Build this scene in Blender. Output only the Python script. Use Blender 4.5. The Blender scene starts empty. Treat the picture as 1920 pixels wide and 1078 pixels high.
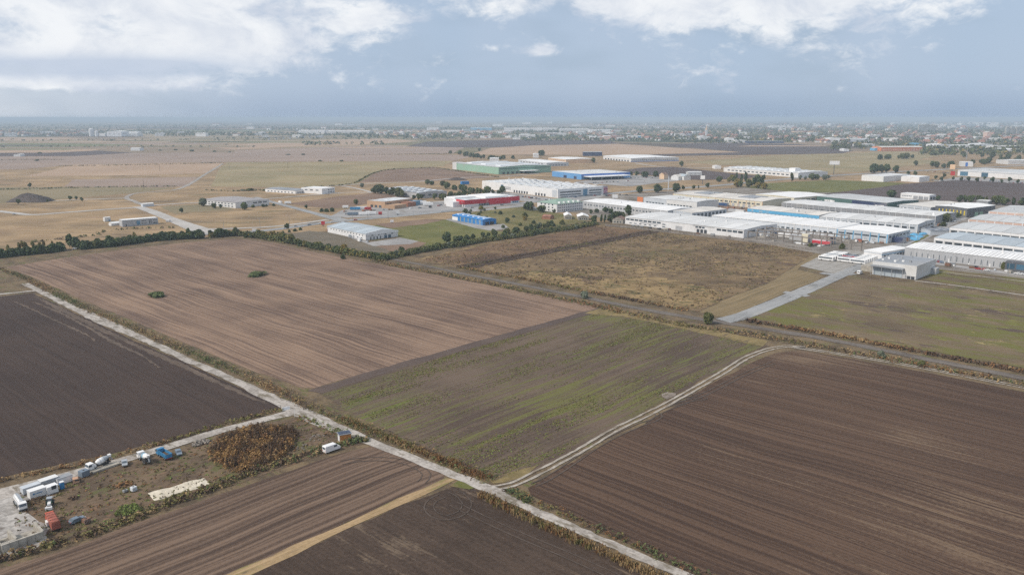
import bpy, bmesh, math, random, re
import numpy as np
from mathutils import Vector, Matrix

R = math.radians
random.seed(7)
rng = np.random.default_rng(7)
SC = bpy.context.scene
COL = SC.collection

# ------------------------------------------------------------------ camera
CAM_H = 90.0
FPX = 1480.0                      # focal length in pixels of the 1920 px wide photograph
PITCH = math.atan(318.0 / FPX)
cam_data = bpy.data.cameras.new('camera')
cam_data.sensor_width = 36.0
cam_data.lens = 36.0 * FPX / 1920.0
cam_data.clip_start = 1.0
cam_data.clip_end = 400000.0
cam = bpy.data.objects.new('camera', cam_data)
cam.location = (0, 0, CAM_H)
cam.rotation_euler = (math.pi / 2 - PITCH, 0, 0)
COL.objects.link(cam)
SC.camera = cam

# ------------------------------------------------------------------ view
SC.view_settings.view_transform = 'Standard'
SC.view_settings.look = 'None'
SC.view_settings.exposure = 0.2
SC.view_settings.gamma = 1.0
SC.view_settings.use_curve_mapping = False
SC.cycles.use_denoising = False
SC.cycles.max_bounces = 4
SC.cycles.diffuse_bounces = 2
SC.cycles.glossy_bounces = 2
SC.cycles.volume_bounces = 0

# ------------------------------------------------------------------ world: rain-grey sky with broken cumulus
SUN_EL, SUN_AZ = R(42), R(-115)     # azimuth clockwise from +Y
world = bpy.data.worlds.new('World')
SC.world = world
world.use_nodes = True
wt = world.node_tree
for n in list(wt.nodes):
    wt.nodes.remove(n)


class NT:
    """tiny helper for building node trees"""
    def __init__(self, tree):
        self.t = tree

    def n(self, kind, **kw):
        nd = self.t.nodes.new(kind)
        for k, v in kw.items():
            setattr(nd, k, v)
        return nd

    def put(self, sock, v):
        if isinstance(v, bpy.types.NodeSocket):
            self.t.links.new(v, sock)
        elif v is not None:
            if sock.type == 'RGBA' and len(v) == 3:
                v = (*v, 1)
            sock.default_value = v

    def m(self, op, a, b=None, c=None, clamp=False):
        nd = self.n('ShaderNodeMath', operation=op, use_clamp=clamp)
        for i, v in enumerate((a, b, c)):
            if v is not None:
                self.put(nd.inputs[i], v)
        return nd.outputs[0]

    def vm(self, op, a, b=None):
        nd = self.n('ShaderNodeVectorMath', operation=op)
        self.put(nd.inputs[0], a)
        if b is not None:
            self.put(nd.inputs[1], b)
        return nd.outputs[0]

    def mix(self, f, a, b, mode='MIX'):
        nd = self.n('ShaderNodeMix', data_type='RGBA', blend_type=mode)
        self.put(nd.inputs[0], f)
        self.put(nd.inputs[6], a)
        self.put(nd.inputs[7], b)
        return nd.outputs[2]

    def noise(self, vec, scale, detail=3.0, rough=0.55, dist=0.0):
        nd = self.n('ShaderNodeTexNoise')
        self.put(nd.inputs['Vector'], vec)
        nd.inputs['Scale'].default_value = scale
        nd.inputs['Detail'].default_value = detail
        nd.inputs['Roughness'].default_value = rough
        nd.inputs['Distortion'].default_value = dist
        return nd.outputs['Fac']

    def sm(self, v, lo, hi, a=0.0, b=1.0):
        nd = self.n('ShaderNodeMapRange', interpolation_type='SMOOTHSTEP')
        self.put(nd.inputs['Value'], v)
        nd.inputs['From Min'].default_value = lo
        nd.inputs['From Max'].default_value = hi
        nd.inputs['To Min'].default_value = a
        nd.inputs['To Max'].default_value = b
        return nd.outputs[0]


W = NT(wt)
tc = W.n('ShaderNodeTexCoord')
sep = W.n('ShaderNodeSeparateXYZ')
wt.links.new(tc.outputs['Generated'], sep.inputs[0])
dx, dy, dz = sep.outputs
az = W.m('ARCTAN2', dx, dy)
el = W.m('ARCSINE', dz)
sky = W.n('ShaderNodeTexSky', sky_type='NISHITA')
sky.sun_disc = False
sky.sun_elevation = SUN_EL
sky.sun_rotation = SUN_AZ % (2 * math.pi)
sky.air_density = 1.0
sky.dust_density = 2.0

# the rain-grey deck: paler towards the sun side on the left
S10 = 10.0                          # background strength is 0.1


def c10(r, g, b):
    return (r * S10, g * S10, b * S10, 1)


side = W.m('COSINE', W.m('SUBTRACT', az, R(-75)))            # 1 towards the bright side
side = W.sm(side, 0.45, 0.93)
sidelow = W.m('MULTIPLY', side, W.sm(el, 0.13, 0.0))
deck = W.mix(side, c10(0.382, 0.482, 0.622), c10(0.475, 0.550, 0.675))
deck = W.mix(sidelow, deck, c10(0.73, 0.775, 0.82))
deck = W.mix(W.sm(el, 0.045, 0.0), deck, W.mix(side, c10(0.300, 0.395, 0.535), c10(0.74, 0.77, 0.80)))
deck = W.mix(W.sm(el, 0.16, 0.6), deck, c10(0.50, 0.525, 0.56))
rain = W.noise(W.vm('MULTIPLY', tc.outputs['Generated'], (6.0, 6.0, 1.2)), 1.0, 2.0)
deck = W.mix(W.sm(rain, 0.35, 0.75, 0.0, 0.38), deck, c10(0.475, 0.54, 0.66))
soft = W.noise(W.vm('MULTIPLY', tc.outputs['Generated'], (1.0, 1.0, 2.6)), 4.5, 3.0)
deck = W.mix(W.sm(soft, 0.48, 0.66, 0.0, 0.5), deck, c10(0.325, 0.418, 0.540))

deck = W.mix(0.10, deck, sky.outputs[0])

# cumulus: broken noise over the whole dome, gathered where the photograph shows the clouds
cv = W.vm('MULTIPLY', tc.outputs['Generated'], (1.0, 1.0, 1.9))
nb = W.noise(cv, 7.0, 7.0, 0.62, 0.25)
nf = W.noise(cv, 26.0, 6.0, 0.65, 0.4)


def px_az(px):
    return math.atan((px - 960) / (FPX * 1.023))


def px_el(py):
    return math.atan((539 - py) / FPX) - PITCH


def blob(px, py, sx, sy, amp):
    """a soft elliptic gathering of cloud round a direction in the sky"""
    a0, e0 = px_az(px), px_el(py)
    u = W.m('DIVIDE', W.m('SUBTRACT', az, a0), sx / FPX)
    v = W.m('DIVIDE', W.m('SUBTRACT', el, e0), sy / FPX)
    q = W.m('ADD', W.m('MULTIPLY', u, u), W.m('MULTIPLY', v, v))
    return W.m('MULTIPLY', W.m('EXPONENT', W.m('MULTIPLY', q, -1.0)), amp)


bl = None
for b in ((60, 0, 300, 105, 0.26), (400, 10, 190, 75, 0.19), (440, 85, 110, 40, 0.22), (180, 118, 270, 34, 0.25), (690, 48, 110, 38, 0.23),
          (845, 105, 50, 30, 0.10), (1020, 97, 44, 12, 0.20), (925, 90, 24, 8, 0.12), (955, 15, 50, 40, 0.17),
          (1090, 0, 80, 34, 0.15), (1420, 0, 200, 75, 0.25), (1690, 10, 230, 60, 0.10), (1240, 0, 130, 45, 0.16),
          (60, 164, 230, 12, 0.24), (1560, 110, 260, 22, 0.05), (520, -60, 900, 55, 0.12)):
    g = blob(*b)
    bl = g if bl is None else W.m('ADD', bl, g)
overhead = W.sm(el, 0.14, 0.32, 0.0, 0.13)
dens = W.m('ADD', W.m('ADD', W.m('MULTIPLY', nb, 0.58), W.m('MULTIPLY', nf, 0.42)), W.m('ADD', bl, overhead))
cov = W.sm(dens, 0.575, 0.745)
thick = W.sm(dens, 0.66, 0.92)
shade_n = W.noise(cv, 11.0, 6.0, 0.62, 0.4)
lit = W.sm(shade_n, 0.34, 0.66)
cloud = W.mix(lit, c10(0.52, 0.575, 0.67), c10(0.80, 0.82, 0.84))
cloud = W.mix(W.m('MULTIPLY', thick, 0.5), cloud, c10(0.79, 0.805, 0.83))
basedark = W.m('ADD', blob(80, 140, 240, 17, 1.0), blob(330, 130, 150, 16, 0.7))
cloud = W.mix(W.m('MINIMUM', basedark, 0.85), cloud, c10(0.47, 0.54, 0.655))
cov = W.m('MULTIPLY', cov, W.sm(el, 0.012, 0.03))
full = W.mix(W.m('MULTIPLY', cov, 0.95), deck, cloud)
bg = W.n('ShaderNodeBackground')
bg.inputs['Strength'].default_value = 0.1
wt.links.new(full, bg.inputs['Color'])
wo = W.n('ShaderNodeOutputWorld')
wt.links.new(bg.outputs[0], wo.inputs[0])

# ------------------------------------------------------------------ sun, soft behind cloud
sd = bpy.data.lights.new('sun', 'SUN')
sd.energy = 2.95
sd.angle = R(9)
sd.color = (1.0, 0.915, 0.80)
sun = bpy.data.objects.new('sun', sd)
sv = Vector((math.sin(SUN_AZ) * math.cos(SUN_EL), math.cos(SUN_AZ) * math.cos(SUN_EL), math.sin(SUN_EL)))
sun.rotation_euler = sv.to_track_quat('Z', 'Y').to_euler()
COL.objects.link(sun)

# ------------------------------------------------------------------ helpers: ground points, tags, meshes
SP, CP = math.sin(PITCH), math.cos(PITCH)


def G(px, py, z=0.0):
    """the point of the plain (at height z) that the photograph shows at this pixel"""
    u, v = (px - 960) / FPX, (py - 539) / FPX
    t = (CAM_H - z) / (SP + v * CP)
    return Vector((u * t, (CP - v * SP) * t, z))


DIR_A = Vector((-0.733, 0.680, 0)).normalized()      # along the farm track, away to the left
DIR_B = Vector((0.680, 0.733, 0)).normalized()       # across it, away to the right
ANG_A = math.atan2(DIR_A.y, DIR_A.x)
ANG_B = math.atan2(DIR_B.y, DIR_B.x)


def tag(o, label, cat, group=None, kind=None):
    if label:
        o['label'] = label
    if cat:
        o['category'] = cat
    if group:
        o['group'] = group
    if kind:
        o['kind'] = kind
    return o


def link(name, mesh, parent=None, loc=None, rot=None, scale=None):
    o = bpy.data.objects.new(name, mesh)
    COL.objects.link(o)
    if parent is not None:
        o.parent = parent
    if loc is not None:
        o.location = loc
    if rot is not None:
        o.rotation_euler = rot
    if scale is not None:
        o.scale = scale
    return o


def empty(name, loc=(0, 0, 0), rz=0.0):
    o = bpy.data.objects.new(name, None)
    o.empty_display_size = 0.5
    COL.objects.link(o)
    o.location = loc
    o.rotation_euler = (0, 0, rz)
    return o


def copy_tree(o, parent=None):
    c = o.copy()
    COL.objects.link(c)
    c.parent = parent
    for ch in list(o.children):
        copy_tree(ch, c)
    return c


def mesh_np(name, verts, quads, mats, midx=None, tris=None, smooth=False):
    me = bpy.data.meshes.new(name)
    v = np.asarray(verts, dtype=np.float32)
    fs, n = [], 0
    me.vertices.add(len(v))
    me.vertices.foreach_set('co', v.ravel())
    q = np.asarray(quads, dtype=np.int32)
    me.loops.add(q.size)
    me.polygons.add(len(q))
    me.loops.foreach_set('vertex_index', q.ravel())
    k = q.shape[1]
    me.polygons.foreach_set('loop_start', np.arange(len(q), dtype=np.int32) * k)
    me.polygons.foreach_set('loop_total', np.full(len(q), k, dtype=np.int32))
    for m in mats:
        me.materials.append(m)
    if midx is not None:
        me.polygons.foreach_set('material_index', np.asarray(midx, dtype=np.int32))
    if smooth:
        me.polygons.foreach_set('use_smooth', np.ones(len(q), dtype=bool))
    me.update(calc_edges=True)
    return me


def mesh_bm(name, bm, mats, smooth=False):
    bmesh.ops.recalc_face_normals(bm, faces=bm.faces)
    me = bpy.data.meshes.new(name)
    bm.to_mesh(me)
    bm.free()
    for m in mats:
        me.materials.append(m)
    if smooth:
        for p in me.polygons:
            p.use_smooth = True
    return me


def bx(bm, x0, x1, y0, y1, z0, z1, mi=0, bevel=0.0):
    vs = [bm.verts.new(p) for p in ((x0, y0, z0), (x1, y0, z0), (x1, y1, z0), (x0, y1, z0),
                                    (x0, y0, z1), (x1, y0, z1), (x1, y1, z1), (x0, y1, z1))]
    fs = []
    for f in ((0, 3, 2, 1), (4, 5, 6, 7), (0, 1, 5, 4), (1, 2, 6, 5), (2, 3, 7, 6), (3, 0, 4, 7)):
        fa = bm.faces.new([vs[i] for i in f])
        fa.material_index = mi
        fs.append(fa)
    if bevel:
        es = list({e for f in fs for e in f.edges})
        bmesh.ops.bevel(bm, geom=es, offset=bevel, segments=1, affect='EDGES')
    return vs


def prism(bm, prof, y0, y1, mi=0):
    """profile in x,z extruded along y"""
    a = [bm.verts.new((x, y0, z)) for x, z in prof]
    b = [bm.verts.new((x, y1, z)) for x, z in prof]
    n = len(prof)
    fs = [bm.faces.new(a[::-1]), bm.faces.new(b)]
    for i in range(n):
        fs.append(bm.faces.new((a[i], a[(i + 1) % n], b[(i + 1) % n], b[i])))
    for f in fs:
        f.material_index = mi
    return fs


def lathe(bm, prof, seg=16, axis='x', mi=0, org=(0, 0, 0)):
    rings = []
    for (t, r) in prof:
        ring = []
        for k in range(seg):
            a = 2 * math.pi * k / seg
            c, s = r * math.cos(a), r * math.sin(a)
            p = {'x': (t, c, s), 'y': (c, t, s), 'z': (c, s, t)}[axis]
            ring.append(bm.verts.new((p[0] + org[0], p[1] + org[1], p[2] + org[2])))
        rings.append(ring)
    for i in range(len(rings) - 1):
        for k in range(seg):
            f = bm.faces.new((rings[i][k], rings[i][(k + 1) % seg], rings[i + 1][(k + 1) % seg], rings[i + 1][k]))
            f.material_index = mi
    bm.faces.new(rings[0][::-1]).material_index = mi
    bm.faces.new(rings[-1]).material_index = mi


# ------------------------------------------------------------------ materials
def new_mat(name):
    m = bpy.data.materials.new(name)
    m.use_nodes = True
    T = NT(m.node_tree)
    b = m.node_tree.nodes['Principled BSDF']
    return m, T, b


def plain(name, col, rough=0.6, metal=0.0, var=0.12, scale=0.6, spec=0.4, streak=False):
    """paint, metal or concrete with a little dirt"""
    m, T, b = new_mat(name)
    pos = T.n('ShaderNodeNewGeometry').outputs['Position']
    sc = (1, 1, 0.15) if streak else (1, 1, 1)
    v = T.vm('MULTIPLY', pos, sc)
    n1 = T.noise(v, scale, 4.0)
    n2 = T.noise(pos, scale * 0.12, 3.0)
    f = T.m('ADD', T.m('MULTIPLY', n1, 0.6), T.m('MULTIPLY', n2, 0.4))
    lo = tuple(c * (1 - var * 1.7) for c in col)
    hi = tuple(min(c * (1 + var * 0.7), 0.95) for c in col)
    c = T.mix(T.sm(f, 0.3, 0.7), lo, hi)
    oi = T.n('ShaderNodeObjectInfo').outputs['Random']
    c = T.mix(T.m('MULTIPLY', oi, 0.10), c, tuple(x * 0.72 for x in col))
    T.put(b.inputs['Base Color'], c)
    b.inputs['Roughness'].default_value = rough
    b.inputs['Metallic'].default_value = metal
    b.inputs['Specular IOR Level'].default_value = spec
    return m


def sheet_mat(name, col, rough=0.5, seam=1.0, axis=0, var=0.10, dirt=(0.33, 0.31, 0.28), damt=0.36):
    """profiled metal sheet: ribs along local axis, rain streaks and grime (object coordinates)"""
    m, T, b = new_mat(name)
    oc = T.n('ShaderNodeTexCoord').outputs['Object']
    pos = T.n('ShaderNodeNewGeometry').outputs['Position']
    n1 = T.noise(T.vm('MULTIPLY', oc, (1.3, 0.12, 0.12)), 1.0, 4.0)
    n2 = T.noise(pos, 0.06, 4.0)
    n3 = T.noise(pos, 0.9, 3.0)
    oi = T.n('ShaderNodeObjectInfo').outputs['Random']
    f = T.m('ADD', T.m('MULTIPLY', n1, 0.45), T.m('ADD', T.m('MULTIPLY', n2, 0.35), T.m('MULTIPLY', n3, 0.2)))
    f = T.m('ADD', f, T.m('MULTIPLY', T.m('SUBTRACT', oi, 0.5), 0.24))
    c = T.mix(T.sm(f, 0.30, 0.68), tuple(x * (1 - var * 2) for x in col), tuple(min(x * (1 + var * .6), .93) for x in col))
    c = T.mix(T.sm(T.m('ADD', n2, T.m('MULTIPLY', n1, 0.4)), 0.72, 1.0, 0.0, damt * 1.6), c, dirt)
    T.put(b.inputs['Base Color'], c)
    b.inputs['Roughness'].default_value = rough
    wv = T.n('ShaderNodeTexWave', wave_type='BANDS', bands_direction='X' if axis == 0 else 'Y')
    T.put(wv.inputs['Vector'], oc)
    wv.inputs['Scale'].default_value = 0.9 / max(seam, .05)
    bp = T.n('ShaderNodeBump')
    bp.inputs['Strength'].default_value = 0.25
    bp.inputs['Distance'].default_value = 0.05
    T.put(bp.inputs['Height'], wv.outputs['Fac'])
    T.put(b.inputs['Normal'], bp.outputs[0])
    return m


def glass(name, col=(0.05, 0.065, 0.08), rough=0.18):
    m, T, b = new_mat(name)
    oi = T.n('ShaderNodeObjectInfo').outputs['Random']
    c = T.mix(oi, tuple(x * 0.6 for x in col), tuple(x * 2.0 for x in col))
    T.put(b.inputs['Base Color'], c)
    b.inputs['Roughness'].default_value = rough
    b.inputs['Specular IOR Level'].default_value = 0.6
    return m


def land(name, dark, light, ang=0.0, wid=1.5, ln=70.0, streak=0.7, patch=35.0, extra=None, bump=0.35, grain=0.30,
         contrast=1.3, rough=0.95):
    """soil, stubble or grass: drilled streaks along an angle, patches, clods.
    extra: list of (colour, amount threshold lo, hi, wid, ln, patch scale)"""
    m, T, b = new_mat(name)
    pos = T.n('ShaderNodeNewGeometry').outputs['Position']
    vr = T.n('ShaderNodeVectorRotate', rotation_type='Z_AXIS')
    T.put(vr.inputs['Vector'], pos)
    vr.inputs['Angle'].default_value = -ang
    p = vr.outputs[0]
    wob = T.noise(pos, 0.012, 2.0)
    sft = T.n('ShaderNodeCombineXYZ')
    T.put(sft.inputs[1], T.m('MULTIPLY', T.m('SUBTRACT', wob, 0.5), 9.0))
    p = T.vm('ADD', p, sft.outputs[0])
    f1 = T.noise(T.vm('MULTIPLY', p, (1 / ln, 1 / wid, 1 / ln)), 1.0, 3.0, 0.6)
    f2 = T.noise(T.vm('MULTIPLY', p, (1 / (ln * 3), 1 / (wid * 4), 1 / ln)), 1.0, 3.0, 0.6)
    f0 = T.noise(T.vm('MULTIPLY', p, (1 / (ln * 1.6), 2.4 / wid, 1 / ln)), 1.0, 1.0, 0.5)
    p1 = T.noise(pos, 1 / patch, 4.0, 0.6)
    g1 = T.noise(pos, 1.1, 4.0, 0.7)
    f = T.m('ADD', T.m('MULTIPLY', T.m('ADD', T.m('MULTIPLY', f0, 0.46), T.m('ADD', T.m('MULTIPLY', f1, 0.36), T.m('MULTIPLY', f2, 0.18))), streak),
            T.m('MULTIPLY', p1, 1 - streak))
    f = T.m('ADD', T.m('MULTIPLY', f, 1 - grain), T.m('MULTIPLY', g1, grain))
    c = T.mix(T.sm(f, 0.5 - 0.062 * contrast, 0.5 + 0.062 * contrast), dark, light)
    for ex in (extra or []):
        col, lo, hi, w2, l2, ps = ex
        e1 = T.noise(T.vm('ADD', T.vm('MULTIPLY', p, (1 / l2, 1 / w2, 1 / l2)), (31.7 + lo * 9, 11.3, hi * 5)), 1.0, 4.0, 0.65)
        e2 = T.noise(T.vm('ADD', pos, (517.0 + lo * 140, 91.0, 0)), 1 / ps, 3.0, 0.6)
        ef = T.m('ADD', T.m('MULTIPLY', e1, 0.5), T.m('ADD', T.m('MULTIPLY', e2, 0.35), T.m('MULTIPLY', g1, 0.15)))
        c = T.mix(T.sm(ef, 0.5 + 0.068 * lo, 0.5 + 0.068 * hi), c, col)
    T.put(b.inputs['Base Color'], c)
    b.inputs['Roughness'].default_value = rough
    b.inputs['Specular IOR Level'].default_value = 0.12
    if bump:
        bp = T.n('ShaderNodeBump')
        bp.inputs['Strength'].default_value = bump
        bp.inputs['Distance'].default_value = 0.35
        T.put(bp.inputs['Height'], T.m('ADD', T.m('MULTIPLY', T.m('ADD', f0, f1), 0.5), T.m('MULTIPLY', g1, 0.5)))
        T.put(b.inputs['Normal'], bp.outputs[0])
    return m


def leaf_mat(name, a, b_, c_):
    m, T, b = new_mat(name)
    pos = T.n('ShaderNodeNewGeometry').outputs['Position']
    n1 = T.noise(pos, 0.9, 3.0)
    n2 = T.noise(pos, 0.17, 2.0)
    oi = T.n('ShaderNodeObjectInfo').outputs['Random']
    c = T.mix(T.sm(n1, 0.3, 0.7), a, b_)
    f = T.m('ADD', T.m('MULTIPLY', n2, 0.6), T.m('MULTIPLY', oi, 0.4))
    c = T.mix(T.sm(f, 0.4, 0.75), c, c_)
    T.put(b.inputs['Base Color'], c)
    b.inputs['Roughness'].default_value = 0.75
    b.inputs['Specular IOR Level'].default_value = 0.2
    return m


M = {}
# soils and fields
M['soil_dark'] = land('dark ploughed soil', (0.047, 0.034, 0.030), (0.069, 0.049, 0.041), ANG_A, 2.2, 90, 0.6, 60,
                      extra=[((0.130, 0.098, 0.078), 1.0, 2.4, 5.0, 160, 170)])
M['stubble'] = land('brown stubble soil', (0.116, 0.079, 0.063), (0.280, 0.192, 0.138), ANG_A, 2.6, 70, 0.75, 45, contrast=1.5, grain=0.2)
M['weedy'] = land('brown soil with green weed rows', (0.084, 0.061, 0.048), (0.145, 0.107, 0.080), ANG_B, 2.2, 60, 0.55, 40,
                  extra=[((0.135, 0.132, 0.046), 0.0, 1.5, 2.0, 60, 60), ((0.125, 0.138, 0.042), 0.8, 1.7, 1.1, 34, 50)], grain=0.25)
M['soil_rows'] = land('dark soil with straw rows', (0.057, 0.036, 0.027), (0.118, 0.075, 0.052), ANG_A, 1.35, 120, 0.85, 70, grain=0.2,
                      extra=[((0.170, 0.118, 0.080), 0.5, 1.8, 1.3, 90, 60)], contrast=1.5)
M['soil_B'] = land('ploughed soil in broad passes', (0.068, 0.046, 0.036), (0.188, 0.130, 0.095), ANG_B, 2.6, 130, 0.88, 40, contrast=1.5, grain=0.14)
M['soil_mix'] = land('dark soil with turned straw', (0.050, 0.035, 0.027), (0.084, 0.059, 0.045), ANG_A, 2.0, 45, 0.5, 30,
                     extra=[((0.155, 0.115, 0.082), 0.5, 1.9, 2.2, 30, 24)])
M['soil_strip'] = land('bare headland soil', (0.085, 0.064, 0.057), (0.125, 0.094, 0.080), ANG_B, 1.0, 40, 0.6, 20)
M['scrub'] = land('rough brown scrub grass', (0.100, 0.070, 0.044), (0.205, 0.145, 0.083), ANG_A + 0.3, 3.0, 9, 0.35, 22,
                  extra=[((0.290, 0.205, 0.105), 0.3, 1.4, 3.2, 8, 55), ((0.115, 0.105, 0.042), 0.6, 1.6, 4, 10, 60),
                         ((0.110, 0.073, 0.056), 0.5, 1.6, 6, 18, 70), ((0.060, 0.046, 0.032), 1.1, 1.9, 2.0, 4.5, 20)], grain=0.3, bump=0.6)
M['scrub2'] = land('rust brown scrub', (0.088, 0.056, 0.038), (0.185, 0.118, 0.070), ANG_B, 3.0, 14, 0.4, 26,
                   extra=[((0.25, 0.175, 0.09), 0.5, 1.8, 3, 14, 40), ((0.07, 0.05, 0.035), 1.1, 2, 2.0, 5, 20)], grain=0.3, bump=0.6)
M['grass_mix'] = land('mown brown and green grass', (0.120, 0.090, 0.058), (0.190, 0.142, 0.090), ANG_A, 3.0, 24, 0.5, 40,
                      extra=[((0.135, 0.130, 0.040), -0.5, 0.9, 8, 24, 75), ((0.190, 0.190, 0.048), 0.9, 1.7, 6, 14, 50), ((0.095, 0.068, 0.056), 0.6, 1.5, 7, 24, 60),
                             ((0.32, 0.25, 0.12), 1.2, 1.9, 2.2, 8, 26)], grain=0.25)
M['mown'] = land('mown olive margin', (0.150, 0.118, 0.068), (0.255, 0.190, 0.108), ANG_B, 2.4, 55, 0.75, 25, grain=0.2, contrast=1.5)
M['dry'] = land('dry straw meadow', (0.225, 0.160, 0.095), (0.375, 0.265, 0.155), 0.1, 5.0, 30, 0.4, 50,
                extra=[((0.175, 0.142, 0.078), 0.4, 1.6, 12, 60, 120), ((0.27, 0.175, 0.12), 0.6, 1.8, 8, 40, 90), ((0.150, 0.112, 0.075), 0.5, 1.5, 6, 45, 110), ((0.42, 0.32, 0.17), 1.0, 2.0, 5, 24, 60)],
                grain=0.25, bump=0.2)
M['meadow'] = land('pale olive meadow', (0.235, 0.195, 0.110), (0.320, 0.260, 0.150), 0.1, 9.0, 70, 0.4, 90,
                   extra=[((0.185, 0.172, 0.085), 0.3, 1.6, 14, 90, 160), ((0.33, 0.24, 0.15), 0.6, 1.7, 14, 60, 120)], bump=0)
M['lawn'] = land('green mown lot', (0.105, 0.112, 0.036), (0.165, 0.158, 0.056), ANG_A, 3, 25, 0.5, 30,
                 extra=[((0.20, 0.135, 0.085), 0.9, 2.0, 6, 30, 45)])
M['olive'] = land('olive rough grass', (0.115, 0.106, 0.042), (0.210, 0.175, 0.078), 0.2, 3, 10, 0.3, 25,
                  extra=[((0.105, 0.118, 0.038), 0.3, 1.4, 4, 10, 25)], grain=0.3, bump=0.5)
M['greylot'] = land('grey brown fallow lot', (0.120, 0.104, 0.080), (0.175, 0.146, 0.108), ANG_A, 3, 25, 0.5, 30)
M['verge'] = land('weedy verge earth', (0.095, 0.072, 0.050), (0.190, 0.140, 0.085), ANG_A, 2, 8, 0.3, 10,
                  extra=[((0.110, 0.115, 0.042), 0.5, 1.6, 2, 8, 12)], grain=0.35)
M['straw'] = land('mown straw strip', (0.270, 0.190, 0.105), (0.400, 0.285, 0.165), ANG_B, 1.0, 30, 0.6, 12,
                  extra=[((0.215, 0.185, 0.080), 0.3, 1.4, 1.6, 30, 14), ((0.15, 0.11, 0.075), 0.9, 1.8, 0.8, 14, 9)])
M['yellowgrass'] = land('yellow dry grass corner', (0.165, 0.130, 0.062), (0.255, 0.195, 0.095), ANG_B, 1.5, 12, 0.4, 8,
                        extra=[((0.12, 0.09, 0.065), 0.3, 1.4, 2, 9, 9)])
M['yard'] = land('trodden yard earth', (0.100, 0.073, 0.052), (0.175, 0.124, 0.082), ANG_B, 2, 7, 0.3, 9,
                 extra=[((0.110, 0.108, 0.046), 0.2, 1.4, 3, 8, 14), ((0.22, 0.135, 0.085), 0.8, 1.8, 3, 6, 12), ((0.06, 0.045, 0.035), 1.0, 1.8, 2, 4, 9)], grain=0.3)
M['pink'] = land('pale pinkish harvested field', (0.330, 0.235, 0.165), (0.430, 0.310, 0.215), 0.05, 10, 200, 0.6, 150, bump=0)
M['mauve'] = land('far harvested brown field', (0.250, 0.190, 0.155), (0.330, 0.250, 0.200), 0.05, 14, 250, 0.6, 200, bump=0)
M['farsoil'] = land('far dark soil', (0.082, 0.064, 0.062), (0.115, 0.089, 0.083), 0.05, 14, 250, 0.6, 200, bump=0)
M['farolive'] = land('far olive grass', (0.190, 0.160, 0.098), (0.265, 0.215, 0.132), 0.05, 14, 120, 0.4, 150, bump=0)
M['fargreen'] = land('far green crop', (0.140, 0.155, 0.075), (0.205, 0.198, 0.100), 0.05, 14, 120, 0.4, 150, bump=0)
M['ditchsoil'] = land('dark ditch bank soil', (0.050, 0.036, 0.029), (0.098, 0.070, 0.054), ANG_B, 1.5, 12, 0.4, 8, bump=0.8)
M['scrub_straw'] = land('straw yellow scrub', (0.150, 0.105, 0.055), (0.330, 0.235, 0.120), ANG_A + 0.3, 3.0, 9, 0.35, 14, extra=[((0.105, 0.095, 0.045), 0.3, 1.3, 3, 8, 18), ((0.085, 0.06, 0.042), 0.9, 1.8, 2, 6, 14)], grain=0.3, bump=0.6, contrast=1.6)
M['soil_red'] = land('reddish brown soil', (0.165, 0.112, 0.084), (0.240, 0.165, 0.118), 0.1, 5, 60, 0.5, 50)
# hard surfaces
M['concrete'] = land('broken pale concrete track', (0.260, 0.235, 0.212), (0.460, 0.425, 0.392), ANG_A, 1.4, 9, 0.3, 7,
                     extra=[((0.19, 0.165, 0.13), 0.2, 1.4, 2, 6, 9)], grain=0.4, bump=0.15)
M['gravel'] = land('pale gravel track', (0.270, 0.240, 0.205), (0.430, 0.390, 0.345), ANG_B, 0.8, 14, 0.5, 9,
                   extra=[((0.17, 0.135, 0.10), 0.2, 1.4, 1, 10, 9)], grain=0.4, bump=0.15)
M['yardconc'] = land('wet yard concrete', (0.240, 0.225, 0.210), (0.480, 0.455, 0.430), ANG_B, 3, 10, 0.3, 8,
                     extra=[((0.16, 0.14, 0.125), 0.1, 1.3, 3, 8, 10)], grain=0.3, bump=0.1, rough=0.7)
M['asphalt'] = land('worn grey asphalt', (0.230, 0.235, 0.240), (0.330, 0.335, 0.340), ANG_B, 1.5, 30, 0.5, 20, bump=0.05, grain=0.2,
                    rough=0.85, extra=[((0.150, 0.148, 0.145), 0.7, 1.5, 2.5, 9, 18), ((0.36, 0.345, 0.32), 0.6, 1.6, 1.5, 14, 22)])
M['asphalt_dk'] = land('dark gravel road', (0.105, 0.090, 0.080), (0.185, 0.162, 0.145), ANG_A, 1.2, 30, 0.6, 16, bump=0.1)
M['lightroad'] = land('pale dusty road', (0.350, 0.330, 0.310), (0.470, 0.450, 0.430), 0.1, 3, 30, 0.5, 30, bump=0)
M['dimroad'] = land('grey dusty track', (0.250, 0.232, 0.215), (0.370, 0.345, 0.320), 0.1, 3, 30, 0.5, 30, bump=0)
M['lot'] = land('grey paved lot', (0.240, 0.235, 0.235), (0.360, 0.350, 0.345), ANG_A, 4, 20, 0.4, 30,
                extra=[((0.17, 0.145, 0.12), 0.6, 1.8, 8, 20, 30)], bump=0)
M['estate'] = land('dusty estate ground', (0.150, 0.130, 0.110), (0.290, 0.265, 0.240), ANG_A, 5, 20, 0.4, 26,
                   extra=[((0.10, 0.085, 0.055), 0.4, 1.6, 8, 20, 35)], bump=0)
M['sand'] = land('pale sand heap', (0.50, 0.455, 0.37), (0.68, 0.62, 0.52), ANG_B, 2, 5, 0.3, 5, grain=0.4, bump=0.5)
M['tyre_track'] = plain('pale tyre tracks', (0.096, 0.072, 0.058), 0.95, var=0.25, scale=0.5)
M['tyre_bare'] = land('scraped pale soil', (0.130, 0.105, 0.088), (0.260, 0.220, 0.190), ANG_B, .8, 5, .5, 4)
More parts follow.
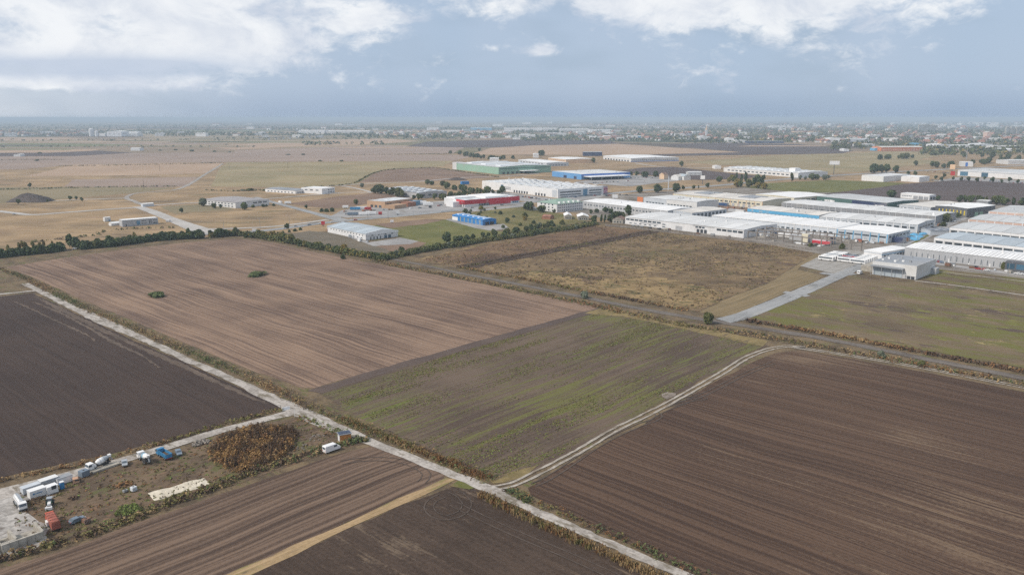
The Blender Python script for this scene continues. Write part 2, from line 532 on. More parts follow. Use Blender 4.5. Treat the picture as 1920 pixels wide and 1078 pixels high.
M['tan_streak'] = land('pale soil streaks', (0.085, 0.066, 0.055), (0.150, 0.114, 0.090), ANG_A, 1.0, 30, .6, 12)
M['rubble'] = plain('rubble', (0.27, 0.24, 0.21), 0.95, var=0.4, scale=1.5)
M['mound'] = land('grey earth mound', (0.070, 0.060, 0.058), (0.115, 0.095, 0.088), 0.4, 3, 12, 0.4, 14, bump=0.8)


def slab_mat():
    """concrete parking slabs with dark joints"""
    m, T, b = new_mat('parking slabs')
    pos = T.n('ShaderNodeNewGeometry').outputs['Position']
    vr = T.n('ShaderNodeVectorRotate', rotation_type='Z_AXIS')
    T.put(vr.inputs['Vector'], pos)
    vr.inputs['Angle'].default_value = -ANG_A
    br = T.n('ShaderNodeTexBrick')
    T.put(br.inputs['Vector'], vr.outputs[0])
    br.offset = 0.0
    br.inputs['Scale'].default_value = 1.0
    br.inputs['Brick Width'].default_value = 6.0
    br.inputs['Row Height'].default_value = 3.0
    br.inputs['Mortar Size'].default_value = 0.22
    br.inputs['Color1'].default_value = (0.36, 0.345, 0.325, 1)
    br.inputs['Color2'].default_value = (0.30, 0.285, 0.268, 1)
    br.inputs['Mortar'].default_value = (0.17, 0.155, 0.13, 1)
    c = T.mix(T.sm(T.noise(pos, 0.4, 4), 0.4, 0.75, 0, 0.5), br.outputs['Color'], (0.22, 0.20, 0.17))
    T.put(b.inputs['Base Color'], c)
    b.inputs['Roughness'].default_value = 0.9
    return m


M['slab'] = slab_mat()


def plain_far():
    """the open plain beyond the built fields: a patchwork of strips"""
    m, T, b = new_mat('far farmland patchwork')
    pos = T.n('ShaderNodeNewGeometry').outputs['Position']
    vr = T.n('ShaderNodeVectorRotate', rotation_type='Z_AXIS')
    T.put(vr.inputs['Vector'], pos)
    vr.inputs['Angle'].default_value = 0.35
    vo = T.n('ShaderNodeTexVoronoi', distance='CHEBYCHEV')
    T.put(vo.inputs['Vector'], T.vm('MULTIPLY', vr.outputs[0], (1 / 1100.0, 1 / 420.0, 0)))
    vo.inputs['Scale'].default_value = 1.0
    sp = T.n('ShaderNodeSeparateColor')
    T.put(sp.inputs[0], vo.outputs['Color'])
    r = T.n('ShaderNodeValToRGB')
    r.color_ramp.interpolation = 'CONSTANT'
    T.put(r.inputs[0], sp.outputs[0])
    els = r.color_ramp.elements
    cols = [(0.0, (.28, .215, .16)), (.2, (.19, .17, .10)), (.36, (.34, .26, .18)), (.52, (.11, .088, .08)),
            (.64, (.25, .195, .15)), (.78, (.15, .16, .08)), (.9, (.36, .29, .20))]
    els[0].color = (*cols[0][1], 1)
    els[1].position, els[1].color = cols[1][0], (*cols[1][1], 1)
    for p_, c_ in cols[2:]:
        e = els.new(p_)
        e.color = (*c_, 1)
    c = T.mix(T.sm(T.noise(pos, 1 / 180.0, 5), 0.35, 0.7, 0, 0.5), r.outputs[0], (0.17, 0.145, 0.10))
    wood = T.noise(T.vm('MULTIPLY', pos, (1 / 1800.0, 1 / 1100.0, 0)), 1.0, 5.0, 0.6)
    c = T.mix(T.sm(wood, 0.52, 0.60, 0, 0.85), c, (0.060, 0.078, 0.045))
    T.put(b.inputs['Base Color'], c)
    b.inputs['Roughness'].default_value = 1.0
    b.inputs['Specular IOR Level'].default_value = 0.0
    return m


M['plain'] = plain_far()
# buildings
M['white'] = sheet_mat('white sheet', (0.80, 0.80, 0.81), 0.5, 1.0)
M['offwhite'] = sheet_mat('off white wall', (0.70, 0.70, 0.70), 0.6, 2.0)
M['paleblue'] = sheet_mat('pale blue grey wall', (0.57, 0.61, 0.66), 0.5, 1.5)
M['grey'] = sheet_mat('light grey cladding', (0.47, 0.48, 0.50), 0.5, 1.0)
M['midgrey'] = sheet_mat('mid grey cladding', (0.30, 0.31, 0.33), 0.5, 1.0)
M['darkgrey'] = sheet_mat('dark grey cladding', (0.095, 0.10, 0.115), 0.5, 1.0)
M['cream'] = sheet_mat('cream wall', (0.70, 0.645, 0.50), 0.6, 2.0)
M['salmon'] = sheet_mat('salmon fascia', (0.66, 0.46, 0.38), 0.6, 1.0)
M['green'] = sheet_mat('pale green cladding', (0.27, 0.44, 0.34), 0.5, 1.0)
M['dkgreen'] = sheet_mat('deep green cladding', (0.075, 0.145, 0.13), 0.5, 1.0)
M['blue'] = sheet_mat('bright blue cladding', (0.03, 0.22, 0.56), 0.65, 1.0)
M['skyblue'] = sheet_mat('sky blue fascia', (0.11, 0.40, 0.66), 0.5, 1.0)
M['royal'] = sheet_mat('royal blue cladding', (0.06, 0.18, 0.55), 0.5, 1.0)
M['midblue'] = sheet_mat('mid blue cladding', (0.13, 0.34, 0.66), 0.5, 1.0)
M['navy'] = sheet_mat('navy sign band', (0.03, 0.045, 0.11), 0.5, 1.0)
M['red'] = sheet_mat('red fascia', (0.56, 0.03, 0.05), 0.6, 1.0)
M['orange'] = sheet_mat('orange cladding', (0.62, 0.20, 0.07), 0.5, 1.0)
M['tan'] = sheet_mat('tan brick wall', (0.47, 0.30, 0.185), 0.8, 1.0)
M['brick'] = sheet_mat('red brown brick', (0.34, 0.15, 0.09), 0.8, 1.0)
M['yellow'] = plain('yellow paint', (0.66, 0.52, 0.05), 0.5)
M['peach'] = sheet_mat('peach wall', (0.74, 0.52, 0.34), 0.6, 2.0)
M['roof_white'] = sheet_mat('white roof sheet', (0.83, 0.83, 0.83), 0.55, 0.8, damt=0.14, var=0.06)
M['roof_grey'] = sheet_mat('weathered grey roof', (0.55, 0.565, 0.575), 0.6, 0.8)
M['roof_pale'] = sheet_mat('pale grey roof', (0.68, 0.685, 0.685), 0.6, 0.8)
M['roof_warm'] = sheet_mat('pale beige roof', (0.66, 0.63, 0.59), 0.65, 0.8)
M['roof_blue'] = sheet_mat('bluish grey roof', (0.42, 0.48, 0.53), 0.5, 0.8)
M['roof_slate'] = sheet_mat('slate grey roof', (0.27, 0.29, 0.32), 0.6, 0.8)
M['roof_green'] = sheet_mat('green tiled roof', (0.25, 0.36, 0.30), 0.7, 0.8)
M['roof_brown'] = sheet_mat('brown grey sheet roof', (0.33, 0.31, 0.315), 0.7, 0.8)
M['tile_red'] = plain('red clay tiles', (0.36, 0.18, 0.13), 0.85, var=0.25, scale=0.4)
M['tile_brown'] = plain('brown roof tiles', (0.24, 0.15, 0.12), 0.85, var=0.25, scale=0.4)
M['joint'] = plain('dark roof joint', (0.20, 0.20, 0.205), 0.8)
M['skylight'] = plain('skylight sheet', (0.82, 0.86, 0.90), 0.3, var=0.05)
M['glass'] = glass('window glass')
M['glass_blue'] = glass('blue glass', (0.055, 0.13, 0.20))
M['shutter'] = plain('grey shutter door', (0.42, 0.43, 0.45), 0.6)
M['dock'] = plain('dark dock door', (0.045, 0.05, 0.06), 0.7)
M['trim'] = plain('white trim', (0.78, 0.78, 0.78), 0.5)
M['concwall'] = plain('concrete wall', (0.42, 0.39, 0.34), 0.9, var=0.25, scale=0.9)
M['precast'] = plain('weathered precast concrete', (0.24, 0.215, 0.195), 0.9, var=0.3, scale=0.6)
M['steel'] = plain('galvanised steel', (0.36, 0.37, 0.38), 0.5, 0.3)
M['rust'] = plain('rusty steel', (0.21, 0.115, 0.075), 0.9, var=0.3, scale=1.2)
# vehicles
M['v_white'] = plain('white vehicle paint', (0.80, 0.80, 0.80), 0.35, var=0.06)
M['v_silver'] = plain('silver vehicle paint', (0.42, 0.45, 0.48), 0.35, 0.3)
M['v_black'] = plain('black vehicle paint', (0.03, 0.032, 0.036), 0.3)
M['v_blue'] = plain('dark blue vehicle paint', (0.05, 0.10, 0.22), 0.35)
M['v_red'] = plain('red vehicle paint', (0.42, 0.035, 0.03), 0.4)
M['v_slate'] = plain('slate blue vehicle paint', (0.17, 0.22, 0.28), 0.35)
M['t_blue'] = plain('truck blue', (0.055, 0.24, 0.46), 0.45, var=0.2, scale=1.0)
M['t_paleblue'] = plain('drum pale blue', (0.26, 0.47, 0.62), 0.5, var=0.15, scale=1.0)
M['t_red'] = plain('faded red tarpaulin', (0.40, 0.12, 0.085), 0.7, var=0.3, scale=0.7)
M['t_orange'] = plain('orange red cab', (0.58, 0.11, 0.06), 0.5)
M['tyre'] = plain('tyre rubber', (0.025, 0.025, 0.025), 0.9)
M['chassis'] = plain('dark chassis', (0.06, 0.06, 0.062), 0.8)
M['lamp'] = plain('lamp glass', (0.7, 0.7, 0.68), 0.2)
M['taillamp'] = plain('red lamp', (0.4, 0.02, 0.02), 0.3)
M['v_wreck'] = plain('faded orange cab', (0.60, 0.36, 0.23), 0.6, var=0.2)
M['v_tgreen'] = plain('tractor green', (0.04, 0.16, 0.10), 0.5)
M['solar'] = plain('solar panel', (0.03, 0.045, 0.09), 0.2)
M['wood'] = plain('orange stained wood', (0.66, 0.28, 0.08), 0.7, var=0.2, scale=1.0, streak=True)
M['poly'] = plain('white plastic tank', (0.66, 0.70, 0.74), 0.5)
# plants
M['leaf_dk'] = leaf_mat('dark green leaves', (0.046, 0.07, 0.03), (0.09, 0.12, 0.05), (0.08, 0.092, 0.036))
M['leaf_md'] = leaf_mat('mid green leaves', (0.072, 0.098, 0.036), (0.13, 0.158, 0.06), (0.12, 0.122, 0.044))
M['leaf_yl'] = leaf_mat('yellow green leaves', (0.14, 0.14, 0.042), (0.225, 0.2, 0.062), (0.24, 0.18, 0.055))
M['leaf_sv'] = leaf_mat('silver green leaves', (0.120, 0.145, 0.105), (0.210, 0.230, 0.175), (0.15, 0.17, 0.11))
M['leaf_bright'] = leaf_mat('fresh green weeds', (0.125, 0.18, 0.045), (0.2, 0.25, 0.07), (0.16, 0.2, 0.055))
M['weed_tan'] = leaf_mat('straw reeds', (0.24, 0.165, 0.08), (0.37, 0.262, 0.135), (0.3, 0.195, 0.09))
M['weed_rust'] = leaf_mat('rust brown weeds', (0.155, 0.085, 0.042), (0.26, 0.14, 0.06), (0.2, 0.105, 0.048))
M['weed_brown'] = leaf_mat('dead brown weeds', (0.072, 0.048, 0.033), (0.13, 0.085, 0.054), (0.1, 0.064, 0.04))
M['weed_olive'] = leaf_mat('olive weeds', (0.125, 0.115, 0.042), (0.205, 0.175, 0.068), (0.16, 0.152, 0.048))
M['weed_orange'] = leaf_mat('orange dead shrubs', (0.250, 0.130, 0.052), (0.390, 0.205, 0.075), (0.32, 0.195, 0.080))
M['weed_scrub'] = leaf_mat('scrub clumps', (0.100, 0.073, 0.047), (0.170, 0.120, 0.074), (0.13, 0.10, 0.06))
M['bark'] = plain('bark', (0.11, 0.08, 0.06), 0.9, var=0.25)

# ------------------------------------------------------------------ sheets: ground, fields, roads
def jitter_outline(pts, closed=True, step=6.0, amp=0.35):
    out = []
    n = len(pts)
    for i in range(n if closed else n - 1):
        a, b = pts[i], pts[(i + 1) % n]
        L = (b - a).length
        k = max(1, min(60, int(L / step)))
        nrm = Vector((-(b - a).y, (b - a).x, 0)).normalized() if L > 0 else Vector((0, 0, 0))
        for j in range(k):
            p = a.lerp(b, j / k)
            if j:
                p = p + nrm * random.uniform(-amp, amp)
            out.append(p)
    return out


def sheet(name, label, cat, px, mat, z, amp=0.5, step=6.0, world_pts=None):
    pts = world_pts or [G(x, y) for x, y in px]
    pts = jitter_outline(pts, True, step, amp)
    bm = bmesh.new()
    vs = [bm.verts.new((p.x, p.y, 0)) for p in pts]
    f = bm.faces.new(vs)
    bmesh.ops.triangulate(bm, faces=[f])
    for f in bm.faces:
        if f.normal.z < 0:
            f.normal_flip()
    me = bpy.data.meshes.new(name)
    bm.to_mesh(me)
    bm.free()
    me.materials.append(mat)
    o = link(name, me, loc=(0, 0, z))
    return tag(o, label, cat, kind='structure')


def smooth_line(pts, step):
    """Catmull-Rom through the points"""
    out = []
    P = [pts[0]] + list(pts) + [pts[-1]]
    for i in range(1, len(P) - 2):
        p0, p1, p2, p3 = P[i - 1], P[i], P[i + 1], P[i + 2]
        k = max(2, min(80, int((p2 - p1).length / step)))
        for j in range(k):
            t = j / k
            out.append(0.5 * ((2 * p1) + (p2 - p0) * t + (2 * p0 - 5 * p1 + 4 * p2 - p3) * t * t + (3 * p1 - p0 - 3 * p2 + p3) * t ** 3))
    out.append(P[-2])
    return out


def ribbon_mesh(name, lines, mat, amp):
    V, F = [], []
    for pts, w in lines:
        ws = w if isinstance(w, (list, tuple)) else None
        n = len(pts)
        base = len(V)
        for i, p in enumerate(pts):
            a, b = pts[max(i - 1, 0)], pts[min(i + 1, n - 1)]
            t = (b - a)
            nrm = Vector((-t.y, t.x, 0)).normalized()
            if ws:
                s = i / max(n - 1, 1) * (len(ws) - 1)
                k = min(int(s), len(ws) - 2)
                wi = ws[k] + (ws[k + 1] - ws[k]) * (s - k)
            else:
                wi = w
            V.append(p + nrm * (wi / 2 + random.uniform(-amp, amp)))
            V.append(p - nrm * (wi / 2 + random.uniform(-amp, amp)))
        for i in range(n - 1):
            F.append((base + 2 * i, base + 2 * i + 1, base + 2 * i + 3, base + 2 * i + 2))
    me = mesh_np(name, [(v.x, v.y, 0) for v in V], F, [mat])
    return me


def ribbon(name, label, cat, px, w, mat, z, amp=0.25, step=4.0):
    pts = smooth_line([G(x, y) for x, y in px], step)
    o = link(name, ribbon_mesh(name, [(pts, w)], mat, amp), loc=(0, 0, z))
    return tag(o, label, cat, kind='structure')


# the plain itself, out to the horizon
gm = bpy.data.meshes.new('ground')
GR = 120000.0
ring = [(GR * math.cos(2 * math.pi * k / 48), GR * math.sin(2 * math.pi * k / 48), 0) for k in range(48)]
gm.from_pydata(ring, [], [list(range(48))])
gm.materials.append(M['plain'])
tag(link('ground', gm), 'open farmland plain reaching to the hazy horizon', 'ground', kind='structure')

ST = []        # (name,label,cat,px,mat,z)
def S(name, label, px, mat, z, cat='field', amp=0.5, step=6.0):
    if name == 'far_field':
        ST.append(1)
        z = 0.085 + 0.004 * len(ST) if z < .12 else z + 0.05 + 0.004 * len(ST)
    sheet(name, label, cat, px, M[mat], z, amp, step)


# broad base sheets
S('meadow', 'rough dry meadow spreading left of the industrial estate', [(-700, 500), (-700, 292), (300, 288), (1000, 288), (1250, 283), (1750, 284), (2700, 300), (2700, 420), (1800, 400), (1100, 430), (450, 452), (100, 480)], 'dry', 0.04, amp=2, step=40)
S('verge_ground', 'weedy brown earth round the near fields and tracks', [(-900, 620), (-300, 500), (450, 441), (1100, 415), (1900, 470), (2900, 640), (2600, 1300), (1400, 2200), (300, 2200), (-900, 1500)], 'verge', 0.06, cat='ground', amp=1, step=30)
# near fields
S('ploughed_field', 'dark bare ploughed field left of the pale concrete track', [(-300, 575), (0, 556), (62, 550), (150, 592), (240, 634), (330, 672), (430, 718), (500, 750), (532, 765), (440, 788), (330, 818), (200, 853), (0, 896), (-300, 960)], 'soil_dark', 0.10)
S('stubble_field', 'large brown stubble field with two bushes in it', [(12, 501), (110, 485), (250, 466), (360, 454), (440, 448), (500, 453), (600, 475), (700, 494), (800, 512), (900, 532), (1000, 552), (1106, 573), (1120, 579), (1000, 611), (850, 653), (700, 695), (590, 728), (560, 726), (450, 686), (330, 636), (240, 598), (150, 560), (60, 520)], 'stubble', 0.10)
S('headland_strip', 'dark bare strip between stubble field and green weedy field', [(575, 733), (700, 695), (850, 653), (1000, 611), (1120, 578), (1130, 583), (1000, 620), (850, 663), (700, 706), (605, 738)], 'soil_strip', 0.13)
S('weedy_field', 'brown field with rows of bright green weeds in the centre', [(600, 739), (700, 703), (850, 660), (1000, 618), (1125, 583), (1200, 590), (1300, 612), (1400, 634), (1445, 650), (1400, 662), (1350, 693), (1280, 734), (1200, 776), (1100, 831), (1010, 880), (955, 902), (930, 903), (850, 870), (750, 820), (660, 775)], 'weedy', 0.10)
S('grass_corner', 'yellow dry grass at the far corner of the weedy field', [(1095, 588), (1130, 578), (1200, 588), (1310, 612), (1440, 640), (1430, 650), (1300, 622), (1200, 600), (1140, 592)], 'yellowgrass', 0.16, amp=1.2)
S('grass_corner', 'yellow dry grass at the near corner of the weedy field', [(915, 897), (960, 885), (1010, 872), (985, 893), (955, 904), (925, 907)], 'yellowgrass', 0.16, amp=1.2)
S('ploughed_field', 'dark brown striped field filling the lower right', [(990, 915), (1100, 850), (1220, 789), (1300, 740), (1400, 684), (1455, 662), (1500, 657), (1600, 673), (1700, 692), (1920, 735), (2500, 855), (2700, 1400), (1800, 1500), (1400, 1130), (1330, 1090), (1200, 1030), (1050, 957), (995, 928)], 'soil_rows', 0.10)
S('ploughed_field', 'striped ploughed field below the truck yard', [(-300, 1170), (0, 1066), (100, 1038), (300, 966), (500, 897), (640, 850), (700, 836), (760, 850), (835, 890), (828, 903), (700, 958), (550, 1026), (420, 1082), (100, 1240), (-300, 1400)], 'soil_B', 0.10)
S('ploughed_field', 'dark straw flecked field at the bottom centre', [(450, 1090), (600, 1018), (750, 948), (860, 908), (905, 922), (1000, 968), (1100, 1014), (1250, 1082), (1500, 1250), (1000, 1500), (200, 1300)], 'soil_mix', 0.10)
S('straw_strip', 'pale straw strip between the two bottom fields', [(400, 1090), (550, 1022), (700, 957), (835, 897), (858, 898), (750, 948), (600, 1016), (450, 1088), (200, 1210), (150, 1200)], 'straw', 0.14, cat='grass strip', amp=0.5)
S('grass_corner', 'small green grass triangle beside the track junction', [(843, 912), (862, 900), (900, 913), (880, 918)], 'lawn', 0.17, amp=0.6, step=3)
S('yard_ground', 'brown weedy ground of the truck yard', [(-200, 1010), (0, 925), (150, 892), (250, 866), (340, 842), (440, 812), (545, 778), (575, 783), (640, 812), (690, 832), (640, 842), (500, 888), (300, 955), (100, 1028), (0, 1055), (-200, 1130)], 'yard', 0.10, cat='ground')
S('yard_pavement', 'wet pale concrete apron in the truck yard corner', [(-220, 985), (-40, 925), (60, 903), (170, 876), (185, 880), (120, 900), (52, 925), (45, 950), (60, 968), (98, 985), (88, 1012), (66, 1030), (0, 1055), (-220, 1140)], 'yardconc', 0.16, cat='pavement', amp=0.8, step=3)
# across the canal road
S('scrub_field', 'rough brown scrub field before the white warehouses', [(768, 489), (900, 458), (1000, 440), (1115, 421), (1180, 429), (1400, 453), (1520, 468), (1525, 478), (1480, 505), (1440, 530), (1360, 560), (1310, 585), (1200, 566), (1100, 548), (1000, 529), (870, 504)], 'scrub', 0.12)
S('scrub_field', 'rust brown scrub left of the double ditch', [(790, 488), (900, 462), (1010, 444), (1110, 424), (1170, 430), (1225, 434), (1100, 458), (990, 475), (880, 499)], 'scrub2', 0.15)
S('straw_patch', 'straw yellow patch of rough grass at the near side of the scrub field', [(1090, 535), (1150, 522), (1230, 520), (1290, 532), (1350, 548), (1352, 560), (1310, 581), (1240, 572), (1160, 556), (1110, 548)], 'scrub_straw', 0.145, amp=3.5, step=3)
S('straw_patch', 'straw patch along the left end of the scrub field', [(960, 515), (1010, 508), (1080, 522), (1120, 540), (1060, 538), (1000, 528)], 'scrub_straw', 0.146, amp=3.0, step=3)
S('grass_margin', 'mown grass margin beside the grey access road', [(1312, 586), (1362, 561), (1442, 531), (1482, 506), (1530, 475), (1550, 480), (1505, 498), (1495, 506), (1545, 517), (1530, 527), (1470, 550), (1420, 572), (1368, 594), (1345, 594)], 'mown', 0.14)
S('grass_field', 'mown green and brown grass right of the access road', [(1396, 599), (1500, 555), (1600, 517), (1640, 523), (1720, 532), (1920, 560), (2400, 630), (2400, 770), (1920, 690), (1800, 669), (1600, 632), (1500, 614)], 'grass_mix', 0.12)
S('grass_field', 'narrow grass lot between grey cube hall and path', [(1726, 524), (1755, 505), (1850, 514), (1920, 523), (2300, 570), (2300, 615), (1920, 552), (1820, 538)], 'grass_mix', 0.155)
S('parking_lot', 'slab paved coach park with dark joints', [(1500, 499), (1535, 482), (1590, 470), (1645, 476), (1640, 483), (1592, 511), (1560, 513)], 'slab', 0.18, cat='parking lot', amp=0.2)
# lots towards the highway
S('fallow_lot', 'grey brown fallow lot left of the white gabled hall', [(515, 443), (580, 433), (632, 438), (690, 456), (735, 470), (708, 482), (620, 466), (550, 452)], 'greylot', 0.12)
S('lawn_lot', 'green mown lot between white hall and blue hall', [(690, 425), (800, 411), (850, 412), (905, 428), (945, 436), (915, 446), (850, 455), (800, 462), (760, 448)], 'lawn', 0.12)
S('dirt_lot', 'brown dirt lot right of the white gabled hall', [(690, 456), (760, 448), (800, 456), (770, 472), (735, 472)], 'soil_red', 0.14)
S('dirt_patch', 'reddish bare soil at the top of the green lot', [(705, 421), (800, 411), (835, 412), (800, 420), (730, 428)], 'soil_red', 0.15, amp=1.5)
S('rough_grass', 'olive rough grass behind the blue hall', [(860, 402), (980, 386), (1030, 397), (1110, 412), (1050, 425), (960, 438), (930, 425), (930, 415)], 'olive', 0.12)
S('meadow_patch', 'straw coloured lot left of the small side road', [(330, 400), (440, 393), (520, 385), (590, 404), (560, 416), (450, 425), (400, 422), (360, 408)], 'dry', 0.10)
S('meadow_patch', 'brown lot behind the parked lorries', [(540, 382), (640, 368), (700, 362), (780, 372), (700, 382), (620, 392)], 'soil_red', 0.10)
S('meadow_patch', 'brown grass lot right of the pale crossroads', [(300, 388), (400, 382), (440, 393), (330, 402)], 'farolive', 0.09)
# estate ground and lots
S('estate_ground', 'dusty paved ground of the industrial estate', [(1092, 400), (1030, 396), (1050, 376), (1130, 368), (1230, 360), (1400, 352), (1530, 358), (1680, 365), (1900, 380), (2400, 400), (2500, 545), (1920, 527), (1755, 508), (1640, 500), (1545, 478), (1400, 451), (1172, 421)], 'estate', 0.13, cat='pavement')
S('dirt_lot', 'brown bare lot among the warehouses', [(1325, 388), (1352, 383), (1420, 389), (1410, 400), (1370, 396)], 'soil_red', 0.17)
S('parking_lot', 'grey lorry yard before the tan hall', [(612, 410), (640, 395), (700, 384), (850, 376), (872, 390), (820, 399), (700, 407)], 'lot', 0.14, cat='parking lot')
S('parking_lot', 'wide grey car park beside the blue store', [(1075, 342), (1165, 330), (1200, 329), (1290, 337), (1180, 350)], 'lot', 0.14, cat='parking lot')
S('parking_lot', 'grey apron of the large white distribution hall', [(895, 356), (960, 362), (1046, 374), (1140, 366), (1120, 372), (1030, 384), (940, 372)], 'lot', 0.15, cat='parking lot')
S('parking_lot', 'grey apron of the red fronted shop', [(840, 394), (860, 380), (900, 392), (1000, 381), (980, 388), (880, 398)], 'lot', 0.16, cat='parking lot')
S('parking_lot', 'paved strip in front of the blue hall', [(835, 412), (850, 409), (910, 424), (945, 420), (955, 428), (925, 434), (890, 428)], 'lot', 0.16, cat='parking lot')
S('parking_lot', 'paved strip round the white gabled hall', [(628, 436), (640, 432), (690, 455), (750, 446), (785, 453), (770, 458), (700, 462)], 'lot', 0.16, cat='parking lot')
S('parking_lot', 'car park of the shopping hall at the right edge', [(1750, 340), (1800, 332), (1930, 339), (2050, 348), (2050, 356), (1900, 347), (1820, 343)], 'lot', 0.16, cat='parking lot')
# middle distance fields
S('far_field', 'pale pinkish harvested field left of the winding track', [(45, 331), (140, 309), (300, 307), (420, 305), (388, 325), (250, 329)], 'pink', 0.09, amp=2, step=40)
S('far_field', 'pale brown field below the pinkish field', [(120, 350), (135, 337), (370, 332), (355, 350), (300, 352)], 'mauve', 0.09, amp=2, step=40)
S('far_field', 'grey olive strip under the dark mound', [(-300, 400), (-300, 352), (250, 351), (330, 353), (250, 362), (100, 375)], 'farolive', 0.08, amp=2, step=40)
S('far_field', 'broad olive meadow in the middle distance', [(395, 350), (410, 318), (425, 305), (600, 304), (850, 302), (830, 312), (720, 318), (670, 345), (560, 352)], 'meadow', 0.09, amp=2, step=40)
S('far_field', 'reddish brown field left of the green hall', [(672, 343), (700, 326), (730, 318), (815, 314), (900, 328), (930, 333), (800, 341)], 'soil_red', 0.10, amp=2, step=40)
S('far_field', 'wide brown harvested band on the left', [(-400, 318), (-400, 292), (60, 288), (400, 286), (640, 290), (900, 291), (850, 302), (430, 304), (140, 309), (40, 318)], 'mauve', 0.09, amp=3, step=60)
S('far_field', 'long pale straw field at the far left', [(-400, 287), (-400, 280), (190, 280), (150, 287)], 'pink', 0.11, amp=3, step=60)
S('far_field', 'pale straw strip beneath the far viaduct', [(380, 275), (500, 268), (640, 262), (720, 260), (790, 265), (700, 271), (560, 275), (440, 281)], 'pink', 0.10, amp=3, step=60)
S('far_field', 'brown field beyond the olive meadow', [(430, 296), (440, 283), (700, 273), (870, 277), (850, 288), (700, 290)], 'mauve', 0.11, amp=3, step=60)
S('far_field', 'dark ploughed band beyond the middle fields', [(760, 275), (800, 266), (960, 262), (1140, 264), (1160, 270), (1000, 276), (870, 277)], 'farsoil', 0.11, amp=3, step=60)
S('far_field', 'pale brown triangle behind the cream works', [(880, 290), (920, 278), (1000, 273), (1160, 270), (1390, 286), (1250, 289), (1100, 291)], 'pink', 0.10, amp=3, step=60)
S('far_field', 'dark ploughed field right of the pale triangle', [(1240, 272), (1330, 268), (1500, 271), (1600, 283), (1580, 288), (1400, 291), (1180, 294), (1180, 291), (1390, 286)], 'farsoil', 0.12, amp=3, step=60)
S('far_field', 'dark ploughed field before the glasshouses', [(1160, 322), (1200, 315), (1260, 313), (1340, 322), (1420, 330), (1400, 336), (1310, 338), (1240, 332)], 'farsoil', 0.12, amp=2, step=40)
S('far_field', 'large dark ploughed field behind the estate at right', [(1545, 364), (1700, 345), (1800, 338), (1930, 345), (2400, 365), (2400, 400), (1900, 385), (1700, 372), (1590, 368)], 'farsoil', 0.12, amp=2, step=40)
S('far_field', 'green and tan grass strip behind the warehouses', [(1395, 352), (1440, 344), (1560, 338), (1640, 341), (1700, 344), (1650, 352), (1560, 362), (1480, 360)], 'lawn', 0.14, amp=2, step=30)
S('far_field', 'tan meadow round the tall billboard', [(1280, 305), (1450, 292), (1700, 284), (1800, 290), (1760, 305), (1640, 320), (1540, 327), (1440, 314)], 'meadow', 0.10, amp=3, step=50)
S('far_field', 'small tan meadow by the right edge woods', [(1720, 300), (1790, 287), (1880, 291), (1860, 300), (1790, 303)], 'dry', 0.11, amp=2, step=50)
S('far_field', 'green strip among the far left fields', [(-400, 276), (-400, 269), (100, 269), (280, 272), (100, 276)], 'fargreen', 0.11, amp=3, step=80)
S('far_field', 'pale field before the far left village', [(-300, 264), (-300, 258), (120, 258), (160, 261), (60, 264)], 'pink', 0.12, amp=3, step=80)
S('far_field', 'dark strip among the far left fields', [(-400, 296), (-400, 288), (90, 287), (185, 283), (250, 287), (140, 293)], 'farsoil', 0.13, amp=3, step=80)
S('far_field', 'tan stripe before the far church', [(1150, 247), (1180, 244), (1330, 245), (1400, 248), (1250, 249)], 'pink', 0.12, amp=4, step=100)
S('far_field', 'olive stripe behind the far factory halls', [(300, 262), (420, 257), (700, 256), (720, 260), (500, 264)], 'farolive', 0.12, amp=4, step=100)

for i_, (x0, x1, y0, y1, mt, lb) in enumerate(((-200, 150, 279, 281.5, 'fargreen', 'thin green strip at the far left edge'), (190, 430, 268.5, 271, 'mauve', 'thin brown strip left of the viaduct'), (60, 330, 265.5, 267.5, 'pink', 'thin pale strip left of the far factory'), (250, 480, 273.5, 276, 'farolive', 'thin olive strip below the far factory'), (-150, 120, 272, 274, 'farsoil', 'thin dark strip at the far left'), (440, 620, 266, 268, 'fargreen', 'thin green strip under the viaduct'), (620, 800, 276, 278, 'pink', 'thin pale strip in the brown band'), (200, 560, 244, 246, 'fargreen', 'thin green strip behind the far factory'), (-100, 300, 238, 239.5, 'mauve', 'thin pale strip near the left horizon'), (500, 900, 234, 235.5, 'farolive', 'thin strip near the middle horizon'), (640, 980, 247, 248.5, 'pink', 'thin pale strip behind the far halls'), (900, 1150, 252, 254, 'fargreen', 'thin green strip left of the far church'), (1380, 1560, 273, 275, 'pink', 'thin pale strip before the far town'), (1000, 1300, 236, 237.5, 'mauve', 'thin strip near the right horizon'))):
    S('far_field', lb, [(x0, y1), (x0 + 30, y0), (x1, y0 + .3), (x1 - 25, y1)], mt, .1, amp=3, step=120)
# roads and tracks
ribbon('concrete_track', 'pale broken concrete farm track running down to the junction', 'track', [(47, 532), (80, 549), (160, 588), (250, 628), (312, 656), (360, 679), (430, 709), (500, 743), (545, 764), (575, 778)], [3.6, 3.8, 4.0, 6.2, 3.8, 3.6, 3.8, 6.0], M['concrete'], 0.20, 0.4)
ribbon('concrete_track', 'pale concrete track from yard junction to field track', 'track', [(560, 772), (575, 778), (620, 798), (660, 814), (700, 831), (780, 863), (850, 891), (900, 911), (935, 926)], [6.5, 6.5, 4.8, 4.0, 3.5, 3.3, 3.3, 4.0], M['concrete'], 0.205, 0.35)
ribbon('concrete_track', 'narrow overgrown concrete strip at the bottom edge', 'track', [(925, 922), (1000, 957), (1100, 1001), (1200, 1045), (1290, 1083), (1400, 1130), (1700, 1260)], [3.2, 2.6, 2.4, 2.4, 2.6], M['concrete'], 0.21, 0.35, 2.0)
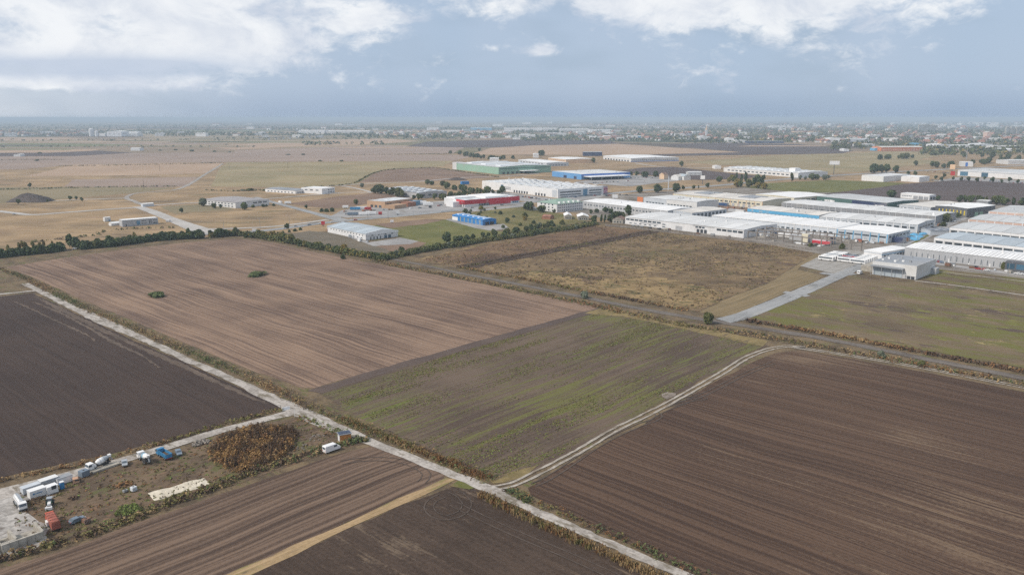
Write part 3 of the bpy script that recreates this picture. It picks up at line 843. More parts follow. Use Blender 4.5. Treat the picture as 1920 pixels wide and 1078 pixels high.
ribbon('yard_track', 'pale concrete lane along the truck yard', 'track', [(572, 768), (540, 776), (490, 789), (440, 801), (330, 833), (250, 857), (150, 886), (60, 911), (-60, 944), (-200, 985)], [6.0, 4.2, 3.9, 3.9, 3.9, 4.4, 6.2, 8, 9], M['concrete'], 0.19, 0.3)
ribbon('farm_track', 'short pale track at the far left field corner', 'track', [(-200, 566), (-60, 556), (0, 552), (50, 547), (72, 545)], 3.0, M['concrete'], 0.185, 0.3)
ribbon('canal_road', 'dark gravel road along the canal bank', 'road', [(700, 480), (770, 493), (870, 514), (1000, 539), (1100, 559), (1200, 579), (1280, 593), (1340, 603), (1400, 612), (1500, 628), (1600, 646), (1700, 666), (1800, 686), (1920, 710), (2300, 786)], [2.5, 3.6, 4.4, 4.6, 5, 5, 5, 4.6], M['asphalt_dk'], 0.20, 0.4)
ribbon('access_road', 'straight grey asphalt road into the estate', 'road', [(1355, 602), (1388, 594), (1440, 574), (1500, 549), (1560, 523), (1620, 496), (1650, 481), (1695, 458), (1745, 432), (1800, 407), (1850, 388)], [9, 9, 7.5, 7, 7, 7, 7, 7], M['asphalt'], 0.22, 0.15)
ribbon('road_stub', 'short grey side stub of the access road', 'road', [(1470, 548), (1490, 551), (1515, 556)], 5.0, M['asphalt'], 0.215, 0.15)
ribbon('road_stub', 'paved mouth of the coach park', 'road', [(1540, 512), (1572, 516), (1600, 513)], 6.0, M['asphalt'], 0.214, 0.15)
ribbon('footpath', 'narrow pale path behind the grey cube hall', 'path', [(1716, 527), (1800, 537), (1920, 554), (2200, 594)], 2.4, M['gravel'], 0.2, 0.15)
ribbon('footpath', 'thin pale path along the car row', 'path', [(1752, 509), (1850, 520), (1920, 528), (2200, 560)], 1.6, M['gravel'], 0.2, 0.15)
ribbon('estate_road', 'grey road beside the long grey hall', 'road', [(1752, 494), (1850, 507), (1920, 516), (2200, 552)], 9, M['lot'], 0.19, 0.15)
ribbon('highway', 'grey two lane highway crossing behind the fields', 'road', [(330, 441), (445, 437), (520, 430), (600, 419), (680, 411), (760, 404), (840, 396), (900, 389), (980, 381), (1050, 374), (1120, 366), (1200, 358), (1280, 353), (1360, 347), (1440, 339), (1540, 331), (1640, 325), (1750, 319), (1960, 309)], [9, 13, 13, 13, 13, 13, 13, 13, 14, 14, 14], M['asphalt'], 0.2, 0.3, 12)
ribbon('service_road', 'pale service road beside the highway', 'road', [(368, 430), (430, 429), (500, 426), (560, 420), (615, 412)], 6, M['lightroad'], 0.19, 0.2)
ribbon('pale_road', 'wide pale dusty road left of the crossroads', 'road', [(395, 438), (360, 426), (320, 411), (285, 397), (258, 388)], [20, 14, 11, 11, 10], M['lightroad'], 0.21, 0.3)
ribbon('dusty_road', 'pale dusty road running off the left edge', 'road', [(265, 389), (200, 393), (120, 399), (60, 403), (20, 399), (-60, 392), (-250, 388)], 8, M['lightroad'], 0.18, 0.6)
ribbon('dusty_track', 'winding pale track climbing to the far fields', 'track', [(272, 386), (252, 378), (237, 371), (255, 363), (300, 359), (330, 356), (355, 346), (380, 330), (402, 317), (418, 307)], [6, 5, 5, 5, 5, 5.5, 5, 3], M['dimroad'], 0.17, 0.6)
ribbon('dusty_track', 'pale track to the white building on the left', 'track', [(280, 386), (320, 383), (375, 380), (410, 378)], 6, M['lightroad'], 0.17, 0.5)
ribbon('dusty_track', 'pale spur along the dark mound', 'track', [(235, 372), (170, 374), (120, 376), (60, 379)], 5, M['lightroad'], 0.165, 1.0)
ribbon('side_road', 'grey side road joining the highway from the left', 'road', [(478, 370), (510, 379), (555, 391), (600, 403), (640, 413)], [6, 7, 8, 8, 14], M['asphalt'], 0.205, 0.2)
ribbon('dusty_track', 'pale lane behind the office block', 'track', [(490, 374), (540, 370), (600, 365), (660, 361), (695, 361), (660, 352), (640, 349)], 5, M['lightroad'], 0.17, 0.5)
ribbon('dusty_track', 'pale lane leading to the green hall', 'track', [(600, 351), (680, 345), (780, 341), (860, 334), (940, 331), (1010, 326)], 6, M['lightroad'], 0.16, 0.5)
ribbon('dusty_track', 'pale lane right of the far white hall', 'track', [(1190, 306), (1230, 312), (1290, 315), (1340, 315)], 7, M['lightroad'], 0.16, 0.5)
ribbon('estate_road', 'grey lane between the warehouse rows', 'road', [(1660, 478), (1690, 463), (1735, 440), (1775, 420), (1820, 401), (1848, 389)], 12, M['lot'], 0.18, 0.3)


def wheel_tracks(name, label, px, gap, w, mat, z):
    pts = smooth_line([G(x, y) for x, y in px], 2.0)
    n = len(pts)
    L, Rr = [], []
    for i, p in enumerate(pts):
        t = pts[min(i + 1, n - 1)] - pts[max(i - 1, 0)]
        nr = Vector((-t.y, t.x, 0)).normalized() * gap / 2
        L.append(p + nr)
        Rr.append(p - nr)
    o = link(name, ribbon_mesh(name, [(L, w), (Rr, w)], mat, w * 0.18), loc=(0, 0, z))
    tag(o, label, 'track', kind='structure')


wheel_tracks('wheel_track', 'pale twin wheel track curving between the two near fields', [(920, 916), (960, 909), (1010, 886), (1060, 860), (1100, 838), (1150, 808), (1220, 774), (1280, 742), (1350, 702), (1400, 671), (1440, 656), (1475, 650), (1510, 652)], 2.0, 0.85, M['gravel'], 0.20)
wheel_tracks('wheel_track', 'faint twin track along the edge of the striped field', [(1485, 651), (1560, 662), (1700, 685), (1920, 727), (2300, 800)], 2.0, 0.8, M['gravel'], 0.20)
wheel_tracks('wheel_track', 'tyre marks cutting the corner of the striped field', [(1205, 792), (1240, 772), (1290, 752), (1330, 735), (1390, 705), (1450, 680)], 1.9, 0.45, M['tyre_track'], 0.19)
wheel_tracks('wheel_track', 'tyre marks looping beside the wheel track', [(1230, 775), (1236, 781), (1222, 790), (1200, 797), (1130, 830), (1040, 890), (1000, 910)], 1.9, 0.4, M['tyre_track'], 0.188)
wheel_tracks('wheel_track', 'curved tyre marks by the scraped patch', [(1275, 745), (1300, 742), (1322, 747), (1290, 752), (1262, 760)], 1.9, 0.4, M['tyre_track'], 0.189)
wheel_tracks('wheel_track', 'round tyre loop in the dark bottom field', [(845, 920), (862, 928), (876, 945), (866, 962), (840, 971), (815, 966), (804, 952), (812, 938), (830, 930)], 2.2, 0.3, M['tyre_track'], 0.19)
wheel_tracks('wheel_track', 'curving tyre marks at the tip of the striped yard field', [(640, 868), (680, 862), (730, 862), (775, 872), (800, 890), (790, 905)], 2.2, 0.3, M['tyre_track'], 0.19)
wheel_tracks('wheel_track', 'tyre marks through the bottom field straw', [(850, 945), (890, 965), (960, 998), (1060, 1040), (1160, 1085)], 2.2, 0.3, M['tyre_track'], 0.19)
ribbon('soil_streak', 'pale soil streak at the track side of the dark field, nearest the track', 'field', [(66, 556), (150, 598), (240, 641), (330, 681), (430, 727), (500, 757)], [.6, 3.0, 2.6, 2.2, 2.6, 1.0], M['tan_streak'], .13, .6, 2.0)
ribbon('soil_streak', 'pale soil streak curving inside the dark field', 'field', [(60, 566), (110, 585), (160, 612), (210, 640), (260, 664), (300, 690)], [.4, 1.6, 1.2, 1.8, 1.6, .3], M['tan_streak'], .131, .5, 2.0)
ribbon('soil_streak', 'short pale soil streak in the dark field corner', 'field', [(20, 563), (60, 580), (110, 604), (150, 622), (180, 640)], [.3, 1.2, 1.0, 1.3, .3], M['tan_streak'], .132, .5, 2.0)
S('scraped_patch', 'small pale scraped patch beside the wheel track', [(1240, 739), (1252, 735), (1268, 738), (1266, 743), (1251, 749), (1242, 746)], 'tyre_bare', 0.17, cat='bare patch', amp=0.6, step=2)


def ditch(name, label, px, w, z, hh):
    """two low banks with a hollow between"""
    pts = smooth_line([G(x, y) for x, y in px], 4.0)
    prof = [(-w, 0), (-w * .62, hh), (-w * .3, 0.05), (0, .02), (w * .3, 0.05), (w * .62, hh * .9), (w, 0)]
    V, F = [], []
    n = len(pts)
    for i, p in enumerate(pts):
        t = (pts[min(i + 1, n - 1)] - pts[max(i - 1, 0)])
        nr = Vector((-t.y, t.x, 0)).normalized()
        for (o, h) in prof:
            V.append((*(p + nr * (o + random.uniform(-.2, .2))).xy, h * random.uniform(.6, 1.3)))
    k = len(prof)
    for i in range(n - 1):
        for j in range(k - 1):
            F.append((i * k + j, i * k + j + 1, (i + 1) * k + j + 1, (i + 1) * k + j))
    o = link(name, mesh_np(name, V, F, [M['ditchsoil']]), loc=(0, 0, z))
    tag(o, label, 'ditch', kind='structure')


ditch('ditch', 'dark double ditch bank running through the scrub field', [(870, 502), (940, 488), (1040, 470), (1120, 455), (1180, 443), (1225, 435)], 6.0, 0.17, 1.1)

# ------------------------------------------------------------------ plants
def leaf_quads(centers, nrm, size, r):
    """random leaf clumps: one quad per centre, loosely facing nrm"""
    n = len(centers)
    j = r.normal(size=(n, 3)) * 0.65
    d = nrm + j
    d /= np.linalg.norm(d, axis=1, keepdims=True) + 1e-9
    a = np.cross(d, r.normal(size=(n, 3)))
    a /= np.linalg.norm(a, axis=1, keepdims=True) + 1e-9
    b = np.cross(d, a)
    s = (size * r.uniform(0.6, 1.35, size=n))[:, None]
    a, b = a * s, b * s * 0.75
    v = np.stack([centers - a - b * .6, centers + a * .5 - b, centers + a + b * .7, centers - a * .6 + b], axis=1)
    return v.reshape(-1, 3)


def crown(name, seed, n, leaf, lobes, rx, z0, z1, mat, dome=False):
    r = np.random.default_rng(seed)
    L = []
    for k in range(lobes):
        t = (k + 0.5) / lobes
        a = r.uniform(0, 2 * math.pi)
        zc = z0 + (z1 - z0) * (0.18 + 0.66 * t)
        prof = math.sin(math.pi * min(max((zc - z0) / (z1 - z0), .05), .95)) ** 0.6 if not dome else math.sqrt(max(1 - ((zc - z0) / (z1 - z0)) ** 2, .1))
        rr = rx * prof * r.uniform(0.25, 0.62)
        L.append((rr * math.cos(a), rr * math.sin(a), zc, r.uniform(.42, .68) * rx * max(prof, .5), r.uniform(.7, 1.2)))
    idx = r.integers(0, lobes, n)
    P = np.array(L)[idx]
    d = r.normal(size=(n, 3))
    d[:, 2] += 0.25
    d /= np.linalg.norm(d, axis=1, keepdims=True)
    rad = P[:, 3] * r.uniform(0.55, 1.08, n) ** 0.6
    c = P[:, :3] + d * rad[:, None] * np.stack([np.ones(n), np.ones(n), P[:, 4] * (z1 - z0) / (2.2 * rx) if rx < (z1 - z0) * .3 else P[:, 4]], axis=1)
    c[:, 2] = np.clip(c[:, 2], z0 * .6 + 0.01, z1 * 1.08)
    v = leaf_quads(c, d, leaf, r)
    q = np.arange(len(v)).reshape(-1, 4)
    return mesh_np(name, v, q, [mat])


def trunk_mesh(name, seed, h, r0, limbs=3):
    r = random.Random(seed)
    bm = bmesh.new()

    def limb(a, b, ra, rb):
        ax = (b - a).normalized()
        q = ax.to_track_quat('Z', 'Y').to_matrix()
        A = [bm.verts.new(a + q @ Vector((ra * math.cos(k * math.pi / 3), ra * math.sin(k * math.pi / 3), 0))) for k in range(6)]
        B = [bm.verts.new(b + q @ Vector((rb * math.cos(k * math.pi / 3), rb * math.sin(k * math.pi / 3), 0))) for k in range(6)]
        for k in range(6):
            bm.faces.new((A[k], A[(k + 1) % 6], B[(k + 1) % 6], B[k]))
    top = Vector((r.uniform(-.03, .03), r.uniform(-.03, .03), h))
    limb(Vector((0, 0, 0)), top, r0, r0 * .6)
    for k in range(limbs):
        a = 2 * math.pi * k / limbs + r.uniform(-.4, .4)
        limb(top * .9, top + Vector((.16 * math.cos(a), .16 * math.sin(a), r.uniform(.15, .3))), r0 * .5, r0 * .15)
    return mesh_bm(name, bm, [M['bark']])


LEAFS = ('leaf_dk', 'leaf_md', 'leaf_yl', 'leaf_sv')
CROWN, TRUNK = {}, {}
for kind, (n, leaf, lobes, rx, z0, z1, dome) in {
        'round': (900, 0.066, 11, .40, .17, 1.0, False), 'wide': (950, 0.076, 12, .58, .14, 1.0, False),
        'poplar': (620, 0.05, 9, .17, .08, 1.0, False), 'bush': (760, 0.105, 9, .75, .02, 1.0, True)}.items():
    for vr in range(2):
        for lf in LEAFS:
            CROWN[kind, vr, lf] = crown('crown', hash((kind, vr)) % 999 if False else (len(kind) * 31 + vr * 7), n, leaf, lobes, rx, z0, z1, M[lf], dome)
TRUNK['round'] = trunk_mesh('trunk', 1, .34, .030)
TRUNK['wide'] = trunk_mesh('trunk', 2, .30, .035)
TRUNK['poplar'] = trunk_mesh('trunk', 3, .40, .022, 2)
TRUNK['bush'] = trunk_mesh('trunk', 4, .22, .05, 4)


def plant(kind, pos, h, leafs, label, group=None, wide=1.0, name=None, cat=None):
    nm = name or {'round': 'leafy_tree', 'wide': 'broad_tree', 'poplar': 'poplar_tree', 'bush': 'bush'}[kind]
    e = empty(nm, (pos.x, pos.y, 0.05), random.uniform(0, 6.28))
    s = h * random.uniform(.78, 1.0)
    e.scale = (s * wide * random.uniform(.9, 1.1), s * wide * random.uniform(.9, 1.1), s)
    link('foliage' if kind == 'bush' else 'crown', CROWN[kind, random.randint(0, 1), leafs], e)
    link('stem' if kind == 'bush' else 'trunk', TRUNK[kind], e)
    tag(e, label, cat or ('bush' if kind == 'bush' else 'tree'), group)
    return e


def row(px, spacing, h, kinds, leafs, label, group, jit=1.5, wide=1.0):
    pts = [G(x, y) for x, y in px]
    for a, b in zip(pts[:-1], pts[1:]):
        L = (b - a).length
        k = max(1, int(L / spacing))
        for j in range(k):
            p = a.lerp(b, (j + random.uniform(.1, .9)) / k) + Vector((random.uniform(-jit, jit), random.uniform(-jit, jit), 0))
            kd, lf = random.choice(kinds), random.choice(leafs)
            m_ = re.search(r'\b(in|at|before|behind|left|right|along|beside|on|below|by)\b', label)
            lb = '%s %s %s' % ({'leaf_dk': 'dark green', 'leaf_md': 'mid green', 'leaf_yl': 'yellowish', 'leaf_sv': 'silvery'}[lf],
                               {'bush': 'bush', 'wide': 'broad tree', 'round': 'tree', 'poplar': 'slim tree'}[kd], label[m_.start():])
            plant(kd, p, random.uniform(*h), lf, lb, group, wide)


def single(kind, px, py, h, lf, label, wide=1.0, group=None):
    if group and not label.startswith(('dark', 'grey', 'yellow', 'green')):
        label = {'leaf_dk': 'dark green', 'leaf_md': 'mid green', 'leaf_yl': 'yellowish', 'leaf_sv': 'silvery'}[lf] + ' ' + label
    plant(kind, G(px, py), h, lf, label, group, wide)


# hedgerow along the far side of the stubble field
row([(-140, 494), (-60, 489), (0, 483), (60, 477), (120, 470)], 2.3, (4.6, 6.6), ('wide', 'bush'), ('leaf_dk', 'leaf_dk', 'leaf_md'), 'dark green tree in the dense hedgerow at the far left', 'hedgerow at the far left', 2.2)
row([(152, 468), (200, 463), (250, 457), (300, 451), (376, 447)], 2.2, (4.6, 6.8), ('wide', 'bush', 'round'), ('leaf_dk', 'leaf_dk', 'leaf_md'), 'green tree in the hedgerow left of the pale road', 'hedgerow left of the pale road', 2.2)
row([(392, 446), (420, 444), (446, 442)], 2.2, (4.6, 7.0), ('wide', 'round'), ('leaf_dk', 'leaf_md'), 'green tree in the short hedgerow right of the pale road', 'hedgerow right of the pale road', 2.0)
row([(458, 446), (480, 446)], 4, (2.5, 3.5), ('bush',), ('leaf_dk', 'leaf_md'), 'low bush at the highway end of the yellowing hedge', 'low bushes at the yellowing hedge', 1.0)
row([(484, 446), (505, 449), (528, 451), (548, 456)], 2.4, (5.2, 7.2), ('round', 'wide'), ('leaf_yl', 'leaf_yl', 'leaf_md'), 'yellow green tree in the hedge before the fallow lot', 'yellowing hedge before the fallow lot', 1.6)
row([(552, 458), (600, 468), (640, 475), (690, 483), (720, 487)], 2.6, (2.8, 5.0), ('bush', 'wide'), ('leaf_md', 'leaf_dk', 'leaf_yl'), 'green bush in the hedge corner below the fallow lot', 'hedge below the fallow lot', 1.8)
single('round', 645, 474, 7.0, 'leaf_yl', 'tall yellowing tree in the hedge below the fallow lot', 1.2)
single('bush', 642, 486, 3.2, 'leaf_dk', 'lone small dark round bush at the stubble field edge', 0.8)
for i, (x, y, hh) in enumerate(((15, 472, 6), (37, 468, 6.5), (43, 468, 6.5), (49, 467, 6), (62, 468, 6.2), (75, 466, 5), (82, 464, 6), (99, 463, 5.5))):
    single('poplar', x, y, hh, 'leaf_yl', 'thin young poplar standing behind the far left hedgerow', 1.4, 'young poplars behind the hedgerow')
single('wide', 142, 465, 9.5, 'leaf_dk', 'tall dark tree beside the white car in the hedge gap', .8)
single('poplar', 131, 464, 10, 'leaf_md', 'pale poplar left of the tall dark hedge tree', 1.5)
single('round', 207, 460, 8.5, 'leaf_md', 'tree rising above the hedgerow left of the white low building')
single('bush', 243, 452, 5.5, 'leaf_dk', 'dark round bush above the hedgerow below the white low building')
single('poplar', 253, 452, 7, 'leaf_yl', 'thin bare looking tree beside the dark round bush', 1.2)
single('bush', 352, 438, 5.0, 'leaf_md', 'green bush on the left of the pale road mouth', .7)
# thicket along the scrub field
row([(706, 489), (760, 478), (800, 470), (850, 463), (900, 454), (960, 446), (1020, 437), (1080, 428), (1116, 421)], 2.4, (2.6, 4.6), ('bush', 'bush', 'wide'), ('leaf_dk', 'leaf_md', 'leaf_md', 'leaf_sv'), 'bush in the dense thicket along the scrub field edge', 'thicket along the scrub field', 3.0)
row([(850, 456), (900, 446), (960, 437), (1000, 430), (1050, 422)], 5, (3.0, 5.0), ('bush', 'wide'), ('leaf_dk', 'leaf_md'), 'dark bush in the back row of the thicket', 'back row of the thicket', 3.0)
single('wide', 837, 457, 8.5, 'leaf_dk', 'big round tree above the thicket by the green lot', .8)
single('round', 752, 476, 6, 'leaf_dk', 'dark tree at the thicket corner below the dirt lot', 1.2)
for (x, y) in ((870, 400), (885, 397), (900, 400), (912, 396), (925, 400), (895, 406), (915, 410), (940, 402), (960, 408), (985, 414), (955, 418), (975, 424), (1000, 420), (940, 428), (1010, 428), (1025, 420), (905, 394), (930, 393), (880, 403)):
    single(random.choice(('bush', 'bush', 'wide')), x + random.uniform(-4, 4), y, random.uniform(2.5, 5), random.choice(('leaf_md', 'leaf_yl', 'leaf_dk', 'leaf_sv')), 'scattered bush in the olive rough grass behind the blue hall', 1.0, 'bushes in the rough grass')
single('wide', 985, 411, 6, 'leaf_md', 'larger bush right of the middle of the rough grass', .9)
# round the white block with green roof
row([(978, 393), (1000, 396), (1022, 399)], 5, (6, 9), ('wide', 'round'), ('leaf_md', 'leaf_dk'), 'tree in the clump left of the green roofed block', 'trees left of the green roofed block', 3)
row([(1030, 400), (1045, 401)], 8, (4, 5), ('round',), ('leaf_dk',), 'small dark tree before the green roofed block', 'trees before the green roofed block', 1)
row([(1100, 402), (1120, 400), (1160, 400)], 6, (4, 7), ('round', 'wide'), ('leaf_dk', 'leaf_md', 'leaf_yl'), 'tree in the garden right of the green roofed block', 'garden trees right of the green roofed block', 3)
row([(1108, 418), (1130, 417), (1150, 418), (1170, 412)], 4, (6, 9.5), ('round', 'wide', 'poplar'), ('leaf_dk', 'leaf_dk', 'leaf_md'), 'tall tree in the grove left of the long white warehouse', 'grove left of the long white warehouse', 3)
single('round', 1177, 408, 13, 'leaf_dk', 'tallest dark tree at the corner of the long white warehouse', .8)
# round the slate roofed hall and the shop
row([(693, 362), (710, 364), (740, 368), (760, 371)], 6, (8, 12), ('round', 'wide'), ('leaf_dk', 'leaf_dk', 'leaf_md'), 'dark tree in the row left of the slate roofed hall', 'trees left of the slate roofed hall', 3)
row([(765, 375), (800, 375), (830, 375), (865, 372), (880, 368)], 6, (6, 9), ('wide', 'round'), ('leaf_dk', 'leaf_md'), 'tree in the row before the slate roofed hall', 'trees before the slate roofed hall', 4)
row([(800, 346), (830, 350)], 12, (6, 9), ('wide',), ('leaf_dk', 'leaf_md'), 'tree behind the slate roofed hall', 'trees behind the slate roofed hall', 3)
row([(836, 354), (860, 358), (890, 363), (910, 366), (945, 363)], 6, (6, 10), ('wide', 'round'), ('leaf_dk', 'leaf_md'), 'tree in the belt left of the large white distribution hall', 'tree belt left of the distribution hall', 4)
row([(668, 352), (686, 352)], 8, (6, 8), ('wide',), ('leaf_sv', 'leaf_md'), 'grey green tree at the lane bend', 'trees at the lane bend', 2)
row([(600, 397), (618, 398), (632, 396)], 5, (3, 5), ('bush',), ('leaf_dk', 'leaf_md'), 'bush left of the lorry yard', 'bushes left of the lorry yard', 1.5)
single('wide', 668, 384, 6, 'leaf_md', 'round bush behind the parked lorries', 1.0)
single('round', 574, 392, 5.5, 'leaf_dk', 'small dark tree beside the side road')
single('wide', 459, 394, 8.5, 'leaf_md', 'big green tree before the white factory on the left', .95)
single('wide', 380, 387, 9, 'leaf_sv', 'pale willow like tree left of the white factory', .95)
single('wide', 402, 391, 6, 'leaf_dk', 'dark tree between willow and white factory')
single('round', 414, 391, 5, 'leaf_dk', 'small dark tree at the white factory corner')
single('round', 340, 400, 6, 'leaf_dk', 'lone tree on the brown lot right of the crossroads')
row([(470, 390), (520, 386)], 6, (2, 3), ('bush',), ('leaf_dk', 'leaf_md'), 'low bush along the white factory front', 'bushes along the white factory front', 1)
single('round', 538, 431, 6, 'leaf_dk', 'tree on the highway verge above the yellowing hedge')
row([(520, 439), (560, 433), (568, 431)], 4, (1.6, 2.4), ('bush',), ('leaf_dk', 'leaf_md'), 'low hedge bush beside the highway verge tree', 'low hedge along the highway', .6)
for (x, y) in ((154, 378), (143, 375), (131, 376), (34, 384), (90, 380)):
    single('round', x, y, random.uniform(4, 7), 'leaf_md', 'small lone tree near the dark earth mound', 1.1, 'lone trees near the mound')
single('round', 56, 352, 7.5, 'leaf_dk', 'lone round tree behind the dark earth mound')
# middle distance singles
for (x, y, hh) in ((360, 284, 9), (402, 285, 7), (431, 286, 6), (540, 291, 7), (568, 291, 7), (600, 303, 6), (640, 303, 6), (70, 302, 7), (75, 288, 7), (425, 272, 7), (300, 283, 6), (330, 282, 8), (470, 358, 7), (455, 358, 4), (497, 358, 4), (620, 271, 9), (575, 272, 8)):
    single('bush', x, y, hh * .5, random.choice(('leaf_md', 'leaf_md', 'leaf_sv')), 'lone bush among the far harvested fields on the left', 2.6, 'lone bushes in the far left fields')
row([(848, 289), (870, 291), (900, 297), (930, 300), (960, 298)], 14, (6, 11), ('wide', 'bush'), ('leaf_dk', 'leaf_md'), 'bush on the dark slope behind the green hall', 'bushes behind the green hall', 14)
row([(895, 284), (905, 284)], 10, (9, 12), ('wide',), ('leaf_dk',), 'dark tree on the crest behind the green hall', 'crest trees behind the green hall', 6)
single('wide', 1015, 293, 15, 'leaf_dk', 'lone dark tree left of the peach works')
single('round', 1112, 306, 13, 'leaf_md', 'tree right of the peach works')
row([(1182, 331), (1200, 332), (1215, 333), (1230, 333)], 7, (8, 11), ('wide', 'round'), ('leaf_md', 'leaf_dk'), 'tree in the belt behind the store car park', 'trees behind the store car park', 4)
single('round', 1277, 314, 13, 'leaf_md', 'lone tree in the meadow right of the far white hall')
single('wide', 1234, 362, 11, 'leaf_dk', 'dark round tree beside the highway before the store')
single('wide', 1199, 362, 9, 'leaf_dk', 'dark tree on the highway verge near the painted wall')
single('round', 1268, 362, 12, 'leaf_dk', 'tall tree behind the cream warehouse corner', 1.1)
row([(1280, 357), (1330, 353)], 10, (5, 8), ('round', 'poplar'), ('leaf_md', 'leaf_dk'), 'small roadside tree by the highway bend', 'roadside trees at the highway bend', 2)
row([(1340, 340), (1360, 342), (1385, 340)], 8, (6, 9), ('wide',), ('leaf_yl', 'leaf_md'), 'yellow green tree before the far dark field', 'yellowing trees before the dark field', 5)
for (x, y, hh) in ((1380, 345, 19), (1398, 343, 20), (1390, 344, 14)):
    single('poplar', x, y, hh, 'leaf_dk', 'tall slim poplar behind the cream warehouse', .8, 'tall poplars behind the cream warehouse')
row([(1376, 352), (1400, 352), (1425, 354), (1445, 356)], 7, (7, 11), ('wide', 'round'), ('leaf_md', 'leaf_yl', 'leaf_dk'), 'tree in the copse below the tall poplars', 'copse below the tall poplars', 4)
row([(1415, 350), (1440, 348)], 6, (13, 17), ('round', 'poplar'), ('leaf_dk', 'leaf_md'), 'tall tree at the back of the poplar copse', 'back of the poplar copse', 4)
row([(1490, 338), (1520, 338), (1560, 337)], 8, (7, 11), ('wide', 'round'), ('leaf_dk', 'leaf_md', 'leaf_sv'), 'tree in the row before the pale glasshouses', 'trees before the pale glasshouses', 4)
single('poplar', 1484, 341, 15, 'leaf_dk', 'dark columnar tree at the end of the glasshouse row', 1.1)
row([(1636, 326), (1645, 326), (1662, 325), (1690, 326)], 9, (12, 17), ('wide', 'round'), ('leaf_dk', 'leaf_dk', 'leaf_md'), 'dark tree behind the grey box halls', 'trees behind the grey box halls', 5)
row([(1700, 331), (1720, 330)], 9, (9, 12), ('round',), ('leaf_md', 'leaf_dk'), 'green tree behind the plain white box', 'trees behind the plain white box', 4)
row([(1720, 312), (1750, 314), (1790, 317), (1800, 318)], 12, (9, 15), ('wide', 'round'), ('leaf_dk', 'leaf_md'), 'tree in the wood left of the shopping hall', 'wood left of the shopping hall', 9)
row([(1650, 300), (1690, 298), (1715, 297)], 14, (9, 14), ('wide',), ('leaf_dk', 'leaf_md'), 'tree in the belt below the long orange hall', 'belt below the orange hall', 12)
row([(1800, 296), (1840, 296), (1880, 298), (1930, 300)], 14, (9, 15), ('wide', 'round'), ('leaf_dk', 'leaf_md'), 'tree in the far wood at the right edge', 'far wood at the right edge', 16)
row([(1825, 309), (1860, 306), (1900, 304), (1960, 301)], 14, (8, 13), ('wide',), ('leaf_dk', 'leaf_md'), 'tree in the wood behind the shopping hall', 'wood behind the shopping hall', 12)
for (x, y) in ((1755, 337), (1770, 334), (1787, 338), (1802, 340), (1815, 341), (1832, 342), (1845, 338), (1860, 343), (1878, 344), (1893, 342), (1908, 345), (1765, 340)):
    single('round', x, y, random.uniform(6, 9), 'leaf_dk', 'small car park tree before the shopping hall', 1.0, 'car park trees at the shopping hall')
row([(1796, 380), (1830, 382), (1860, 384), (1920, 388), (1990, 393)], 5, (9, 12), ('poplar', 'round'), ('leaf_dk', 'leaf_md', 'leaf_md'), 'tree in the poplar row behind the salmon halls', 'poplar row behind the salmon halls', 3, 1.3)
single('wide', 1672, 371, 9, 'leaf_dk', 'dark bush beside the white framed building', 1.3)
single('round', 1758, 377, 7, 'leaf_dk', 'small dark tree right of the white framed building', 1.2)
single('wide', 1773, 417, 8, 'leaf_md', 'green tree at the bend of the estate lane', 1.1)
single('wide', 1795, 409, 5, 'leaf_md', 'low tree on the grass beside the estate lane', 1.3)
single('bush', 1768, 425, 5, 'leaf_dk', 'dark bush at the end of the solar roofed shed', .9)
single('bush', 1882, 505, 5.0, 'leaf_md', 'clipped round bush before the glass entrance', .55)
single('bush', 1580, 467, 4, 'leaf_md', 'green bush at the end of the crane yard', .9)
single('bush', 1520, 463, 3.6, 'leaf_md', 'small green bush under the crane runway', .9)
single('bush', 1667, 452, 4, 'leaf_md', 'bush at the corner of the white flat hall', .9)
# near bushes
single('bush', 481, 517, 2.6, 'leaf_md', 'low green bush in the stubble field, the farther of two', 3.3)
single('bush', 292, 556, 2.7, 'leaf_md', 'low green bush in the stubble field, the nearer of two', 3.0)
single('bush', 1095, 559, 4.0, 'leaf_sv', 'silvery bush beside the canal road', 1.0)
single('wide', 1329, 608, 6.6, 'leaf_md', 'round green tree at the foot of the access road', .95)
single('bush', 1650, 670, 2.6, 'leaf_sv', 'small grey green bush on the right canal verge', 1.0)
single('bush', 1728, 687, 2.2, 'leaf_md', 'small green bush on the right canal verge', 1.1)


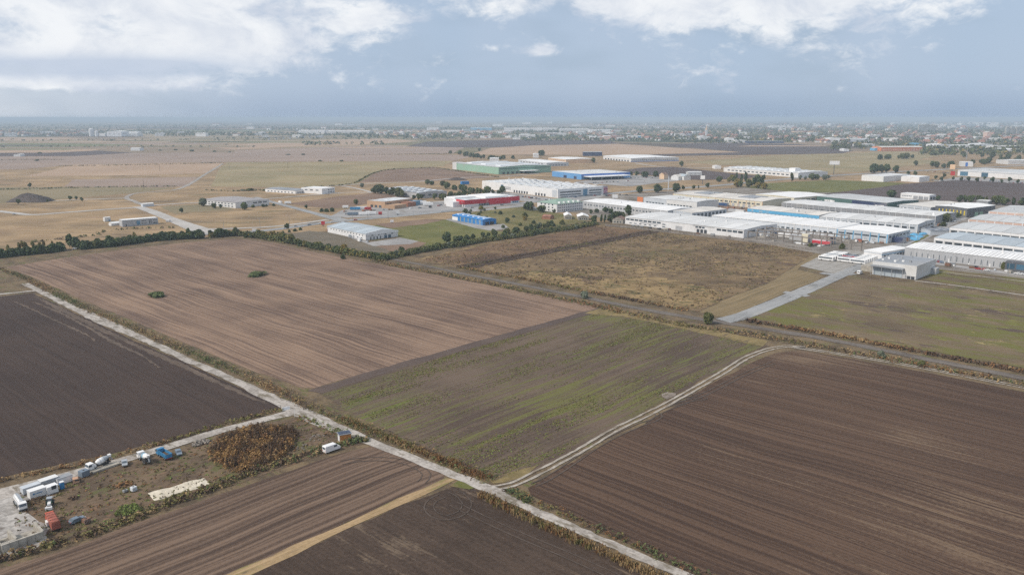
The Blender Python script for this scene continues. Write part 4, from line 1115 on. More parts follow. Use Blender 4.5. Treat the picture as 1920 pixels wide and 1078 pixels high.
# ------------------------------------------------------------------ stuff: weeds, reeds and far woods
def stuff(name, label, cat, P, H, Wd, mats, midx, nq, leaf, seed, reed=0.0):
    """tufts of leaf clumps: P positions, H heights, Wd half widths; reed>0 gives upright blades"""
    r = np.random.default_rng(seed)
    n = len(P)
    P = np.repeat(np.asarray(P), nq, axis=0)
    H = np.repeat(np.asarray(H), nq)
    Wd = np.repeat(np.asarray(Wd), nq)
    mi = np.repeat(np.asarray(midx), nq)
    k = n * nq
    a = r.uniform(0, 2 * math.pi, k)
    rr = np.sqrt(r.uniform(0, 1, k))
    zz = r.uniform(0.08, 1.0, k) ** 0.7
    prof = np.sqrt(np.clip(1.05 - zz ** 2, 0.08, 1))
    c = P.copy()
    c[:, 0] += np.cos(a) * rr * Wd * prof
    c[:, 1] += np.sin(a) * rr * Wd * prof
    if reed <= 0:
        c[:, 2] += zz * H
        d = np.stack([np.cos(a) * rr, np.sin(a) * rr, 0.4 + zz], axis=1)
        v = leaf_quads(c, d, leaf * np.clip(H, .5, 50) if np.ndim(leaf) == 0 else leaf, r)
    else:
        h = H * r.uniform(0.6, 1.1, k)
        b = r.uniform(0, 2 * math.pi, k)
        s = np.stack([np.cos(b), np.sin(b), np.zeros(k)], axis=1) * (reed * r.uniform(.6, 1.4, k))[:, None]
        lean = np.stack([r.normal(size=k) * .16 * h, r.normal(size=k) * .16 * h, h], axis=1)
        v = np.stack([c - s * .5, c + s * .5, c + lean + s, c + lean - s], axis=1).reshape(-1, 3)
    q = np.arange(len(v)).reshape(-1, 4)
    o = link(name, mesh_np(name, v, q, [M[m] for m in mats], mi))
    return tag(o, label, cat, kind='stuff')


def strip_points(px, width, dens, r):
    pts = smooth_line([G(x, y) for x, y in px], 3.0)
    out = []
    for a, b in zip(pts[:-1], pts[1:]):
        L = (b - a).length
        t = (b - a).normalized() if L else Vector((1, 0, 0))
        nr = Vector((-t.y, t.x, 0))
        for _ in range(r.poisson(L * width * dens)):
            p = a.lerp(b, r.uniform()) + nr * float(np.clip(r.normal() * .25, -.5, .5)) * width
            out.append((p.x, p.y, 0.08))
    return np.array(out)


def weeds(name, label, px, width, dens, h, mats, weights, seed, nq=10, leaf=.17, reed=0.0, cat='weeds', w=.7):
    r = np.random.default_rng(seed)
    P = strip_points(px, width, dens, r)
    # mats come in runs along the strip, as plants grow in stands
    ph = np.sin(P[:, 0] * .11 + seed) * .5 + np.sin(P[:, 1] * .07 + 2 * seed) * .5 + r.normal(size=len(P)) * .5
    order = np.argsort(np.argsort(ph)) / len(P)
    cum = np.cumsum(np.array(weights) / sum(weights))
    mi = np.searchsorted(cum, order)
    mi = np.clip(mi, 0, len(mats) - 1)
    H = r.uniform(*h, len(P))
    stuff(name, label, cat, P, H, w * r.uniform(.6, 1.4, len(P)), mats, mi, nq, leaf, seed, reed)


TRK = [(20, 512), (45, 521), (150, 573), (240, 611), (330, 650), (430, 692), (500, 723), (560, 753), (620, 779), (700, 811), (780, 844), (850, 872), (925, 903)]
weeds('verge_weeds', 'mixed green and brown weeds along the concrete track', TRK, 6.0, 1.1, (.3, 1.0), ('leaf_md', 'weed_olive', 'weed_brown', 'weed_tan', 'weed_rust'), (2.2, 2.8, 1.3, 2.8, 1.0), 11, 9, .22)
weeds('verge_reeds', 'rust and straw reeds right of the junction', [(640, 786), (700, 811), (780, 844), (850, 872), (915, 900)], 3.6, 2.0, (.6, 1.3), ('weed_rust', 'weed_tan', 'weed_olive'), (3, 2, 1.4), 12, 7, .2, .09, 'reeds')
weeds('verge_reeds', 'tall straw reeds left of the bottom concrete strip', [(900, 929), (950, 953), (1040, 996), (1140, 1042), (1240, 1088), (1330, 1130)], 3.0, 2.6, (.7, 1.5), ('weed_tan', 'weed_tan', 'weed_rust', 'weed_olive'), (3, 2, 1.5, 1.5), 13, 8, .2, .09, 'reeds')
weeds('verge_weeds', 'dark green and rust weeds right of the bottom concrete strip', [(950, 918), (1010, 945), (1110, 988), (1210, 1032), (1320, 1080), (1410, 1120)], 3.4, 1.2, (.3, 1.0), ('leaf_md', 'leaf_dk', 'weed_brown', 'weed_rust', 'weed_olive'), (2, 1, 2, 2, 2), 14, 9, .22)
weeds('verge_bushes', 'dark green brambles beside the track junction', [(950, 921), (985, 938), (1000, 946)], 3.0, .9, (.5, 1.0), ('leaf_dk', 'leaf_md'), (2, 1), 15, 22, .2)
weeds('canal_weeds', 'brown and green weeds on the near canal bank', [(700, 486), (740, 498), (870, 523), (1000, 550), (1100, 571), (1200, 593), (1300, 613), (1400, 627), (1500, 644), (1700, 681), (1920, 722), (2150, 770)], 7.0, .75, (.4, 1.3), ('weed_olive', 'weed_brown', 'weed_tan', 'leaf_md', 'weed_rust'), (2.2, 1.8, 3, .9, 1.2), 16, 9, .25)
weeds('canal_weeds', 'rust brown tall weeds on the far canal bank', [(860, 502), (1000, 528), (1100, 548), (1200, 567), (1290, 584)], 3.5, .9, (.6, 1.5), ('weed_brown', 'weed_tan', 'weed_rust', 'weed_olive'), (2, 2, 1.4, 1.6), 17, 9, .25)
weeds('canal_weeds', 'dark rust weeds above the right canal road', [(1398, 603), (1500, 619), (1600, 637), (1700, 657), (1800, 676), (1920, 699), (2200, 752)], 3.2, 1.5, (.7, 1.6), ('weed_brown', 'weed_rust', 'weed_tan'), (2.4, 2, 1), 18, 9, .25)
weeds('yard_verge', 'dark weedy bank below the truck yard', [(-160, 1112), (0, 1052), (100, 1024), (200, 992), (300, 953), (420, 908), (550, 862), (650, 832), (690, 826)], 4.0, 1.9, (.5, 1.3), ('weed_olive', 'weed_brown', 'weed_tan', 'leaf_md'), (2.4, 3, 1.2, 1), 19, 9, .24)
weeds('yard_verge', 'brown weeds between dark field and yard lane', [(-160, 942), (0, 903), (200, 860), (330, 824), (430, 794), (530, 768)], 2.8, 1.6, (.4, 1.1), ('weed_olive', 'weed_brown', 'weed_tan', 'weed_rust'), (2, 2, 1.6, 1.4), 20, 8, .24)
weeds('yard_weeds', 'green weeds at the tip of the yard by the junction', [(555, 783), (590, 793), (640, 812), (672, 826)], 4.0, 1.2, (.3, .9), ('leaf_md', 'leaf_bright', 'weed_olive', 'weed_rust'), (2, 2, 2, 1.4), 21, 9, .25)
weeds('ditch_weeds', 'dark weeds along the double ditch', [(880, 500), (940, 488), (1040, 470), (1120, 455), (1225, 435)], 7, .5, (.4, 1.1), ('weed_brown', 'weed_olive'), (3, 1), 22, 8, .3)
weeds('field_edge_weeds', 'brown weeds on the far left field edge', [(-30, 495), (20, 512), (50, 524)], 3, 1.0, (.4, 1.0), ('weed_olive', 'weed_brown', 'weed_tan'), (2, 2, 1), 23, 8, .25)


def poly_points(px, n, r, inset=0):
    P = [G(x, y) for x, y in px]
    xs = [p.x for p in P]
    ys = [p.y for p in P]
    out = []
    k = len(P)
    while len(out) < n:
        x, y = r.uniform(min(xs), max(xs)), r.uniform(min(ys), max(ys))
        ins = False
        j = k - 1
        for i in range(k):
            if (P[i].y > y) != (P[j].y > y) and x < (P[j].x - P[i].x) * (y - P[i].y) / (P[j].y - P[i].y) + P[i].x:
                ins = not ins
            j = i
        if ins:
            out.append((x, y, 0.1))
    return np.array(out)


weeds('hedge_undergrowth', 'dense undergrowth filling the left hedgerow', [(-140, 494), (-60, 489), (0, 483), (60, 477), (120, 470)], 6.5, 1.7, (2.2, 4.6), ('leaf_dk', 'leaf_md'), (2, 1), 31, 12, .16, 0, 'undergrowth', 1.2)
weeds('hedge_undergrowth', 'dense undergrowth filling the hedgerow below the narrow office', [(150, 468), (200, 463), (250, 457), (300, 451), (376, 447)], 6.5, 1.7, (2.2, 4.8), ('leaf_dk', 'leaf_md'), (2, 1), 32, 12, .16, 0, 'undergrowth', 1.2)
weeds('hedge_undergrowth', 'undergrowth of the hedge around the fallow lot', [(392, 446), (446, 442), (505, 450), (548, 457), (600, 468), (690, 483), (720, 487)], 5.5, 1.5, (1.6, 4.0), ('leaf_dk', 'leaf_md', 'leaf_yl'), (2, 2, 1), 33, 12, .16, 0, 'undergrowth', 1.2)
weeds('hedge_undergrowth', 'undergrowth of the thicket along the scrub field', [(706, 489), (760, 478), (800, 470), (850, 463), (900, 454), (960, 446), (1020, 437), (1080, 428), (1116, 421)], 9, 1.1, (1.2, 3.2), ('leaf_dk', 'leaf_md', 'leaf_md', 'weed_olive'), (2, 2, 1, 1), 34, 12, .16, 0, 'undergrowth', 1.3)
for i_, (ln_, lb_) in enumerate((([(-60, 357), (60, 355), (180, 352), (330, 350)], 'below the pale brown field'), ([(100, 312), (250, 310), (420, 306)], 'above the pinkish field'), ([(570, 352), (655, 346), (685, 333), (705, 324), (740, 318), (815, 315)], 'round the reddish field'), ([(815, 315), (870, 323), (935, 333)], 'below the green hall'), ([(385, 357), (440, 359), (500, 357)], 'behind the white factory'), ([(-60, 302), (40, 300), (120, 300)], 'across the far left band'), ([(640, 291), (760, 290), (870, 288)], 'along the far brown field'), ([(180, 438), (240, 430), (330, 428)], 'behind the hedgerow by the narrow office'), ([(60, 455), (130, 447), (190, 441)], 'in the straw meadow behind the hedgerow'))):
    weeds('boundary_scrub', 'thin line of scrub ' + lb_, ln_, 3.5, .25, (.5, 1.7), ('leaf_dk', 'leaf_md', 'weed_brown', 'weed_olive'), (2, 2, 2, 2), 70 + i_, 7, .4, 0, 'scrub', 1.4)
r_ = np.random.default_rng(40)
PP = poly_points([(392, 842), (420, 822), (470, 803), (530, 802), (556, 815), (548, 845), (500, 872), (450, 886), (420, 876)], 1500, r_)
PP = PP + np.concatenate([r_.normal(size=(1500, 2)) * .9, np.zeros((1500, 1))], axis=1)
back = np.array([(q[0] - G(470, 850).x) * DIR_B.x + (q[1] - G(470, 850).y) * DIR_B.y for q in PP])
pt = np.sin(PP[:, 0] * .8 + 1) + np.sin(PP[:, 1] * .7) - back * .09 + r_.normal(size=1500) * .55
mi = np.select([pt > .4, pt > -.1, pt > -.4], [0, 1, 2], 3)
stuff('reed_bed', 'rust orange reed bed in the middle of the yard', 'reeds', PP, r_.uniform(.5, 1.7, 1500), r_.uniform(.4, .9, 1500), ('weed_orange', 'weed_rust', 'weed_tan', 'weed_brown'), mi, 18, .13, 41)
stuff('reed_stems', 'bare upright stems standing in the reed bed', 'reeds', PP[::2], r_.uniform(1.0, 2.2, 750), np.full(750, .7), ('weed_brown', 'weed_tan', 'weed_rust'), r_.choice(3, 750, p=[.5, .25, .25]), 6, .1, 47, .05)
PP = poly_points([(20, 930), (150, 895), (300, 860), (440, 815), (560, 785), (680, 832), (560, 862), (300, 950), (100, 1020), (40, 1030)], 900, r_)
stuff('yard_grass', 'short weeds scattered over the yard', 'weeds', PP, r_.uniform(.12, .35, 900), r_.uniform(.3, .9, 900), ('weed_olive', 'weed_scrub', 'leaf_bright', 'weed_rust'), r_.choice(4, 900, p=[.42, .3, .12, .16]), 8, .35, 42)
PP = poly_points([(225, 955), (250, 948), (268, 958), (240, 968), (215, 968)], 260, r_)
stuff('nettle_patch', 'bright green weed patch below the sand heap', 'weeds', PP, r_.uniform(.4, .9, 260), np.full(260, .5), ('leaf_bright', 'leaf_md'), r_.choice(2, 260, p=[.7, .3]), 10, .3, 43)
PP = poly_points([(780, 488), (1000, 442), (1115, 423), (1400, 455), (1515, 472), (1440, 528), (1310, 582), (1100, 545), (880, 503)], 5200, r_)
cl = np.sin(PP[:, 0] * .045) * np.sin(PP[:, 1] * .06) + r_.normal(size=5200) * .6
PP = PP[cl > .1]
stuff('scrub_tufts', 'low clumps of dead grass over the scrub field', 'grass', PP, r_.uniform(.2, .6, len(PP)), r_.uniform(.5, 1.6, len(PP)), ('weed_scrub', 'weed_tan', 'weed_olive', 'weed_brown'), r_.choice(4, len(PP), p=[.45, .22, .25, .08]), 7, .6, 44)
# green weeds standing in rows on the weedy field
PP = poly_points([(615, 740), (850, 664), (1000, 622), (1125, 588), (1300, 618), (1430, 648), (1340, 694), (1200, 770), (1010, 874), (940, 895), (850, 862), (670, 772)], 60000, r_)
ca, sa = math.cos(-ANG_B), math.sin(-ANG_B)
U, Vv = PP[:, 0] * ca - PP[:, 1] * sa, PP[:, 0] * sa + PP[:, 1] * ca
def vnoise(x, y, seed):
    g = np.random.default_rng(seed).uniform(size=(64, 64))
    xi, yi = np.floor(x).astype(int), np.floor(y).astype(int)
    fx, fy = x - xi, y - yi
    fx, fy = fx * fx * (3 - 2 * fx), fy * fy * (3 - 2 * fy)
    q = lambda a, b: g[a % 64, b % 64]
    return (q(xi, yi) * (1 - fx) + q(xi + 1, yi) * fx) * (1 - fy) + (q(xi, yi + 1) * (1 - fx) + q(xi + 1, yi + 1) * fx) * fy


fld = vnoise(U / 45, Vv / 7, 1) * .55 + vnoise(U / 16, Vv / 2.6, 2) * .45 + .16 * np.cos(Vv * 2 * math.pi / 1.5) + r_.normal(size=len(PP)) * .07
PP = PP[fld > .67]
stuff('field_weeds', 'low bright green weeds in rows on the centre field', 'weeds', PP, r_.uniform(.05, .16, len(PP)), r_.uniform(.2, .6, len(PP)), ('weed_olive', 'leaf_bright'), r_.choice(2, len(PP), p=[.78, .22]), 4, .30, 45)


def far_wood(name, label, bands, seed):
    """bands: (x0,x1,y0,y1,count,hmin,hmax) sampled on the plain"""
    r = np.random.default_rng(seed)
    P, H = [], []
    for (x0, x1, y0, y1, n, h0, h1) in bands:
        for _ in range(n):
            p = G(r.uniform(x0, x1), r.uniform(y0, y1))
            P.append((p.x, p.y, 0))
            H.append(r.uniform(h0, h1))
    P, H = np.array(P), np.array(H)
    mi = r.choice(3, len(P), p=[.5, .4, .1])
    stuff(name, label, 'woods', P, H, H * r.uniform(.6, 1.2, len(P)), ('leaf_dk', 'leaf_md', 'leaf_yl'), mi, 14, .3, seed)


far_wood('far_woods', 'distant tree belts and gardens of the far left villages', [(-200, 420, 244, 255, 700, 6, 11), (-200, 500, 234, 242, 400, 8, 15), (300, 700, 249, 256, 350, 6, 11), (-100, 500, 263, 265, 50, 4, 7), (0, 500, 275, 277, 40, 3, 6)], 61)
far_wood('far_woods', 'distant tree belts behind the middle fields', [(500, 1000, 238, 245, 450, 8, 14), (640, 1000, 250, 260, 420, 6, 11), (400, 900, 259, 262, 90, 5, 8), (960, 1300, 240, 250, 450, 8, 14), (980, 1260, 255, 266, 300, 7, 12), (560, 720, 268, 273, 40, 6, 9)], 62)
far_wood('far_woods', 'distant tree cover of the town on the right', [(1250, 1960, 250, 268, 1300, 7, 13), (1300, 2000, 238, 250, 1200, 9, 16), (1100, 2000, 229, 238, 700, 12, 22), (1560, 1960, 268, 282, 350, 7, 12), (1720, 2000, 282, 292, 200, 7, 12), (1270, 1420, 266, 270, 60, 6, 9)], 63)

# ------------------------------------------------------------------ buildings
CUBE = {}


def cube_mesh(mat):
    if mat not in CUBE:
        bm = bmesh.new()
        bx(bm, 0, 1, 0, 1, 0, 1)
        CUBE[mat] = mesh_bm('block', bm, [M[mat]])
    return CUBE[mat]


def block(name, parent, mat, x0, x1, y0, y1, z0, z1):
    return link(name, cube_mesh(mat), parent, (x0, y0, z0), None, (x1 - x0, y1 - y0, z1 - z0))


def footprint(P0, P1, P2, h, lvl):
    z = h if lvl == 'r' else 0
    a, b = G(*P0, z), G(*P1, z)
    a.z = b.z = 0
    d = b - a
    Wd = d.length
    ux = d.normalized()
    uy = Vector((-ux.y, ux.x, 0))
    if uy.dot((a + b) / 2) < 0:
        uy = -uy
    if isinstance(P2, (int, float)):
        D = P2
    else:
        c = G(*P2, z)
        c.z = 0
        D = abs((c - a).dot(uy))
    return a, Wd, D, math.atan2(ux.y, ux.x), uy


def on_face(face, W_, D_, s0, s1, z0, z1, proud=0.10, deep=0.25):
    """box extents for a strip on a wall; s runs left to right seen from outside"""
    if face == 'f':
        return (s0, s1, -proud, deep, z0, z1)
    if face == 'r':
        return (W_ - deep, W_ + proud, s0, s1, z0, z1)
    if face == 'l':
        return (-proud, deep, D_ - s1, D_ - s0, z0, z1)
    return (s0, s1, D_ - deep, D_ + proud, z0, z1)


def hall(name, label, P0, P1, P2, h, wall='white', roof='roof_white', lvl='g', style='gable', rise=None, bays=None, win=(), cat='warehouse',
         band=(), parapet=0.0, sky=None, vents=0, pil=(), group=None, eave=0.35, ridges=0):
    a, Wd, D, rz, uy = footprint(P0, P1, P2, h, lvl)
    e = empty(name, (a.x, a.y, 0.1), rz)
    tag(e, label, cat, group)
    wb = bmesh.new()
    rise = rise if rise is not None else min(D, Wd) * 0.03
    axis_x = Wd >= D                          # ridge runs along the longer side
    if style == 'gable' and not axis_x:
        pass
    top = h + parapet
    bx(wb, 0, Wd, 0, D, 0, top if style == 'flat' else h)
    link('wall', mesh_bm('wall', wb, [M[wall]]), e)
    # roof
    n = bays or max(1, int((Wd if axis_x else D) / 11))
    if style == 'flat':
        rb = bmesh.new()
        if parapet > 0:
            t = 0.35
            for q in ((-.06, Wd + .06, -.06, t), (-.06, Wd + .06, D - t, D + .06), (-.06, t, t, D - t), (Wd - t, Wd + .06, t, D - t)):
                bx(rb, q[0], q[1], q[2], q[3], top - .25, top + .06)
            link('parapet', mesh_bm('parapet', rb, [M['trim'] if wall in ('white', 'offwhite', 'paleblue') else M[wall]]), e)
        z = top + 0.02 if parapet <= 0 else top + 0.01
        pitch = (Wd if axis_x else D) / n
        for k in range(n):
            i0, i1 = k * pitch + .10, (k + 1) * pitch - .10
            if axis_x:
                block('roof_panel', e, roof, max(i0, .4), min(i1, Wd - .4), .4, D - .4, z - .2, z + .03)
            else:
                block('roof_panel', e, roof, .4, Wd - .4, max(i0, .4), min(i1, D - .4), z - .2, z + .03)
        zr = lambda x, y: z + .03
    else:
        span = D if axis_x else Wd
        length = Wd if axis_x else D
        m = max(1, ridges)
        bay = length / n
        if ridges:
            # row of barrel vaults across the building, each a part
            bay = length / ridges
            rb = bmesh.new()
            prof = [(-.02, 0)] + [(bay * (0.5 - 0.5 * math.cos(math.pi * k / 6)), rise * math.sin(math.pi * k / 6) + .05) for k in range(7)] + [(bay + .02, 0)]
            prism(rb, prof, -eave, span + eave)
            vm_ = mesh_bm('roof_vault', rb, [M[roof]])
            for k in range(ridges):
                link('roof_vault', vm_, e, (k * bay, 0, h) if axis_x else (0, 0, h))
        else:
            rb = bmesh.new()
            g = 0.17
            prof = [(-eave, -.10), (span / 2, rise - .1), (span + eave, -.10), (span + eave, .12), (span / 2, rise + .14), (-eave, .12)]
            if axis_x:
                vs = []
                for xx in (g, bay - g):
                    vs.append([rb.verts.new((xx, p, q)) for p, q in prof])
            else:
                vs = []
                for xx in (g, bay - g):
                    vs.append([rb.verts.new((p, xx, q)) for p, q in prof])
            A, B = vs
            for i in range(6):
                rb.faces.new((A[i], A[(i + 1) % 6], B[(i + 1) % 6], B[i]))
            rb.faces.new(A)
            rb.faces.new(B[::-1])
            pm = mesh_bm('roof_panel', rb, [M[roof]])
            for k in range(n):
                link('roof_panel', pm, e, (k * bay, 0, h) if axis_x else (0, k * bay, h))
            # gable wall with dark purlin bed under the joints
            gb = bmesh.new()
            pr = [(0.02, -.3), (span - .02, -.3), (span - .02, 0), (span / 2, rise - .06), (0.02, 0)]
            if axis_x:
                A = [gb.verts.new((.0, p, h + q)) for p, q in pr]
                B = [gb.verts.new((Wd, p, h + q)) for p, q in pr]
            else:
                A = [gb.verts.new((p, .0, h + q)) for p, q in pr]
                B = [gb.verts.new((p, D, h + q)) for p, q in pr]
            for i in range(5):
                gb.faces.new((A[i], A[(i + 1) % 5], B[(i + 1) % 5], B[i]))
            gb.faces.new(A)
            gb.faces.new(B[::-1])
            gb.normal_update()
            bmesh.ops.recalc_face_normals(gb, faces=gb.faces)
            for f_ in gb.faces:
                f_.material_index = 1 if f_.normal.z > .5 else 0
            link('gable', mesh_bm('gable', gb, [M[wall], M['joint']]), e)

        def zr(x, y):
            s = (y / span) if axis_x else (x / span)
            return h + rise * (1 - abs(2 * s - 1)) + .14 if not ridges else h + rise + .05
    # window strips: (face, s0, s1, z0, z1, count, fill, mat)
    for (face, s0, s1, z0, z1, cnt, fill, mat) in win:
        L = Wd if face in 'fb' else D
        a0, a1 = s0 * L, s1 * L
        pitch = (a1 - a0) / cnt
        for k in range(cnt):
            c0 = a0 + pitch * (k + .5 - fill / 2)
            nm = {'glass': 'window', 'glass_blue': 'window', 'dock': 'dock_door', 'shutter': 'shutter_door'}.get(mat, 'panel')
            block(nm, e, mat, *on_face(face, Wd, D, c0, c0 + pitch * fill, z0, z1, .07))
    for (face, s0, s1, z0, z1, mat) in band:
        L = Wd if face in 'fb' else D
        block('fascia', e, mat, *on_face(face, Wd, D, s0 * L - (.1 if s0 == 0 else 0), s1 * L + (.1 if s1 == 1 else 0), z0, z1, .16, .2))
    for (face, cnt, mat) in pil:
        L = Wd if face in 'fb' else D
        for k in range(cnt + 1):
            s = min(max(k * L / cnt - .3, 0), L - .6)
            block('pilaster', e, mat, *on_face(face, Wd, D, s, s + .6, 0, h - .05, .22, .2))
    if sky:
        nx, ny, mat = sky
        for i in range(nx):
            for j in range(ny):
                x, y = Wd * (i + .5) / nx, D * (j + .5) / ny
                lx, ly = Wd / nx * (.34 if axis_x else .5), D / ny * (.5 if axis_x else .34)
                z = max(zr(x, y - ly / 2), zr(x, y + ly / 2), zr(x - lx / 2, y), zr(x + lx / 2, y))
                zl = min(zr(x, y - ly / 2), zr(x, y + ly / 2), zr(x - lx / 2, y), zr(x + lx / 2, y))
                block('skylight', e, mat, x - lx / 2, x + lx / 2, y - ly / 2, y + ly / 2, zl - .15, z + .12)
    rr = random.Random(int(Wd * 100))
    for k in range(vents):
        x, y = rr.uniform(.08, .92) * Wd, rr.uniform(.15, .85) * D
        s = rr.uniform(.5, 1.3)
        block('roof_vent', e, rr.choice(('trim', 'shutter', 'steel')), x, x + s, y, y + s, zr(x, y) - .3, zr(x, y) + rr.uniform(.6, 1.3))
    return e, Wd, D


def add_blocks(e, name, mat, boxes):
    for b in boxes:
        block(name, e, mat, *b)


GL, GB = 'glass', 'glass_blue'
# --- front row of the estate
e, Wd, D = hall('long_warehouse', 'long low white warehouse along the scrub field', (1172, 420), (1394, 447), (1214, 408), 6.2, 'white', 'roof_pale', rise=.9, vents=5,
     win=[('f', .005, .33, 3.6, 5.0, 8, .82, GL), ('f', .62, .70, 3.8, 5.0, 3, .8, GL), ('f', .79, .995, 3.5, 5.1, 5, .84, GL), ('f', .03, .30, 1.0, 1.7, 6, .5, GL),
          ('f', .45, .52, .2, 3.4, 1, .8, 'shutter'), ('f', .63, .72, .1, 3.0, 3, .75, 'dock'), ('r', .1, .9, 3.5, 5, 3, .7, GL), ('f', .34, .37, 3.0, 3.8, 1, .9, GL), ('f', .34, .37, 1.0, 1.8, 1, .9, GL)],
     band=[('f', .60, .775, 5.15, 5.9, 'grey'), ('f', .14, .30, 2.5, 2.9, 'midgrey')])
hall('white_warehouse', 'big bright white roofed warehouse behind the grove', (1092, 377.5), (1252, 396), (1276, 387.5), 7.0, 'grey', 'roof_white', 'r', rise=1.2, vents=2,
     win=[('f', .02, .98, 3.4, 4.6, 26, .5, GL)], pil=[('f', 14, 'offwhite')])
hall('grey_workshop', 'light grey workshop with tall windowed end wall', (1253, 395), (1297, 400), (1360, 392), 6.5, 'paleblue', 'roof_warm', 'r', rise=.8,
     win=[('f', .04, .96, 2.6, 4.3, 6, .6, GL), ('r', .03, .98, 1.2, 5.2, 9, .55, GL)], pil=[('r', 9, 'white'), ('f', 3, 'offwhite')])
hall('grey_hall', 'plain pale grey hall behind the grey workshop', (1250, 374), (1307, 379.5), (1346, 375), 7.5, 'offwhite', 'roof_pale', 'r', rise=.8, vents=7,
     win=[('f', .02, .85, 1.6, 3.0, 8, .7, GL)])
e, Wd, D = hall('showroom', 'white showroom with orange sign by the highway', (1207, 370.5), (1250, 375), 40, 6.5, 'paleblue', 'roof_pale', 'r', rise=.7, win=[('f', .1, .9, 1.0, 2.6, 6, .7, GL)])
block('sign_board', e, 'orange', -9, -1, -.3, 0, .5, 6.5)
hall('cream_warehouse', 'long cream walled warehouse with pale roof', (1262, 363), (1430, 378.5), (1466, 371), 7.5, 'cream', 'roof_warm', 'r', rise=1.2, vents=6,
     win=[('f', .02, .98, 3.8, 5.2, 20, .7, GL), ('f', .5, .95, .2, 3.2, 8, .5, 'shutter')], pil=[('f', 12, 'peach')], sky=(2, 1, 'roof_slate'))
hall('small_warehouse', 'white roofed warehouse at the end of the cream hall', (1417, 364.5), (1489, 371.5), (1522, 363), 7.0, 'cream', 'roof_white', 'r', rise=1.0, win=[('f', .05, .95, 3.4, 4.8, 8, .7, GL), ('r', .05, .9, 3.2, 4.8, 6, .7, GL)])
hall('long_grey_warehouse', 'longest grey warehouse behind the blue fascia hall', (1466, 380), (1755, 406), (1782, 398), 6.5, 'midgrey', 'roof_pale', 'r', rise=1.0, vents=4,
     win=[('f', .02, .98, 1.6, 3.0, 26, .8, GL)], pil=[('f', 26, 'grey')])
hall('blue_fascia_hall', 'warehouse with bright sky blue fascia', (1402, 391), (1536, 404.5), (1556, 397), 7.0, 'midgrey', 'roof_warm', 'r', rise=.9, vents=8,
     band=[('f', 0, 1, 4.0, 7.0, 'skyblue'), ('f', .06, .085, 4.8, 5.8, 'white'), ('f', .17, .22, 4.8, 5.6, 'white')], win=[('f', .05, .95, 1.2, 2.8, 10, .6, GL)])
hall('pale_roof_hall', 'pale roofed hall with white ribbon wall right of the blue fascia', (1537, 406.5), (1721, 422), (1746, 411.5), 6.5, 'paleblue', 'roof_pale', 'r', rise=1.0, vents=2,
     win=[('f', .02, .98, 3.0, 4.5, 13, .78, GL), ('r', .1, .9, 3, 4.4, 5, .7, GL)], pil=[('f', 13, 'white')])
hall('vaulted_hall', 'white hall roofed with a row of small barrel vaults', (1335, 405), (1569, 429.5), (1601, 419.5), 6.5, 'paleblue', 'roof_white', 'r', rise=.9, ridges=30,
     win=[('f', .02, .98, 2.6, 3.8, 24, .6, GL), ('f', .5, .96, .1, 2.4, 7, .5, 'shutter')], pil=[('f', 16, 'white')])
hall('flat_white_hall', 'smooth white roofed hall joined to the vaulted hall', (1569.5, 429.8), (1665, 440), (1698, 430), 6.5, 'paleblue', 'roof_white', 'r', rise=.9, bays=6,
     win=[('f', .02, .98, 3.6, 4.8, 6, .82, GL), ('f', .02, .98, .1, 2.6, 6, .4, 'shutter'), ('r', .04, .96, 3.6, 4.8, 6, .7, GL)], pil=[('f', 6, 'skyblue'), ('r', 6, 'white')])
hall('small_office', 'small white office block with pale cyan band', (1620, 470), (1654, 475), (1679, 462.5), 4.0, 'white', 'roof_white', 'r', 'flat', parapet=.4, bays=2,
     band=[('f', 0, 1, 3.2, 3.8, 'paleblue'), ('r', 0, 1, 2.6, 3.0, 'skyblue')], win=[('r', .05, .95, 1.0, 2.2, 8, .6, GL)], cat='office')
e, Wd, D = hall('cube_hall', 'large grey cube hall with shaded loading recess', (1637, 491), (1719, 501), (1750, 487), 7.5, 'grey', 'roof_slate', 'r', 'flat', parapet=.5, bays=7, vents=9,
     band=[('f', 0, 1, 5.9, 7.9, 'offwhite'), ('r', 0, 1, .1, 7.9, 'offwhite'), ('f', .74, 1, 1.8, 5.9, 'offwhite')],
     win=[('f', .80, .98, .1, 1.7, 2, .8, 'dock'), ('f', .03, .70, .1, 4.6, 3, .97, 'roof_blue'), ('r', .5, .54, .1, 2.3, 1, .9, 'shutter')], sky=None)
add_blocks(e, 'annex', 'concwall', [(-9, -.2, D * .2, D * .75, 0, 3.4)])
block('stair_box', e, 'grey', Wd + .15, Wd + 3, D * .78, D * .95, 0, 3.6)
block('canopy', e, 'roof_slate', -.3, Wd * .74, -3.2, -.2, 5.3, 5.8)
add_blocks(e, 'canopy_post', 'steel', [(.2 + k * Wd * .24, .45 + k * Wd * .24, -3.0, -2.75, 0, 5.3) for k in range(4)])
